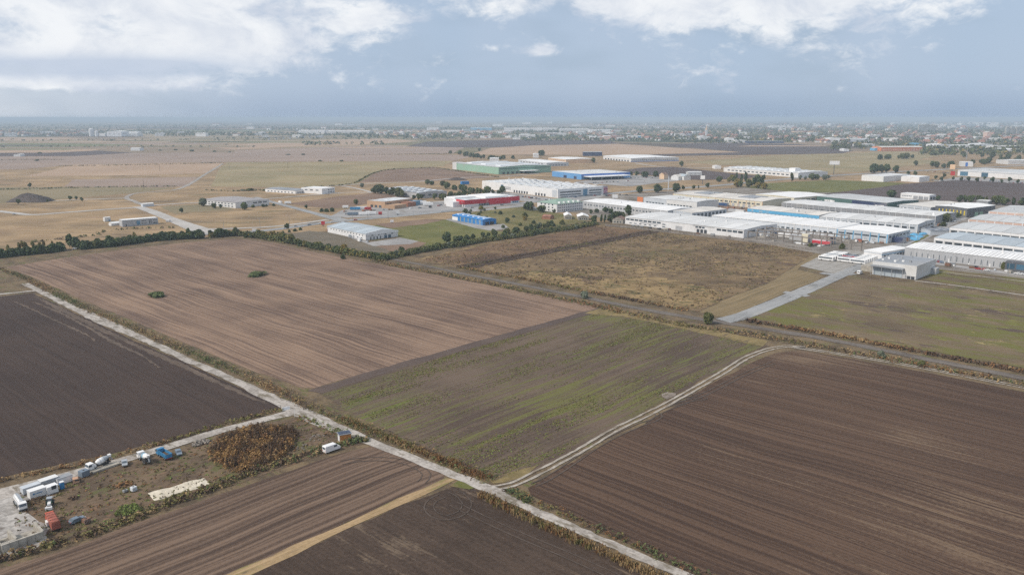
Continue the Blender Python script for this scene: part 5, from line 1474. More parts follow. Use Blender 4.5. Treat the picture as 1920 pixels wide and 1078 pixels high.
# --- the stack of halls at the right
e, Wd, D = hall('long_grey_hall', 'long grey hall with narrow upright windows by the car row', (1697, 464), (1965, 494), (1729, 454), 6.5, 'grey', 'roof_white', 'r', rise=1.0, vents=4, bays=34,
     win=[('f', .03, .76, 1.0, 4.0, 17, .11, GL), ('f', .12, .70, .1, 2.2, 4, .06, 'trim')])
block('glass_entrance', e, 'darkgrey', Wd * .745, Wd * .95, -5, -.2, 0, 5.8)
add_blocks(e, 'window', GB, [(Wd * .745 + 1 + k * 5, Wd * .745 + 5 + k * 5, -5.08, -4.9, 1.5, 4.6) for k in range(6)])
for i, (nm, lb, p0, p1, p2, wl, rf, bd, nw) in enumerate((
        ('ribbon_window_hall', 'grey blue roofed hall behind the long grey hall', (1752, 445.5), (1985, 471), (1781, 434), 'offwhite', 'roof_blue', 'white', 12),
        ('ribbon_window_hall', 'grey sheeted hall, third in the right hand stack', (1781, 426.5), (1985, 446), (1811, 415), 'offwhite', 'roof_grey', 'white', 12),
        ('salmon_hall', 'salmon fascia hall, the nearer of two', (1816, 411), (1990, 425.5), (1843, 400), 'offwhite', 'roof_grey', 'salmon', 10),
        ('salmon_hall', 'salmon fascia hall, the farther of two', (1854, 397), (1990, 407), (1880, 384.5), 'offwhite', 'roof_grey', 'salmon', 8))):
    hall(nm, lb, p0, p1, p2, 6.8, wl, rf, 'r', rise=1.1, band=[('f', 0, 1, 5.0, 6.8, bd)], win=[('f', .01, .99, 3.0, 4.6, nw, .86, GL)], pil=[('f', nw, 'white')], vents=2)
# --- back row
e, Wd, D = hall('sign_hall', 'hall with dark green and navy sign bands', (1532, 368), (1664, 381), (1693, 373), 7.5, 'dkgreen', 'roof_grey', 'r', rise=.9,
     band=[('f', .52, .995, 1.5, 7.0, 'navy')], win=[('r', .3, .5, 3.4, 5.0, 1, .9, 'white')])
add_blocks(e, 'sign_lettering', 'white', [(Wd * f, Wd * (f + w), -.24, -.17, z0, z1) for f, w, z0, z1 in ((.12, .05, 3.2, 4.8), (.175, .02, 3.2, 4.8), (.20, .045, 2.9, 4.9), (.25, .02, 3.2, 4.6), (.84, .035, 3.0, 4.6), (.885, .02, 3, 4.6), (.91, .05, 3, 4.8))])
hall('roof_lit_hall', 'small grey hall left of the yellow striped hall', (1687, 384), (1745, 389.5), (1774, 379), 6.5, 'paleblue', 'roof_warm', 'r', rise=.9, win=[('f', .03, .97, 2.4, 4.2, 4, .84, GL)], pil=[('f', 4, 'white')])
e, Wd, D = hall('framed_building', 'white framed building at the dark field edge', (1688, 371.5), (1742, 376), 14, 5.2, 'white', 'roof_white', 'g', 'flat', parapet=.5, win=[('f', .04, .40, 2.6, 3.4, 6, .7, GL), ('f', .44, .98, .1, 3.6, 3, .86, 'midgrey'), ('r', .1, .9, .5, 3.4, 2, .7, 'dock')], cat='building')
hall('yellow_column_hall', 'dark grey hall with yellow columns', (1754, 386), (1814, 391.5), (1841, 383), 8.5, 'darkgrey', 'roof_white', 'r', rise=.8, bays=4, vents=2,
     win=[('f', .08, .98, 2.0, 6.2, 8, .30, 'yellow'), ('f', .52, .70, .1, 4.2, 1, .9, 'v_tgreen'), ('r', .25, .6, .1, 4.0, 2, .7, 'green')])
hall('side_shed', 'low grey shed behind the yellow columned hall', (1830, 384.5), (1852, 386), 14, 4.5, 'midgrey', 'roof_pale', 'g', rise=.4)
hall('solar_shed', 'low shed with rows of dark solar panels', (1727, 428), (1745, 433), (1770, 424), 3.6, 'paleblue', 'roof_slate', 'r', rise=.3, sky=(2, 4, 'solar'), cat='shed')
# --- block of flats, distribution hall, shop
e, Wd, D = hall('dormitory_block', 'three storey white block with green hipped roof', (1044, 399), (1093, 394), (1024, 392.5), 8.2, 'white', 'roof_green', 'g', 'flat', cat='building',
     win=[('f', .04, .96, z, z + 1.3, 13, .42, GL) for z in (1.0, 3.7, 6.3)] + [('l', .12, .88, z, z + 1.3, 4, .35, GL) for z in (1.0, 3.7, 6.3)])
rb = bmesh.new()
o_ = .5
v = [rb.verts.new(p) for p in ((-o_, -o_, 8.1), (Wd + o_, -o_, 8.1), (Wd + o_, D + o_, 8.1), (-o_, D + o_, 8.1), (D * .4, D / 2, 11.6), (Wd - D * .4, D / 2, 11.6))]
for f in ((0, 1, 5, 4), (1, 2, 5), (2, 3, 4, 5), (3, 0, 4), (0, 3, 2, 1)):
    rb.faces.new([v[i] for i in f])
link('hipped_roof', mesh_bm('hipped_roof', rb, [M['roof_green']]), e)
add_blocks(e, 'dormer', 'white', [(Wd * f, Wd * f + 1.6, .6, 3.2, 8.3, 9.9) for f in (.12, .3, .48, .66, .84)])
e, Wd, D = hall('distribution_hall', 'very large white distribution hall in the centre distance', (904, 354), (1046, 372), (1109, 363), 9.5, 'white', 'roof_pale', 'g', 'flat', parapet=.5, bays=9, vents=34,
     win=[('f', .05, .14, .3, 3.0, 3, .6, 'dock'), ('f', .44, .64, .3, 3.2, 6, .55, 'dock'), ('f', .72, .86, .3, 3.2, 4, .55, 'dock'), ('f', .93, .99, .5, 8.8, 1, .9, 'paleblue'),
          ('r', .04, .50, 5.6, 6.9, 1, .98, GL), ('r', .04, .50, 2.6, 3.9, 1, .98, GL), ('r', .54, .64, .6, 8.4, 1, .95, GB), ('r', .67, .96, 5.6, 6.9, 1, .98, GL), ('r', .67, .96, 2.6, 3.9, 1, .98, GL),
          ('f', .27, .31, 1.5, 8.0, 1, .9, GB), ('f', .32, .41, 5.0, 6.0, 5, .7, GL), ('f', .32, .41, 3.0, 4.0, 5, .7, GL), ('r', .05, .95, .1, 1.6, 5, .9, 'midgrey')], sky=(9, 7, 'skylight'))


def mural_mat():
    """abstract wall painting in pink, red, slate and teal swirls"""
    m, T, b = new_mat('abstract wall painting')
    oc = T.n('ShaderNodeTexCoord').outputs['Object']
    n = T.noise(oc, 3.2, 4.0, .6, 1.6)
    r = T.n('ShaderNodeValToRGB')
    T.put(r.inputs[0], n)
    els = r.color_ramp.elements
    els[0].position, els[0].color = .25, (.03, .06, .10, 1)
    els[1].position, els[1].color = .78, (.10, .30, .32, 1)
    for p_, c_ in ((.38, (.25, .03, .06)), (.46, (.62, .28, .38)), (.53, (.72, .58, .62)), (.60, (.16, .19, .26)), (.68, (.48, .09, .12))):
        els.new(p_).color = (*c_, 1)
    T.put(b.inputs['Base Color'], r.outputs[0])
    b.inputs['Roughness'].default_value = .8
    return m


M['mural'] = mural_mat()
e, Wd, D = hall('painted_annex', 'colourful painted wall beside the distribution hall', (1110, 366), (1139, 363), 10, 8.6, 'midgrey', 'roof_slate', 'g', 'flat', parapet=.3, bays=2, cat='building')
block('mural', e, 'mural', .2, Wd - .2, -.3, -.02, .4, 8.4)
e, Wd, D = hall('red_shop', 'low shop hall with long red fascia beside the highway', (871, 389), (974, 380.5), 38, 6.2, 'offwhite', 'roof_grey', 'g', 'flat', parapet=.6, bays=8, cat='shop',
     band=[('f', 0, .44, 2.6, 7.2, 'red'), ('f', .44, .83, .6, 7.2, 'red'), ('f', .83, 1, 2.6, 7.2, 'red'), ('l', .6, 1, 2.6, 7.2, 'red')], win=[('f', .25, .46, .2, 2.7, 5, .85, GL), ('f', .86, .98, .6, 2.6, 3, .8, GB)], sky=(5, 2, 'skylight'))
add_blocks(e, 'raised_roof', 'roof_white', [(Wd * .42, Wd * .84, 5, D - 1, 6.7, 8.4), (2, Wd * .40, D * .55, D - 1, 6.7, 8.0)])
block('entrance_block', e, 'white', -9, -.2, D * .2, D * .55, 0, 5.2)
hall('blue_hall', 'bright blue gabled hall among the greenery', (848, 412.5), (905, 423), (928, 420), 4.4, 'blue', 'blue', 'g', rise=1.0, sky=(6, 1, 'skylight'), bays=7, win=[('f', .22, .98, .2, 4.0, 6, .09, 'yellow'), ('r', .15, .85, .1, 2.6, 2, .8, 'dock'), ('f', 0, .19, .1, 3.2, 1, .98, 'white')])
e, Wd, D = hall('gabled_hall', 'white hall with shallow gabled front beside the fallow lot', (686, 451), (746, 444), (631, 434), 4.6, 'white', 'roof_blue', 'g', rise=1.9, bays=6,
     win=[('f', .10, .92, 2.8, 3.6, 4, .24, GL), ('l', .06, .96, 2.9, 3.6, 12, .36, GL), ('f', .55, .80, .1, 2.4, 2, .7, GB), ('f', .1, .5, .1, 2.2, 4, .3, 'dock'), ('l', .65, .95, .8, 1.6, 3, .3, GL)])
rb = bmesh.new()
prism(rb, [(-.4, 3.6), (Wd + .4, 3.6), (Wd + .4, 5.1), (Wd / 2, 7.2), (-.4, 5.1)], -.35, .1)
link('gable_parapet', mesh_bm('gable_parapet', rb, [M['white']]), e)
rb = bmesh.new()
prism(rb, [(-.4, 3.6), (Wd + .4, 3.6), (Wd + .4, 5.1), (Wd / 2, 7.2), (-.4, 5.1)], D - .1, D + .35)
link('gable_parapet', mesh_bm('gable_parapet', rb, [M['white']]), e)
hall('low_office', 'narrow white and grey two storey building in the dry meadow', (230, 426), (297, 420.5), 9, 5.4, 'grey', 'roof_white', 'g', 'flat', parapet=.2, cat='building',
     win=[('f', .39, .49, .8, 4.2, 1, .95, GB), ('f', .53, .67, 3.5, 4.3, 3, .5, GL), ('f', .53, .67, 1.3, 2.1, 3, .5, GL), ('f', .73, .82, 1.0, 4.4, 2, .5, GL), ('f', .85, .98, 3.5, 4.3, 3, .5, GL), ('f', .85, .98, 1.1, 2.0, 1, .95, GL), ('f', .09, .12, .1, 2.0, 1, .9, 'dock')])
hall('site_cabin', 'small white cabin left of the narrow office', (197, 416), (208, 415), 4, 3.4, 'white', 'roof_white', 'g', rise=.3, cat='cabin', win=[('f', .6, .9, .2, 1.4, 1, .9, GB)])
hall('site_tent', 'low white sheeted stack beside the narrow office', (209, 424), (226, 422), 4, 1.8, 'white', 'roof_white', 'g', rise=1.2, cat='shed')
hall('white_factory', 'white two storey factory with brown grey roof behind the trees', (442, 391), (505, 384.5), (408, 381.5), 5.6, 'white', 'roof_brown', 'g', rise=1.0,
     win=[('l', .05, .95, 3.4, 4.4, 9, .5, GL), ('l', .05, .95, 1.0, 2.0, 9, .5, GL), ('f', .5, .95, 3.2, 4.4, 3, .75, GL)], cat='factory')
hall('grey_works', 'grey roofed works behind the side road', (554, 364), (583, 361), (527, 357), 3.8, 'white', 'roof_slate', 'g', rise=.9, win=[('f', .1, .9, .6, 2.2, 6, .6, GL), ('l', .05, .95, .8, 2.0, 8, .5, GL)], cat='factory')
hall('white_office', 'small white two storey office right of the grey works', (604, 364.5), (628, 361.5), (593, 359), 6.2, 'white', 'roof_white', 'g', 'flat', parapet=.3, win=[('f', .45, .95, 3.8, 5.0, 3, .6, GL), ('f', .45, .95, 1.0, 2.4, 3, .6, GL), ('l', .1, .9, 3.8, 5.0, 3, .5, GL)], cat='office')
hall('slate_hall', 'wide slate roofed hall with rows of white skylights', (785, 362.5), (838, 359), (726, 353.5), 6.2, 'grey', 'roof_slate', 'r', rise=1.6, sky=(4, 6, 'skylight'), win=[('f', .05, .95, 2.4, 4.4, 4, .5, GL)])
e, Wd, D = hall('tan_hall', 'tan brick hall with grey roof at the lorry yard', (722, 391), (774, 384), (705, 386), 6.0, 'tan', 'roof_grey', 'g', 'flat', parapet=.6, sky=(1, 3, 'skylight'), win=[('l', .15, .85, .2, 2.6, 3, .6, GL), ('f', .05, .25, 3.6, 4.4, 2, .7, GL)])
block('front_wing', e, 'tan', Wd * .0, Wd * .42, -13, -.2, 0, 3.6)
block('side_wing', e, 'brick', Wd * .52, Wd * .82, -11, -.2, 0, 4.4)
block('glass_corner', e, 'glass_blue', Wd * .84, Wd * 1.06, -8, -.2, 0, 4.6)
# --- farther works
e, Wd, D = hall('green_hall', 'large pale green hall in the middle distance', (856, 318.5), (935, 327.5), (1006, 320.5), 11.5, 'green', 'roof_grey', 'g', rise=2.2, bays=10,
     win=[('r', .05, .55, .2, 3.4, 6, .5, 'dock')], band=[('r', .02, .98, 8.2, 9.6, 'dkgreen')], sky=(3, 2, 'skylight'))
block('loading_canopy', e, 'roof_white', Wd + .3, Wd + 14, D * .38, D * .68, 4.6, 5.2)
add_blocks(e, 'canopy_post', 'steel', [(Wd + 13, Wd + 13.4, D * f, D * f + .4, 0, 4.6) for f in (.39, .53, .67)])
block('side_tower', e, 'offwhite', -16, -.3, .5, 16, 0, 12.5)
e, Wd, D = hall('blue_store', 'wide blue store with white entrance canopy and car park', (1035, 331), (1090, 337.5), (1164, 331.5), 7.6, 'midblue', 'roof_pale', 'g', 'flat', parapet=.5, bays=7, vents=8, cat='shop',
     band=[('r', 0, 1, 5.0, 8.1, 'royal')], win=[('f', .4, .52, .2, 4.2, 1, .9, 'navy'), ('f', .75, .85, .2, 4.2, 1, .9, 'navy')])
block('canopy', e, 'roof_white', Wd + .3, Wd + 20, D * .04, D * .86, 4.6, 5.4)
add_blocks(e, 'canopy_post', 'steel', [(Wd + 19, Wd + 19.6, D * f, D * f + .6, 0, 4.6) for f in (.05, .25, .45, .65, .84)])
block('shop_front', e, 'glass_blue', Wd + .2, Wd + .5, D * .06, D * .84, .2, 3.6)
hall('far_white_hall', 'long white hall in the far meadow', (1131, 298.8), (1183, 304.2), (1268, 301.8), 7.5, 'white', 'roof_white', 'g', rise=1.6, win=[('r', .02, .98, 2.8, 4.2, 24, .6, GL), ('f', .05, .95, .3, 3.0, 9, .5, 'dock')], band=[('r', 0, 1, .2, 1.2, 'royal')])
hall('peach_works', 'peach walled works with white roof', (1028, 303.3), (1061, 307.2), (1099, 304), 8.0, 'peach', 'roof_white', 'g', rise=1.2, win=[('f', .05, .95, 4.4, 5.8, 8, .5, GL)])
hall('pale_works', 'pale long works left of the peach works', (972, 306), (1025, 312.5), (1063, 311), 6.5, 'paleblue', 'roof_white', 'g', rise=1.0, win=[('f', .05, .9, 3.0, 4.4, 8, .5, GL), ('r', .1, .9, 1.4, 3.0, 6, .5, GL)])
hall('dark_depot', 'dark blue depot box on the far meadow', (1094, 293), (1129, 293), 26, 9, 'navy', 'roof_grey', 'g', 'flat', parapet=.5)
hall('glasshouse_works', 'pale long works behind the dark ploughed field', (1357, 314.5), (1497, 325), (1533, 321), 7.0, 'offwhite', 'roof_pale', 'r', rise=1.4, vents=12, sky=(12, 2, 'skylight'), win=[('f', .05, .95, 2.4, 4.2, 16, .6, GL)])
block('roof_house', bpy.data.objects['glasshouse_works'], 'white', 130, 142, 12, 24, 6.5, 13)
hall('box_hall', 'pale grey box hall by the highway', (1615, 339), (1656, 341.8), (1690, 336.5), 7.6, 'offwhite', 'roof_pale', 'g', 'flat', parapet=.4)
hall('box_hall', 'plain bright white box beside the dark field', (1689, 340.2), (1723, 342.3), (1741, 340.2), 7.2, 'white', 'roof_white', 'g', 'flat', parapet=.2, bays=1)
e, Wd, D = hall('shopping_hall', 'long white shopping hall with dark glass blocks at the right edge', (1795, 330), (1945, 338.5), 90, 8.6, 'white', 'roof_grey', 'g', 'flat', parapet=.5, bays=9, vents=14, cat='shop', win=[('f', .03, .14, .5, 7.8, 1, .95, GB), ('f', .31, .40, .3, 8.3, 1, .95, GB)], band=[('f', 0, 1, 7.0, 8.2, 'paleblue')])
block('sign_board', e, 'v_red', -9, -2, -4, -3.6, .6, 7)
hall('showroom', 'cream and blue showroom behind the shopping hall', (1800, 312.5), (1824, 313), 22, 8, 'offwhite', 'roof_white', 'g', 'flat', parapet=.4, win=[('f', .40, .60, .2, 7.6, 1, .95, 'royal')], cat='shop')
hall('orange_hall', 'long orange hall far right', (1652, 283.5), (1732, 283), 45, 10, 'orange', 'roof_warm', 'g', rise=2.5, win=[('f', .02, .98, 2.0, 5.0, 16, .6, 'salmon')])
hall('white_house', 'pair of white gabled houses behind the car park', (1258, 337.5), (1272, 338.5), 14, 5, 'offwhite', 'roof_warm', 'g', rise=3, cat='house')
hall('white_house', 'blue roofed house behind the car park', (1282, 338.5), (1295, 338), 18, 5.5, 'offwhite', 'roof_blue', 'g', rise=3, cat='house')
hall('beige_house', 'beige house at the car park corner', (1236, 336), (1245, 336.5), 12, 7, 'peach', 'tile_brown', 'g', rise=2.5, cat='house')
for (x0, x1, y, d, lb) in ((1053, 1072, 412, 18, 'small white roofed house before the grove, left one'), (1078, 1104, 413.5, 16, 'small white roofed house before the grove, right one')):
    hall('cottage', lb, (x0 + 6, y), (x1, y), d, 3.2, 'concwall', 'roof_white', 'g', rise=1.8, cat='house', bays=2, win=[('f', .1, .9, .8, 2.0, 4, .5, GL)])
hall('cottage', 'red roofed shed in the rough grass', (1016, 411), (1032, 412), 8, 2.4, 'brick', 'tile_red', 'g', rise=1.4, cat='shed', bays=1)
hall('cottage', 'brown roofed cottage beside the long white warehouse', (1148, 419), (1168, 420), 12, 3.4, 'concwall', 'tile_brown', 'g', rise=2.2, cat='house', bays=1, win=[('f', .1, .9, .8, 2.0, 3, .5, GL)])
hall('bus_shelter', 'white sheeted shelter at the pale crossroads', (268, 388.5), (289, 387), 6, 3.0, 'paleblue', 'roof_white', 'g', rise=.5, cat='shelter')
hall('container_store', 'blue container store beside the distribution hall', (866, 346.5), (880, 346), 6, 4, 'blue', 'blue', 'g', 'flat', cat='container')

# far works: plain sheds a few pixels high
FAR = [  # x0,x1,ybase,depth,h,wall,roof,label
    (201, 228, 256.3, 80, 24, 'white', 'roof_white', 'white far factory right of the white silo'), (228, 258, 255.5, 60, 16, 'offwhite', 'roof_white', 'lower white far factory wing'),
    (559, 608, 251.5, 120, 18, 'white', 'roof_white', 'far white halls behind the viaduct, left'), (612, 692, 251.5, 140, 16, 'offwhite', 'roof_white', 'far white halls behind the viaduct, right'),
    (480, 492, 251.5, 60, 10, 'white', 'roof_white', 'small white far shed above the viaduct'), (800, 822, 244.5, 90, 18, 'white', 'roof_white', 'white far hall above the middle fields'),
    (828, 868, 249, 90, 12, 'offwhite', 'roof_white', 'pale far factory left of the blue far hall'), (882, 922, 244.5, 90, 18, 'skyblue', 'roof_white', 'pale blue far hall near the horizon'),
    (945, 1045, 246, 140, 18, 'white', 'roof_white', 'long white far hall left of the far church'), (1050, 1105, 248, 140, 18, 'offwhite', 'roof_white', 'second long white far hall left of the far church'), (1106, 1148, 248.5, 120, 14, 'white', 'roof_white', 'third white far hall left of the far church'),
    (975, 1004, 259.5, 70, 14, 'white', 'roof_white', 'white far shed alone above the dark band'), (1043, 1062, 256, 60, 14, 'offwhite', 'roof_white', 'small white far works'),
    (1106, 1132, 261.5, 60, 10, 'offwhite', 'roof_white', 'low pale far works in the village'), (1132, 1160, 261.5, 60, 13, 'salmon', 'roof_white', 'red and white far works in the village'),
    (1180, 1202, 259.5, 50, 10, 'skyblue', 'roof_white', 'small blue far works in the village'), (1268, 1300, 263, 40, 7, 'white', 'roof_white', 'low white far sheds below the church'), (1312, 1331, 264, 60, 16, 'white', 'roof_white', 'round white far hall below the church'),
    (1364, 1376, 267.5, 50, 15, 'white', 'roof_white', 'white far office right of the church'), (1378, 1400, 268, 60, 9, 'offwhite', 'roof_white', 'low white far hall right of the church'), (1404, 1470, 269, 50, 7, 'navy', 'roof_slate', 'dark blue long far hall'),
    (1446, 1474, 241.5, 100, 20, 'white', 'roof_white', 'pale far hall near the horizon at right'), (1555, 1575, 266.5, 60, 13, 'white', 'roof_white', 'white far hall end by the town'), (1576, 1634, 267, 90, 12, 'paleblue', 'roof_pale', 'long pale blue far hall by the town'),
    (1488, 1530, 251, 40, 14, 'peach', 'tile_red', 'orange roofed far row of houses'), (1582, 1592, 284, 30, 6, 'white', 'roof_white', 'small white far shed before the orange hall'), (1640, 1652, 283, 30, 7, 'skyblue', 'roof_pale', 'small blue far shed left of the orange hall'),
    (1718, 1732, 275, 50, 9, 'skyblue', 'skyblue', 'bright blue roofed far shed'), (1755, 1782, 278.5, 60, 11, 'white', 'roof_white', 'white far shop hall right of the orange hall'), (1782, 1830, 278, 60, 8, 'offwhite', 'roof_white', 'long white far shop hall'), (1798, 1825, 280, 50, 7, 'white', 'roof_white', 'low white far shop annex'),
    (1836, 1860, 279, 60, 13, 'paleblue', 'roof_white', 'glazed far shop hall'), (1862, 1915, 280, 60, 9, 'offwhite', 'roof_warm', 'wide pale far market hall'), (1886, 1920, 286, 60, 8, 'white', 'roof_white', 'white far hall at the right edge'), (1890, 1945, 309, 40, 8, 'offwhite', 'roof_pale', 'pale hall at the edge of the right woods'),
    (1810, 1822, 261, 60, 14, 'red', 'tile_red', 'bright red roofed far shop'), (1850, 1858, 262, 30, 30, 'salmon', 'roof_warm', 'red striped far tower block'), (1608, 1640, 275, 40, 7, 'offwhite', 'roof_pale', 'low far sheds before the town'),
    (1545, 1552, 267, 40, 8, 'white', 'roof_white', 'tiny white far shed by the town'), (739, 756, 253, 50, 14, 'white', 'roof_white', 'white far houses row right of the viaduct'), (872, 895, 257.5, 60, 12, 'offwhite', 'tile_red', 'red roofed far farm'), (900, 920, 259, 40, 8, 'white', 'roof_pale', 'long low white far farm shed'),
    (1290, 1316, 329, 16, 5, 'offwhite', 'roof_white', 'small white works at the dark field edge'), (1340, 1352, 317, 18, 5, 'white', 'roof_white', 'tiny white shed behind the dark field'), (1000, 1010, 296, 30, 8, 'white', 'roof_white', 'small white shed behind the green hall'),
    (918, 935, 303, 30, 6, 'white', 'roof_white', 'white shed end beside the green hall'), (245, 262, 283, 25, 7, 'white', 'roof_white', 'white shed alone in the far left fields'), (26, 38, 294, 20, 5, 'white', 'roof_white', 'white barn in the far left fields'),
]
for (x0, x1, y, d, h, wl, rf, lb) in FAR:
    n = 1
    hall('far_hall', lb, (x0, y), (x1, y), d, h, wl, rf, 'g', rise=h * .12, bays=1, cat='building', group='far works and halls', win=[('f', .04, .96, h * .40, h * .55, 3, .5, 'shutter')])

# silo, church, tower blocks, viaduct
p = G(172, 256)
e = empty('silo', (p.x, p.y, 0))
tag(e, 'tall white grain silo beside the far left factory', 'silo')
bm = bmesh.new()
lathe(bm, [(0, 11), (34, 11), (38, 4), (39, .5)], 14, 'z')
link('tank', mesh_bm('tank', bm, [M['white']]), e)
bm = bmesh.new()
lathe(bm, [(0, 7), (24, 7), (27, 1)], 12, 'z', org=(24, 0, 0))
link('tank', mesh_bm('tank', bm, [M['white']]), e)
bm = bmesh.new()
bx(bm, 8, 20, -2, 2, 30, 34)
link('conveyor', mesh_bm('conveyor', bm, [M['grey']]), e)
p = G(1324, 255)
e = empty('church', (p.x, p.y, 0))
tag(e, 'pale far church with a tall pointed steeple', 'church')
block('tower', e, 'offwhite', -5, 5, -5, 5, 0, 30)
bm = bmesh.new()
lathe(bm, [(29.5, 7), (34, 4.5), (52, .3)], 8, 'z')
link('spire', mesh_bm('spire', bm, [M['peach']]), e)
bm = bmesh.new()
prism(bm, [(-10, 0), (10, 0), (10, 13), (0, 21), (-10, 13)], 5.2, 42)
link('nave', mesh_bm('nave', bm, [M['tile_red']]), e)
for x, y, w, hh, lb in ((1727, 248, 9, 46, 'first'), (1737, 248, 9, 48, 'second'), (1746, 248, 8, 46, 'third'), (1754, 248, 6, 44, 'fourth'), (1764, 248.5, 13, 26, 'low fifth'), (1803, 249, 22, 22, 'long sixth'), (1889, 252, 6, 40, 'seventh'), (1898, 252, 6, 42, 'eighth'), (1909, 252, 7, 40, 'ninth')):
    a, b = G(x - w / 2, y), G(x + w / 2, y)
    Wd = (b - a).length
    e = empty('apartment_tower', (a.x, a.y, 0), math.atan2(b.y - a.y, b.x - a.x))
    tag(e, 'grey apartment tower on the far right skyline, %s from the left' % lb, 'building', 'far apartment towers')
    bm = bmesh.new()
    bx(bm, 0, Wd, 0, 16, 0, hh)
    link('wall', mesh_bm('wall', bm, [M['concwall']]), e)
    block('roof', e, 'roof_grey', Wd * .3, Wd * .7, 4, 12, hh, hh + 3)
    for k in range(int(hh / 6)):
        block('window_band', e, 'glass', .8, Wd - .8, -.12, .1, 2 + k * 6, 4.2 + k * 6)
p0, p1 = G(500, 262.5), G(612, 258)
L = (p1 - p0).length
e = empty('viaduct', (p0.x, p0.y, 0), math.atan2((p1 - p0).y, (p1 - p0).x))
tag(e, 'low far road viaduct on white piers', 'bridge')
block('deck', e, 'concwall', -60, L, 0, 12, 9, 11)
for k in range(9):
    block('pier', e, 'white', 20 + k * L / 9, 25 + k * L / 9, 2, 10, 0, 9)

# village houses: small gabled houses, too far to show parts
HOUSE = []
for wl in ('offwhite', 'peach', 'white'):
    for rf in ('tile_red', 'tile_brown', 'tile_red'):
        bm = bmesh.new()
        bx(bm, -5, 5, -4, 4, 0, 4.2, 0)
        prism(bm, [(-5.5, 4.0), (5.5, 4.0), (0, 7.6)], -4.6, 4.6, 1)
        bx(bm, 1.5, 2.3, -1, -.2, 5, 8.2, 0)
        HOUSE.append((mesh_bm('house', bm, [M[wl], M[rf]]), '%s %s house' % ({'offwhite': 'greyish', 'peach': 'peach walled', 'white': 'white'}[wl], {'tile_red': 'red roofed', 'tile_brown': 'brown roofed'}[rf])))
rr = random.Random(5)


def village(n, x0, x1, y0, y1, label, group, s=(.9, 1.7)):
    for _ in range(n):
        p = G(rr.uniform(x0, x1), y0 + (y1 - y0) * rr.random() ** 1.3)
        hm_, hl_ = rr.choice(HOUSE)
        o = link('house', hm_, None, (p.x, p.y, 0), (0, 0, rr.uniform(0, 3.14)))
        k = rr.uniform(*s)
        o.scale = (k * rr.uniform(.9, 1.5), k, k)
        tag(o, hl_ + ' ' + label[re.search(r'\b(in|of|near)\b', label).start():], 'house', group)


PALE = []
for wl, rf in (('white', 'roof_white'), ('offwhite', 'roof_white'), ('white', 'roof_pale'), ('offwhite', 'tile_red')):
    bm = bmesh.new()
    bx(bm, -9, 9, -5, 5, 0, 5.0, 0)
    prism(bm, [(-9.3, 4.9), (9.3, 4.9), (8.4, 6.2), (-8.4, 6.2)], -5.3, 5.3, 1)
    bx(bm, 3, 5, -1, 1, 5.5, 7.0, 0)
    PALE.append(mesh_bm('pale_building', bm, [M[wl], M[rf]]))


def pale_town(n, x0, x1, y0, y1, label, group, sc_=(1.2, 3.0)):
    for _ in range(n):
        p = G(rr.uniform(x0, x1), rr.uniform(y0, y1))
        o = link('pale_building', rr.choice(PALE), None, (p.x, p.y, 0), (0, 0, rr.uniform(-.5, .5)))
        k = rr.uniform(*sc_)
        o.scale = (k * rr.uniform(.8, 1.6), k, k * .9)
        tag(o, label, 'building', group)


pale_town(16, 20, 470, 250, 257, 'small pale building scattered near the far left village', 'pale buildings on the far left')
pale_town(26, 470, 960, 240, 259, 'small pale building scattered in the far middle distance', 'pale buildings in the far middle')
pale_town(30, 960, 1420, 240, 263, 'small pale building scattered round the far church', 'pale buildings round the church')
pale_town(46, 1420, 1930, 240, 266, 'small pale building scattered through the far town', 'pale buildings in the far town')
pale_town(26, 1480, 1930, 230, 240, 'tiny pale building near the right horizon', 'pale buildings near the right horizon', (3, 6))
pale_town(14, 400, 1300, 231, 238, 'tiny pale building near the middle horizon', 'pale buildings near the middle horizon', (3, 6))
village(46, -40, 165, 248, 257, 'small red roofed house in the far left village', 'far left village', (1.2, 2.2))
village(26, 690, 960, 247, 260, 'small house in the far middle village', 'far middle village', (1.2, 2.4))
village(62, 1060, 1390, 250, 264, 'small house of the village round the far church', 'village round the church', (1.1, 2.1))
village(90, 1440, 1720, 246, 268, 'small red roofed house in the near part of the far town', 'far town, near part', (1.1, 2.2))
village(40, 1720, 1930, 250, 272, 'small house in the far town at the right edge', 'far town, right edge', (1.1, 2.4))
village(34, 1300, 1940, 234, 246, 'pale tiny house near the horizon on the right', 'far town, horizon', (2, 4))

# ------------------------------------------------------------------ street furniture and yard structures
def pole(px, py, h, name, label, group, arm=True, mat='steel', r=.16):
    p = G(px, py)
    e = empty(name, (p.x, p.y, 0.1), random.uniform(0, 6))
    tag(e, label, 'pole', group)
    bm = bmesh.new()
    lathe(bm, [(0, r), (h, r * .6)], 8, 'z')
    link('shaft', mesh_bm('shaft', bm, [M[mat]]), e)
    if arm:
        block('arm', e, mat, 0, 2.0, -.06, .06, h - .15, h)
        block('lamp_head', e, 'lamp', 1.6, 2.4, -.14, .14, h - .2, h - .05)


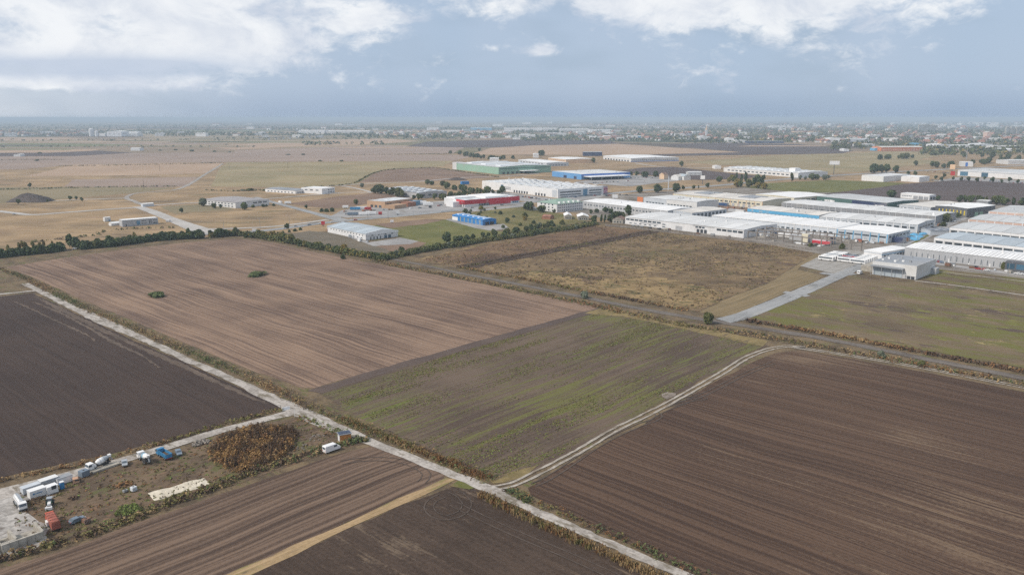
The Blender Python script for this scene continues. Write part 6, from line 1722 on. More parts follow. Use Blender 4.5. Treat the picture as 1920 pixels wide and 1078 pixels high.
for x, y in ((420, 434), (488, 430), (543, 424), (567, 433), (661, 416), (690, 413), (728, 412), (775, 406), (868, 396), (913, 394), (1005, 380)):
    pole(x, y, 9, 'street_lamp', 'thin grey street lamp along the highway', 'street lamps along the highway')
pole(1208, 360, 14, 'floodlight_mast', 'tall floodlight mast by the highway bend', None)
pole(1253, 357, 18, 'antenna_mast', 'pale blue lattice mast before the store car park', None, False, 'paleblue', .6)
pole(1322, 350, 14, 'flag_pole', 'tall thin pole at the highway bend', None, False)
pole(1404, 390, 14, 'floodlight_mast', 'tall mast left of the blue fascia hall', None)
pole(1745, 424, 10, 'yard_mast', 'mast beside the white silo cone', None)
pole(1812, 298, 30, 'power_pylon', 'pale pylon among the right woods', None, True, 'steel', .9)
pole(553, 782, 3.2, 'sign_post', 'thin white post at the yard lane junction', None, False, 'trim', .07)
for x, y in ((300, 322), (430, 318), (540, 316), (270, 355)):
    pole(x, y, 12, 'utility_pole', 'thin utility pole in the far meadow', 'utility poles in the meadow', False, 'bark', .25)


for x, y in ((1690, 470), (1720, 452), (1750, 437), (1780, 423), (1810, 408), (1840, 512), (1790, 505), (1890, 518)):
    pole(x, y, 8, 'yard_lamp', 'thin lamp post along the estate lanes', 'lamp posts along the estate lanes')
for x, y in ((1130, 346), (1160, 342), (1190, 342), (1220, 339), (1250, 339)):
    pole(x, y, 10, 'car_park_lamp', 'lamp post on the store car park', 'lamp posts on the store car park')


def billboard(px, py, h, w, bh, label, mat='white', post='darkgrey'):
    p = G(px, py)
    e = empty('billboard', (p.x, p.y, 0.1), math.atan2(p.y, p.x) - math.pi / 2)
    tag(e, label, 'billboard')
    block('post', e, post, -.5, .5, .3, 1.2, 0, h - bh)
    block('panel', e, mat, -w / 2, w / 2, -.3, .3, h - bh, h)
    block('frame', e, 'steel', -w / 2 - .15, w / 2 + .15, -.1, .4, h - bh - .25, h - bh - .02)


billboard(1563, 328, 22, 15, 6, 'tall white billboard on a dark post in the tan meadow')
billboard(746, 404, 4, 3.5, 2.5, 'small white sign beside the highway')
billboard(735, 418, 2.5, 3, 2, 'small white board at the green lot edge')
billboard(606, 424, 4, 3, 3, 'small red and white sign at the highway junction', 'red')
billboard(865, 389, 6, 4, 3, 'red totem sign before the red shop', 'red')
billboard(1317, 346, 12, 6, 5, 'white sign on a pole at the highway bend')
billboard(1153, 375, 6, 6, 4, 'white sign board above the big white roof')
billboard(1785, 322, 12, 8, 8, 'round cream sign left of the shopping hall', 'peach')

# crane runway: weathered precast frames in the storage yard
a, b = G(1402, 448), G(1560, 465)
for rowi, (off, lb) in enumerate(((0, 'near row of precast columns of the crane runway'), (16, 'middle row of precast columns of the crane runway'), (31, 'far row of precast columns of the crane runway'))):
    e = empty('crane_runway', (a.x + DIR_B.x * off, a.y + DIR_B.y * off, 0.12), math.atan2((b - a).y, (b - a).x))
    tag(e, lb, 'crane runway', 'crane runway rows')
    L = (b - a).length + (20 if rowi == 0 else 0)
    n = 12
    for k in range(n + 1):
        block('column', e, 'precast', L * k / n - .3, L * k / n + .3, -.35, .35, 0, 6.2)
    for k in range(n):
        block('beam', e, 'precast', L * k / n + .32, L * (k + 1) / n - .32, -.25, .25, 5.0, 5.8)
for i in range(22):                                           # goods stored under the runway
    s = random.random()
    p = a.lerp(b, s) + DIR_B * random.uniform(2, 40)
    o = link('stored_slab', cube_mesh(random.choice(('concwall', 'precast', 'trim'))), None, (p.x, p.y, .15), (0, 0, ANG_A + random.choice((0, 1.57))), (random.uniform(3, 9), random.uniform(1.2, 3), random.uniform(.4, 1.8)))
    tag(o, 'stack of precast slabs lying in the crane yard', 'slab stack', 'slab stacks in the crane yard')
fl = [G(1135, 424), G(1172, 427), G(1400, 454), G(1522, 470)]
e = empty('estate_fence', (fl[0].x, fl[0].y, 0.12), 0)
tag(e, 'grey concrete panel fence between scrub field and warehouses', 'fence')
for q0, q1 in zip(fl[:-1], fl[1:]):
    Lq = (q1 - q0).length
    nq_ = int(Lq / 5)
    for k in range(nq_):
        d = q0.lerp(q1, k / nq_) - fl[0]
        an = math.atan2((q1 - q0).y, (q1 - q0).x)
        link('fence_panel', cube_mesh('precast'), e, (d.x, d.y, 0), (0, 0, an), (Lq / nq_ - .3, .12, 1.5))
        link('fence_post', cube_mesh('concwall'), e, (d.x - .16 * math.cos(an), d.y - .16 * math.sin(an), 0), (0, 0, an), (.2, .2, 1.7))
# coloured stores on the estate
for x, y, w, d, h, mt, lb in ((1494, 452, 12, 3, 4, 'grey', 'grey container standing by the vaulted hall'), (1508, 455, 5, 4, 6, 'cream', 'cream silo box by the vaulted hall'), (1528, 456, 16, 3, 3.2, 'paleblue', 'pale blue container by the vaulted hall'), (1538, 458, 14, 3, 2, 'red', 'red low trailer by the vaulted hall'), (1560, 458, 3, 3, 5, 'navy', 'navy box against the flat white hall'),
                           (1675, 455, 14, 6, 3.6, 'navy', 'navy container at the flat white hall corner'), (1690, 452, 10, 3, 2.4, 'rust', 'rusty scrap beside the blue tarpaulins'), (1480, 446, 20, 4, 2.5, 'trim', 'white sheeted goods by the vaulted hall'),
                           (1355, 386.5, 10, 3, 3, 'v_blue', 'dark blue container before the cream warehouse'), (1380, 387, 10, 3, 3, 'darkgrey', 'dark container before the cream warehouse'), (1400, 388, 8, 3, 3, 'v_blue', 'blue container right of the dark one'), (1372, 398, 9, 4, 2.6, 'grey', 'grey container left of the blue fascia hall'), (1386, 400, 9, 4, 2.8, 'offwhite', 'white container left of the blue fascia hall'),
                           (1822, 404, 4, 4, 3, 'green', 'green box beside the yellow columned hall'), (995, 392, 8, 2.6, 3, 'v_red', 'red box trailer beside the thicket trees'), (1004, 395, 8, 2.6, 2.6, 'v_white', 'white box trailer right of the red trailer')):
    p = G(x, y)
    e = empty('storage_container', (p.x, p.y, .2), ANG_A + math.pi)
    tag(e, lb, 'container')
    block('shell', e, mt, -w / 2, w / 2, 0, d, .15, h)
    add_blocks(e, 'corner_post', 'steel', [(-w / 2 - .06, -w / 2 + .14, -.06, .14, 0, h + .05), (w / 2 - .14, w / 2 + .06, -.06, .14, 0, h + .05)])
    block('door', e, 'shutter', w / 2 + .01, w / 2 + .07, .2, d - .2, .3, h - .2)
for (x0_, y0_, x1_, y1_, n_, lb_) in ((1180, 423, 1390, 449, 10, 'along the long white warehouse front'), (1340, 417, 1560, 441, 26, 'before the vaulted hall'), (1575, 452, 1660, 458, 10, 'before the flat white hall'), (1300, 412, 1360, 402, 8, 'beside the grey workshop'), (1300, 392, 1420, 392, 10, 'on the brown lot among the warehouses'), (1725, 436, 1790, 415, 10, 'along the estate lane'), (1545, 415, 1700, 430, 10, 'behind the flat white hall'), (1700, 470, 1720, 462, 5, 'at the end of the long grey hall'), (1760, 497, 1900, 512, 7, 'on the verge of the car row'), (640, 398, 780, 392, 12, 'in the lorry yard'), (900, 360, 1030, 376, 14, 'before the distribution hall'), (635, 438, 690, 456, 8, 'beside the white gabled hall')):
    for k_ in range(n_):
        t_ = random.random()
        p = G(x0_ + (x1_ - x0_) * t_, y0_ + (y1_ - y0_) * t_) + Vector((random.uniform(-2.5, 2.5), random.uniform(-2.5, 2.5), 0))
        e = empty('pallet_stack', (p.x, p.y, .22), ANG_A + random.choice((0, 1.57)) + random.uniform(-.1, .1))
        tag(e, 'small stack of goods ' + lb_, 'goods', 'goods ' + lb_)
        w_, d_, h_ = random.uniform(1, 3.2), random.uniform(1, 1.8), random.uniform(.6, 2.0)
        block('pallet', e, 'bark', -w_ / 2 - .05, w_ / 2 + .05, -d_ / 2 - .05, d_ / 2 + .05, 0, .14)
        block('goods', e, random.choice(('rust', 'steel', 'trim', 'concwall', 'v_slate', 'precast', 'paleblue', 'v_black', 'brick')), -w_ / 2, w_ / 2, -d_ / 2, d_ / 2, .15, h_)
for i, (x, y) in enumerate(((1713, 441), (1722, 445), (1730, 440), (1716, 450), (1708, 447))):
    p = G(x, y)
    bm = bmesh.new()
    lathe(bm, [(0, 1), (.35, .95), (.75, .6), (1, .1)], 9, 'z')
    for v in bm.verts:
        v.co += Vector((random.uniform(-.12, .12), random.uniform(-.12, .12), random.uniform(-.06, .06) if v.co.z > .1 else 0))
    o = link('tarpaulin_heap', mesh_bm('tarpaulin_heap', bm, [M['skyblue']]), None, (p.x, p.y, .15), (0, 0, ANG_B), (6, 3, 1.6))
    tag(o, 'bright blue tarpaulin heap on the small grass plot', 'tarpaulin', 'blue tarpaulin heaps')
p = G(1749, 418)
bm = bmesh.new()
lathe(bm, [(0, 4), (5, 2.2), (9, .4)], 12, 'z')
tag(link('white_cone_tent', mesh_bm('white_cone_tent', bm, [M['white']]), None, (p.x, p.y, .1)), 'white cone shaped cover beside the estate lane', 'cover')
S('grass_plot', 'small grass plot with blue tarpaulins', [(1690, 455), (1712, 438), (1738, 436), (1742, 443), (1715, 458)], 'lawn', 0.2, cat='ground')

# earth mound
bm = bmesh.new()
N = 26
grid = []
for i in range(N + 1):
    rw = []
    for j in range(13):
        u, v = i / N * 2 - 1, j / 12 * 2 - 1
        hgt = max(0, 1 - abs(u) ** 3.5) * max(0, 1 - abs(v) ** 2.2) * (1 + .14 * math.sin(u * 4 + v * 3 + 2) + random.uniform(-.07, .07))
        rw.append(bm.verts.new((u * 22, v * 13, max(hgt * 8.0 - .2, -.2))))
    grid.append(rw)
for i in range(N):
    for j in range(12):
        bm.faces.new((grid[i][j], grid[i + 1][j], grid[i + 1][j + 1], grid[i][j + 1]))
p = G(58, 378)
tag(link('earth_mound', mesh_bm('earth_mound', bm, [M['mound']]), None, (p.x, p.y, 0)), 'large dark grey heap of dug earth on the left', 'mound')
p = G(857, 338)
bm = bmesh.new()
lathe(bm, [(0, 1), (.4, .8), (.8, .4), (1, .1)], 10, 'z')
for v in bm.verts:
    v.co += Vector((random.uniform(-.15, .15), random.uniform(-.15, .15), 0))
tag(link('earth_mound', mesh_bm('earth_mound', bm, [M['mound']]), None, (p.x, p.y, 0), None, (15, 5, 4)), 'small dark earth heap before the green hall', 'mound')

# ------------------------------------------------------------------ vehicles
def wheel(r, w):
    key = ('wheel', r, w)
    if key not in CUBE:
        bm = bmesh.new()
        lathe(bm, [(-w / 2, r * .8), (-w / 2, r), (w / 2, r), (w / 2, r * .8)], 12, 'y')
        t = mesh_bm('wheel', bm, [M['tyre']])
        bm = bmesh.new()
        lathe(bm, [(-w / 2 - .02, r * .5), (w / 2 + .02, r * .5)], 10, 'y')
        CUBE[key] = (t, mesh_bm('hub', bm, [M['steel']]))
    return CUBE[key]


def wheels(e, xs, half, r=.5, w=.3):
    t, hb = wheel(r, w)
    for x in xs:
        for s in (-1, 1):
            o = link('wheel', t, e, (x, s * half, r))
            link('hub', hb, o)


def cab(e, x0, x1, hw, z0, z1, mat, name='cab'):
    """flat fronted lorry cab facing +x"""
    bm = bmesh.new()
    L = x1 - x0
    prism(bm, [(x0, z0), (x1, z0), (x1 + .06, z0 + (z1 - z0) * .45), (x1 - .18, z1 - .12), (x1 - .45, z1), (x0, z1)], -hw, hw)
    c = link(name, mesh_bm(name, bm, [M[mat]]), e)
    hgt = z1 - z0
    bm = bmesh.new()
    q = [bm.verts.new(p) for p in ((x1 + .075, -hw + .12, z0 + hgt * .5), (x1 + .075, hw - .12, z0 + hgt * .5), (x1 - .13, hw - .16, z0 + hgt * .9), (x1 - .13, -hw + .16, z0 + hgt * .9))]
    bm.faces.new(q)
    link('windscreen', mesh_bm('windscreen', bm, [M['glass']]), c)
    for s in (-1, 1):
        block('side_window', c, 'glass', x0 + L * .35, x1 - .3, s * hw - .02, s * hw + .02, z0 + hgt * .5, z0 + hgt * .86)
        block('headlight', c, 'lamp', x1 + .01, x1 + .09, s * (hw - .3) - .18, s * (hw - .3) + .18, z0 + .25, z0 + .45)
        block('mirror', c, 'v_black', x1 - .25, x1 - .1, s * (hw + .18) - .05, s * (hw + .18) + .05, z0 + hgt * .5, z0 + hgt * .85)
    block('bumper', c, 'chassis', x1 + .0, x1 + .14, -hw, hw, z0 - .2, z0 + .15)


def heading(a, b):
    d = G(*b) - G(*a)
    return math.atan2(d.y, d.x)


YS = 0.70          # yard vehicles against the scale of the plain


def truck_base(name, label, px, py, rz, length, cabmat, xs, cat='truck'):
    p = G(px, py)
    e = empty(name, (p.x, p.y, .18), rz)
    e.scale = (YS, YS, YS)
    tag(e, label, cat)
    block('chassis', e, 'chassis', -length / 2, length / 2 - 1.2, -.45, .45, .65, .95)
    wheels(e, xs, 1.02, .5, .32)
    cab(e, length / 2 - 2.1, length / 2, 1.2, .75, 2.9, cabmat)
    return e


def mixer(label, px, py, rz, cabmat, drum_mats):
    e = truck_base('concrete_mixer_truck', label, px, py, rz, 9.0, cabmat, (3.4, 1.6, -1.6, -2.9))
    bm = bmesh.new()
    lathe(bm, [(-3.1, .45), (-2.4, .75), (-.8, 1.15), (.7, 1.18), (1.6, .9), (2.0, .5)], 18, 'x')
    for f in bm.faces:
        cx = sum(v.co.x for v in f.verts) / len(f.verts)
        f.material_index = 1 if cx < -1.6 else 0
    d = link('drum', mesh_bm('drum', bm, [M[m] for m in drum_mats], True), e, (-.9, 0, 2.35), (0, R(12), 0))
    for k in range(3):
        bm = bmesh.new()
        rad = (1.2, 1.21, .95)[k]
        x = (-.5, .55, 1.5)[k]
        lathe(bm, [(x - .04, rad), (x + .04, rad)], 18, 'x')
        link('drum_band', mesh_bm('drum_band', bm, [M['steel']]), d)
    bm = bmesh.new()
    prism(bm, [(-4.6, 2.9), (-3.9, 2.9), (-3.7, 3.7), (-4.8, 3.7)], -.55, .55)
    link('hopper', mesh_bm('hopper', bm, [M[cabmat]]), e)
    bm = bmesh.new()
    bx(bm, -.25, .25, -.2, .2, -1.6, 0)
    link('chute', mesh_bm('chute', bm, [M['steel']]), e, (-4.5, 0, 2.6), (0, R(28), 0))
    block('drum_stand', e, 'chassis', 1.0, 1.3, -.8, .8, .95, 2.2)
    block('drum_stand', e, 'chassis', -3.6, -3.3, -.9, .9, .95, 2.6)
    add_blocks(e, 'mudguard', 'chassis', [(-3.6, -1.0, s * 1.0 - .18, s * 1.0 + .18, 1.08, 1.16) for s in (-1, 1)])
    block('water_tank', e, cabmat, 1.4, 2.1, -1.0, 1.0, 1.0, 1.9)
    return e


RA, RB = ANG_A, ANG_B
mixer('white concrete mixer truck with white drum on the yard lane', 186, 877, heading((206, 868), (168, 882)), 'v_white', ('v_white', 'v_silver'))
mixer('concrete mixer truck with pale blue drum, seen from behind', 271, 865, heading((280, 871), (262, 857)), 'v_white', ('t_paleblue', 'v_white'))
e = truck_base('dump_truck', 'blue dump truck with open tipper body', 308, 858, heading((320, 864), (296, 850)), 8.4, 't_blue', (3.1, 1.4, -1.8, -3.0))
bm = bmesh.new()
x0, x1, hw, z0, z1, t = -4.3, 2.0, 1.25, 1.05, 2.6, .12
for q in ((x0, x1, -hw, -hw + t, z0, z1), (x0, x1, hw - t, hw, z0, z1), (x1 - t, x1, -hw + t, hw - t, z0, z1 + .3), (x0, x0 + t, -hw + t, hw - t, z0, z1 - .1), (x0, x1, -hw + t, hw - t, z0 - .1, z0 + .05)):
    bx(bm, *q)
for k in range(6):
    for s in (-1, 1):
        xx = x0 + .3 + k * 1.15
        bx(bm, xx, xx + .14, s * (hw + .05) - .05, s * (hw + .05) + .05, z0, z1)
link('tipper_body', mesh_bm('tipper_body', bm, [M['t_blue']]), e)
block('load', e, 'weed_brown', x0 + .3, x1 - .3, -hw + .2, hw - .2, z0 + .1, z0 + .5)
block('tail_light_bar', e, 'taillamp', x0 - .1, x0 - .02, -1.1, 1.1, .75, .95)
block('cab_protector', e, 't_blue', 2.0, 2.9, -1.2, 1.2, 2.95, 3.05)
e = truck_base('tanker_truck', 'white tanker lorry parked on the wet concrete', 38, 950, heading((28, 936), (46, 962)), 10, 'v_white', (3.9, .6, -2.6, -3.8))
bm = bmesh.new()
lathe(bm, [(-5, .5), (-4.8, .95), (2.0, .95), (2.2, .5)], 16, 'x')
tk = link('tank', mesh_bm('tank', bm, [M['v_white']], True), e, (0, 0, 2.05))
block('walkway', tk, 'v_silver', -4.6, 1.8, -.25, .25, .95, 1.05)
add_blocks(tk, 'stripe', 'v_silver', [(-4.6, 1.8, s * .80 - .05, s * .80 + .05, .5, .6) for s in (-1, 1)])
add_blocks(e, 'hose_box', 'v_silver', [(-3.0, .0, s * .9 - .15, s * .9 + .15, .7, 1.1) for s in (-1, 1)])
e = truck_base('tarpaulin_truck', 'faded red lorry with tarpaulin covered body in the yard', 100, 986, heading((112, 1003), (93, 970)), 10.5, 't_orange', (4.2, 1.0, -2.8, -4.0))
bm = bmesh.new()
prism(bm, [(-1.25, 1.0), (1.25, 1.0), (1.25, 3.2), (.9, 3.55), (-.9, 3.55), (-1.25, 3.2)], -5.4, 2.6)
for v in bm.verts:
    v.co = Vector((v.co.y, v.co.x, v.co.z))
tb = link('tarpaulin_body', mesh_bm('tarpaulin_body', bm, [M['t_red']]), e)
add_blocks(tb, 'rib', 'rust', [(-5.2 + k * 1.9, -5.05 + k * 1.9, -1.3, 1.3, 3.45, 3.62) for k in range(5)])
block('fuel_tank', e, 'v_white', -.6, 1.4, 1.3, 1.9, .5, 1.9)
# tractor
p = G(94, 948)
e = empty('tractor', (p.x, p.y, .15), heading((97, 940), (93, 955)))
e.scale = (.75, .75, .75)
tag(e, 'small white and green tractor with cab in the yard', 'tractor')
block('bonnet', e, 'v_white', .3, 2.2, -.45, .45, .8, 1.5)
block('cabin', e, 'v_tgreen', -1.2, .3, -.75, .75, .8, 1.5)
block('cabin_glass', e, 'glass', -1.15, .25, -.7, .7, 1.5, 2.35)
block('cabin_roof', e, 'v_silver', -1.3, .4, -.8, .8, 2.35, 2.5)
block('loader_arm', e, 'v_white', 1.0, 3.0, -.7, -.55, .6, .8)
block('loader_arm', e, 'v_white', 1.0, 3.0, .55, .7, .6, .8)
block('bucket', e, 'v_white', 2.9, 3.6, -1.0, 1.0, .1, .9)
wheels(e, (-.7,), .95, .8, .4)
wheels(e, (1.5,), .8, .5, .3)


def car_meshes(mat, kind='car'):
    key = ('car', mat, kind)
    if key in CUBE:
        return CUBE[key]
    bm = bmesh.new()
    if kind == 'van':
        L, hw, prof = 5.8, 1.0, [(-2.9, .35), (2.75, .35), (2.9, .8), (2.7, 1.25), (1.9, 1.45), (1.25, 2.35), (-2.75, 2.45), (-2.9, 2.2)]
    else:
        L, hw, prof = 4.3, .86, [(-2.1, .3), (2.1, .3), (2.15, .65), (1.95, .85), (1.0, .95), (.35, 1.42), (-1.3, 1.45), (-1.95, 1.0), (-2.15, .9)]
    prism(bm, prof, -hw, hw)
    bmesh.ops.bevel(bm, geom=[e_ for e_ in bm.edges], offset=.07, segments=1, affect='EDGES')
    body = mesh_bm('body', bm, [M[mat]])
    bm = bmesh.new()
    if kind == 'van':
        bm.faces.new([bm.verts.new(q) for q in ((1.93, -.82, 1.47), (1.93, .82, 1.47), (1.32, .78, 2.33), (1.32, -.78, 2.33))])
        for s in (-1, 1):
            bx(bm, .3, 1.5, s * 1.0 - .02, s * 1.0 + .02, 1.45, 2.1)
        bx(bm, -2.93, -2.88, -.7, .7, 1.4, 2.1)
    else:
        for p3 in (((1.02, -.7, .99), (1.02, .7, .99), (.40, .62, 1.42), (.40, -.62, 1.42)), ((-1.97, .7, 1.04), (-1.97, -.7, 1.04), (-1.35, -.62, 1.46), (-1.35, .62, 1.46))):
            bm.faces.new([bm.verts.new(q) for q in p3])
        for s in (-1, 1):
            bx(bm, -1.45, .55, s * .86 - .02, s * .86 + .02, .98, 1.34)
    gl = mesh_bm('windows', bm, [M['glass']])
    CUBE[key] = (body, gl)
    return CUBE[key]


def car(label, p, rz, mat, kind='car', group=None, full=True, name=None):
    body, gl = car_meshes(mat, kind)
    e = empty(name or ('delivery_van' if kind == 'van' else 'parked_car'), (p.x, p.y, .2), rz)
    tag(e, label, 'van' if kind == 'van' else 'car', group)
    e.scale = (.8, .8, .8) if kind == 'car' else (.85, .85, .85)
    link('body', body, e)
    link('windows', gl, e)
    xs = (1.9, -1.8) if kind == 'van' else (1.3, -1.3)
    if full:
        wheels(e, xs, .82 if kind == 'van' else .74, .34, .22)
        fx = 2.85 if kind == 'van' else 2.1
        for s in (-1, 1):
            block('headlight', e, 'lamp', fx - .05, fx + .1, s * .6 - .15, s * .6 + .15, .62, .8)
            block('tail_light', e, 'taillamp', -fx - .12, -fx + .05, s * .66 - .12, s * .66 + .12, .7, .95)
    else:
        t, hb = wheel(.34, .22)
        for x in xs:
            for s in (-1, 1):
                link('wheel', t, e, (x, s * .76, .34))
    return e


car('white panel van parked at the yard edge', G(622, 846), RB, 'v_white', 'van')
car('slate blue car parked right of the blue dump truck', G(335, 852), RA + 2.9, 'v_slate')
car('silver car half behind the white mixer truck', G(234, 872), RA + 2.8, 'v_silver')
car('dark silver car parked on the weeds by the red lorry', G(145, 979), RB + .2, 'v_slate')
car('small dark car parked behind the weeds', G(120, 1005), RB, 'v_black') if False else None
# the far car parks and roads
CNAME = {'v_white': 'white', 'v_silver': 'silver', 'v_black': 'black', 'v_blue': 'dark blue', 'v_slate': 'slate blue', 'v_red': 'red'}
COLR = ['v_white', 'v_silver', 'v_black', 'v_blue', 'v_slate', 'v_white', 'v_red']


def cars(px, n, rz, label, group, jit=1.0, rj=.08):
    pts = [G(x, y) for x, y in px]
    a, b = pts[0], pts[-1]
    for k in range(n):
        p = a.lerp(b, (k + .5) / n) + Vector((random.uniform(-jit, jit), random.uniform(-jit, jit), 0))
        cm_ = random.choice(COLR)
        car('%s %s' % (CNAME[cm_], label), p, rz + random.uniform(-rj, rj), cm_, 'car', group, False)


cars([(1757, 491), (1790, 498)], 11, RB, 'car parked in the row right of the grey cube hall', 'car row right of the cube hall', .4)
cars([(1760, 488), (1805, 493)], 3, RA, 'car parked close under the long grey hall', 'cars under the long grey hall', 1)
cars([(1820, 502), (1860, 509)], 4, RA, 'car standing on the grey estate road', 'cars on the estate road', 2)
cars([(1900, 513), (1945, 520)], 4, RA, 'car parked by the glass entrance', 'cars by the glass entrance', 1)
cars([(1588, 449), (1660, 455)], 7, RA, 'car parked before the flat white hall', 'cars before the flat white hall', 3)
cars([(1440, 437), (1500, 445)], 6, RA, 'car parked before the vaulted hall', 'cars before the vaulted hall', 3)
cars([(520, 430), (680, 412)], 7, .25, 'car driving on the highway near the junction', 'cars on the highway', 2)
cars([(800, 400), (1100, 369)], 6, .3, 'car driving on the highway past the red shop', 'cars on the far highway', 2)
cars([(1110, 344), (1180, 340)], 12, 1.2, 'car parked before the blue store', 'cars before the blue store', 8)
cars([(1180, 334), (1230, 334)], 6, 1.2, 'car parked at the back of the store car park', 'cars at the back of the car park', 6)
cars([(960, 368), (1040, 378)], 9, .4, 'car parked before the distribution hall', 'cars before the distribution hall', 5)
cars([(1110, 368), (1180, 366)], 8, .3, 'car parked beside the painted wall', 'cars beside the painted wall', 5)
cars([(1800, 337), (1920, 345)], 16, 1.1, 'car parked before the shopping hall', 'cars before the shopping hall', 6)
cars([(1745, 339), (1770, 340)], 5, .3, 'car beside the plain white box', 'cars beside the white box', 3)
cars([(1740, 322), (1790, 326)], 9, .2, 'car parked left of the shopping hall', 'cars left of the shopping hall', 8)
cars([(1345, 420), (1430, 431)], 8, RA, 'car parked at the left end of the vaulted hall', 'cars at the left end of the vaulted hall', 2)
cars([(1180, 424), (1260, 433)], 5, RA, 'car parked along the long white warehouse', 'cars along the long white warehouse', .8)
cars([(1500, 398), (1530, 402)], 3, RA, 'car parked behind the blue fascia hall', 'cars behind the blue fascia hall', 1)
cars([(616, 432), (640, 440)], 4, .6, 'car parked beside the white gabled hall', 'cars beside the gabled hall', 1)
cars([(640, 402), (700, 402)], 4, .4, 'car parked in the lorry yard', 'cars in the lorry yard', 5)
cars([(780, 392), (850, 384)], 6, .4, 'car parked right of the tan hall', 'cars right of the tan hall', 5)
cars([(925, 327), (990, 324)], 9, 1.0, 'vehicle parked before the green hall', 'vehicles before the green hall', 6)
car('white car in the gap of the left hedgerow', G(141, 468), .4, 'v_white', 'car', None, False)
car('white car standing on the pale road beside the narrow office', G(317, 417), .4, 'v_white', 'van', None, False, 'parked_van')
car('pale car on the dusty left road', G(27, 403), .1, 'v_silver', 'car', None, False)
car('white van on the highway at the hedge end', G(479, 435), .3, 'v_white', 'van', None, False, 'highway_van')
car('white van on the side road', G(526, 381), -.6, 'v_white', 'van', None, False, 'side_road_van')
car('white lorry van at the mouth of the access road hall', G(1612, 514), RB, 'v_white', 'van', None, False, 'hall_van')
car('white delivery van by the small office', G(1680, 477), RB, 'v_white', 'van', None, False, 'office_van')

# coaches and lorry trailers
def coach(label, p, rz, mat, group, L=11.5, band='glass'):
    key = ('coach', mat, L, band)
    if key not in CUBE:
        bm = bmesh.new()
        bx(bm, -L / 2, L / 2, -1.25, 1.25, .4, 3.3, 0, .18)
        body = mesh_bm('body', bm, [M[mat]])
        CUBE[key] = body
    e = empty('coach' if band else 'lorry_trailer', (p.x, p.y, .2), rz)
    tag(e, label, 'coach' if band else 'trailer', group)
    e.scale = (.85, .85, .85)
    link('body', CUBE[key], e)
    if band:
        for s in (-1, 1):
            block('window_band', e, band, -L / 2 + .6, L / 2 - .8, s * 1.25 - .03, s * 1.25 + .03, 1.7, 2.8)
        block('windscreen', e, band, L / 2 - .02, L / 2 + .03, -1.1, 1.1, 1.2, 3.0)
        block('roof_unit', e, 'v_silver', -1.5, 1.5, -.8, .8, 3.28, 3.5)
    t, hb = wheel(.5, .3)
    for x in (L / 2 - 2.4, -L / 2 + 2.6):
        for s in (-1, 1):
            link('wheel', t, e, (x, s * 1.1, .5))


for i in range(7):
    p = G(1549, 489) + DIR_B * (4.0 * i)
    cm_ = random.choice(('v_white', 'v_white', 'v_white', 'v_silver'))
    coach(CNAME[cm_] + ' coach in the left rank of the coach park', p, RA + math.pi, cm_, 'coaches in the left rank')
for i in range(5):
    p = G(1552, 488) + DIR_B * (4.0 * i) - DIR_A * 11
    cm_ = ('v_white', 'v_silver', 'v_red', 'v_slate', 'v_black')[i]
    coach(CNAME[cm_] + ' coach in the middle rank of the coach park', p, RA + math.pi, cm_, 'coaches in the middle rank')
for i in range(6):
    p = G(1608, 495) + DIR_B * (4.0 * i)
    coach('white coach with dark windows in the right rank', p, RA, 'v_white', 'coaches in the right rank')
for x, y, mt, L, lb in ((662, 404, 'v_slate', 12, 'slate grey trailer at the front of the lorry yard'), (683, 404, 'v_white', 12, 'white trailer at the front of the lorry yard, left'), (696, 403, 'v_white', 11, 'white trailer at the front of the lorry yard, right'), (666, 394, 't_blue', 12, 'blue trailer at the back of the lorry yard'), (678, 393, 'v_white', 12, 'white trailer at the back of the lorry yard'), (690, 394, 'v_red', 8, 'red lorry at the back of the lorry yard'), (713, 403, 'v_red', 4, 'red tractor unit at the end of the lorry yard'),
                        (782, 381, 't_blue', 14, 'blue trailer right of the tan hall'), (790, 382, 'v_white', 13, 'white trailer right of the tan hall, first'), (797, 384, 'v_white', 13, 'white trailer right of the tan hall, second'), (803, 386, 'v_white', 12, 'white trailer right of the tan hall, third'), (540, 383, 'v_white', 8, 'white lorry on the side road'), (648, 391, 'v_white', 7, 'white box body left of the lorry yard')):
    coach(lb, G(x, y), .15, mt, None, L, None)

# ------------------------------------------------------------------ truck yard furniture
def container(label, px, py, rz, L, Wd_, h, mat, roofmat=None, name='site_container', win=0):
    p = G(px, py)
    e = empty(name, (p.x, p.y, .18), rz)
    tag(e, label, 'container')
    bm = bmesh.new()
    bx(bm, -L / 2, L / 2, -Wd_ / 2, Wd_ / 2, .1, h - .08)
    n = int(L / .55)
    for k in range(n):
        x = -L / 2 + (k + .3) * L / n
        for s in (-1, 1):
            bx(bm, x, x + .22, s * Wd_ / 2 - .04, s * Wd_ / 2 + .04, .25, h - .2)
    link('shell', mesh_bm('shell', bm, [M[mat]]), e)
    block('roof', e, roofmat or mat, -L / 2 - .05, L / 2 + .05, -Wd_ / 2 - .05, Wd_ / 2 + .05, h - .08, h + .03)
    block('base_frame', e, 'steel', -L / 2 - .03, L / 2 + .03, -Wd_ / 2 - .06, Wd_ / 2 + .06, 0, .14)
    block('door', e, 'shutter', L / 2 - .02, L / 2 + .05, -Wd_ * .36, Wd_ * .36, .25, h - .3)
    for k in range(win):
        block('window', e, 'glass', -L / 2 + 1 + k * 2, -L / 2 + 2.1 + k * 2, -Wd_ / 2 - .07, -Wd_ / 2 + .05, 1.1, 2.0)
    return e


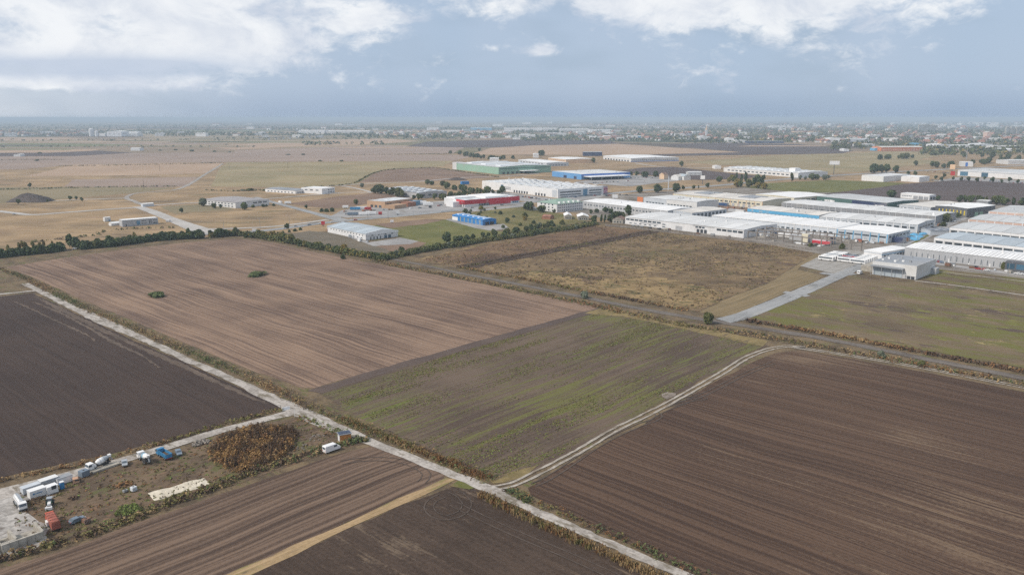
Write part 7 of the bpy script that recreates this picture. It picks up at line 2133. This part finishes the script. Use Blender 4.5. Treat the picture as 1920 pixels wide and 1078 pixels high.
RBc = heading((60, 933), (84, 925))
e = container('white site container with small blue lettering, nearest the tanker', 70, 931, RBc, 3.6, 1.9, 2.0, 'v_white')
add_blocks(e, 'lettering', 't_blue', [(-1.15, -.75, -1.02, -.97, 1.0, 1.4)] + [(-.6 + k * .27, -.42 + k * .27, -1.02, -.97, 1.08, 1.32) for k in range(6)])
container('pale blue flat container behind the lettered one', 60, 921, RBc, 4.4, 1.9, 1.6, 'paleblue', 'paleblue')
container('long pale grey container in the yard row', 92, 911, RBc, 4.0, 2.0, 2.0, 'v_silver', 'roof_pale')
container('short white cabin left of the blue toilet', 97, 924, RBc, 2.5, 1.9, 1.9, 'v_white', None, 'site_container', 1)
container('white container with dark grey roof behind the blue toilet', 120, 905, RBc, 3.6, 2.0, 1.7, 'v_white', 'roof_slate')
p = G(117, 917)
e = empty('portable_toilet', (p.x, p.y, .15), RB)
e.scale = (.8, .8, .85)
tag(e, 'narrow bright blue portable toilet', 'toilet')
block('booth', e, 'blue', -.55, .55, -.55, .55, .1, 2.1)
block('roof', e, 'v_white', -.6, .6, -.6, .6, 2.1, 2.28)
block('door', e, 't_blue', -.42, .42, -.6, -.54, .15, 2.0)
p = G(143, 905)
e = empty('truck_cab', (p.x, p.y, .15), RB - .3)
e.scale = (.8, .8, .8)
tag(e, 'faded orange scrap lorry cab lying in the yard', 'truck cab')
cab(e, -.9, .9, .95, .1, 1.5, 'v_wreck', 'shell')
for x, y, mt, s, nm, lb in ((158, 893, 'v_slate', (2.0, 1.8, 1.6), 'water_tank', 'blue grey cage tank beside the concrete ledge'), (251, 921, 'poly', (1.2, 1.1, 1.1), 'water_tank', 'white cube tank in the middle of the yard'), (162, 981, 'rust', (1.4, 1.2, 1.1), 'steel_bin', 'rusty brown bin by the yard bank'), (235, 923, 'steel', (1.0, .8, .6), 'scrap_box', 'dark scrap box left of the white cube tank')):
    p = G(x, y)
    e = empty(nm, (p.x, p.y, .15), RB + .2)
    tag(e, lb, 'tank' if 'tank' in nm else 'bin')
    block('body', e, mt, -s[0] / 2, s[0] / 2, -s[1] / 2, s[1] / 2, .12, s[2])
    block('pallet', e, 'bark', -s[0] / 2 - .06, s[0] / 2 + .06, -s[1] / 2 - .06, s[1] / 2 + .06, 0, .11)
    add_blocks(e, 'cage_bar', 'steel', [(-s[0] / 2 + k * s[0] / 4 - .03, -s[0] / 2 + k * s[0] / 4 + .03, -s[1] / 2 - .05, -s[1] / 2 - .005, .12, s[2]) for k in range(5)])
    block('lid', e, 'chassis', -.2, .2, -.2, .2, s[2], s[2] + .08)
# low concrete ledge slabs by the lane
p0, p1 = G(172, 888), G(224, 870)
L = (p1 - p0).length
e = empty('concrete_ledge', (p0.x, p0.y, .12), math.atan2((p1 - p0).y, (p1 - p0).x))
tag(e, 'low concrete ledge of slabs beside the white mixer truck', 'ledge')
for k in range(5):
    block('slab', e, 'concwall', L * k / 5 + .04, L * (k + 1) / 5 - .04, -.6, 1.2, 0, .45 + .03 * (k % 2))
# aggregate bays
for (x, y, w, lb) in ((43, 1023, 8.0, 'open concrete storage bay by the bottom left corner, right one'), (-8, 1038, 8.0, 'open concrete storage bay by the bottom left corner, left one')):
    p = G(x, y)
    e = empty('storage_bay', (p.x, p.y, .16), RB)
    tag(e, lb, 'storage bay')
    for k in range(5):
        for j in range(2):
            block('block', e, 'concwall', -w / 2 + k * w / 5 + .03, -w / 2 + (k + 1) * w / 5 - .03, -.5, -.02 + .02 * ((k + j) % 2), j * .9 + .01, j * .9 + .89)
    for s in (-1, 1):
        for k in range(4):
            for j in range(2):
                block('block', e, 'concwall', s * w / 2 - .25, s * w / 2 + .25 + .02 * ((k + j) % 2), .02 + k * 1.4, 1.38 + k * 1.4, j * .9 + .01, j * .9 + .89)
    block('bay_floor', e, 'concwall', -w / 2 + .3, w / 2 - .3, .05, 5.6, 0, .08)
# sand heap strip, as a low lumpy bank
p0, p1 = G(283, 932), G(388, 902)
L = (p1 - p0).length
V, F = [], []
NX, NY = 44, 9
for i in range(NX):
    for j in range(NY):
        u, v = i / (NX - 1), j / (NY - 1) * 2 - 1
        ed = min(1, min(u, 1 - u) * 9) * (1 - abs(v) ** 3)
        V.append((u * L, v * (2.5 + .35 * math.sin(u * 11)), .12 + ed * random.uniform(.15, .5)))
for i in range(NX - 1):
    for j in range(NY - 1):
        k = i * NY + j
        F.append((k, k + NY, k + NY + 1, k + 1))
o = link('sand_bank', mesh_np('sand_bank', V, F, [M['sand']]), None, (p0.x, p0.y, 0), (0, 0, math.atan2((p1 - p0).y, (p1 - p0).x)))
tag(o, 'long flat bank of pale sand in the yard', 'sand')
r2 = np.random.default_rng(77)
PS = np.array([(p0.lerp(p1, r2.uniform(.03, .99)) + Vector((r2.normal() * 1.2, r2.normal() * 1.2, .25)))[:] for _ in range(34)])
stuff('sand_weeds', 'tufts of weeds growing on the pale sand', 'weeds', PS, r2.uniform(.12, .3, 34), r2.uniform(.2, .45, 34), ('weed_olive', 'leaf_md', 'weed_brown'), r2.choice(3, 34), 8, .3, 78)


def rubble(label, px, py, n, spread, s, mat='rubble'):
    """heap of broken pieces, one mass"""
    p = G(px, py)
    bm = bmesh.new()
    for _ in range(n):
        a = random.uniform(0, 6.28)
        r_l = spread * math.sqrt(random.random())
        c = Vector((r_l * math.cos(a) * 1.5, r_l * math.sin(a), s * .3 + max(0, (1 - r_l / spread)) * s))
        vs = bx(bm, -.5, .5, -.4, .4, -.3, .3)
        mt = Matrix.Translation(c) @ Matrix.Rotation(random.uniform(0, 3), 4, Vector((random.random(), random.random(), 1)).normalized()) @ Matrix.Scale(s * random.uniform(.5, 1.3), 4)
        bmesh.ops.transform(bm, matrix=mt, verts=vs)
    o = link('rubble_heap', mesh_bm('rubble_heap', bm, [M[mat]]), None, (p.x, p.y, .12), (0, 0, RB))
    tag(o, label, 'rubble', kind='stuff')


rubble('broken concrete rubble heap beside the reed bed', 376, 832, 40, 1.8, .7)
rubble('rubble and scrap in the middle of the yard', 233, 910, 26, 1.3, .55, 'weed_rust')
rubble('pale rubble by the reed bed right side', 590, 822, 22, 2.0, .4)
rubble('pale spoil near the reed bed', 566, 840, 16, 2.0, .4)
rubble('dark debris beside the tractor', 66, 940, 26, 1.6, .45, 'weed_brown')
rubble('brown debris right of the tractor', 136, 936, 14, .9, .5, 'weed_brown')
rubble('bricks and planks by the white containers', 92, 932, 16, 1.4, .3)
# orange hut
p = G(646, 826)
e = empty('wooden_hut', (p.x, p.y, .12), RB - .35)
tag(e, 'small orange wooden hut with solar panels on its roof', 'hut')
bm = bmesh.new()
bx(bm, -1.6, 1.6, -1.1, 1.1, 0, 2.2)
link('wall', mesh_bm('wall', bm, [M['white']]), e)
add_blocks(e, 'cladding_board', 'wood', [(-1.62, 1.62, -1.17, -1.08, .08 + k * .3, .35 + k * .3) for k in range(7)])
add_blocks(e, 'cladding_board', 'wood', [(1.58, 1.67, -1.1, 1.1, .08 + k * .3, .35 + k * .3) for k in range(7)])
block('door', e, 'trim', -1.68, -1.58, -.5, .5, .1, 2.0)
block('roof', e, 'roof_slate', -1.85, 1.85, -1.35, 1.35, 2.2, 2.36)
add_blocks(e, 'solar_panel', 'solar', [(-1.7 + k * 1.15, -.65 + k * 1.15, -1.0, 1.1, 2.38, 2.46) for k in range(3)])
# white block barrier
p = G(536, 769)
e = empty('concrete_barrier', (p.x, p.y, .15), RB - .15)
tag(e, 'short white concrete barrier at the lane junction', 'barrier')
bm = bmesh.new()
prism(bm, [(-.35, 0), (.35, 0), (.18, .5), (.12, 1.0), (-.12, 1.0), (-.18, .5)], -1.3, 1.3)
for v in bm.verts:
    v.co = Vector((v.co.y, v.co.x, v.co.z))
link('body', mesh_bm('body', bm, [M['v_white']]), e)
add_blocks(e, 'lifting_lug', 'steel', [(s * .8 - .05, s * .8 + .05, -.05, .05, 1.0, 1.1) for s in (-1, 1)])
# fence along the dark field: posts, each its own part
fp = smooth_line([G(x, y) for x, y in ((300, 829), (400, 801), (470, 781), (526, 766))], 3.0)
e = empty('post_fence', fp[0], 0)
tag(e, 'row of thin wooden fence posts along the yard lane', 'fence')
for q in fp[::1]:
    d = q - fp[0]
    block('post', e, 'bark', d.x - .06, d.x + .06, d.y - .06, d.y + .06, 0, 1.2)

# ------------------------------------------------------------------ haze: the damp air over the plain
bm = bmesh.new()
bx(bm, -125000, 125000, -125000, 125000, -1.2, 96)
hm = bpy.data.materials.new('damp air')
hm.use_nodes = True
ht = hm.node_tree
for n in list(ht.nodes):
    ht.nodes.remove(n)
pv = ht.nodes.new('ShaderNodeVolumePrincipled')
pv.inputs['Color'].default_value = (0.70, 0.85, 1.0, 1)
pv.inputs['Density'].default_value = 1.35e-4
pv.inputs['Anisotropy'].default_value = 0.0
pv.inputs['Density Attribute'].default_value = ''
pv.inputs['Temperature Attribute'].default_value = ''
pv.inputs['Color Attribute'].default_value = ''
ho = ht.nodes.new('ShaderNodeOutputMaterial')
ht.links.new(pv.outputs[0], ho.inputs['Volume'])
tag(link('haze', mesh_bm('haze', bm, [hm])), 'thin bluish rain haze over the plain', 'haze', kind='stuff')
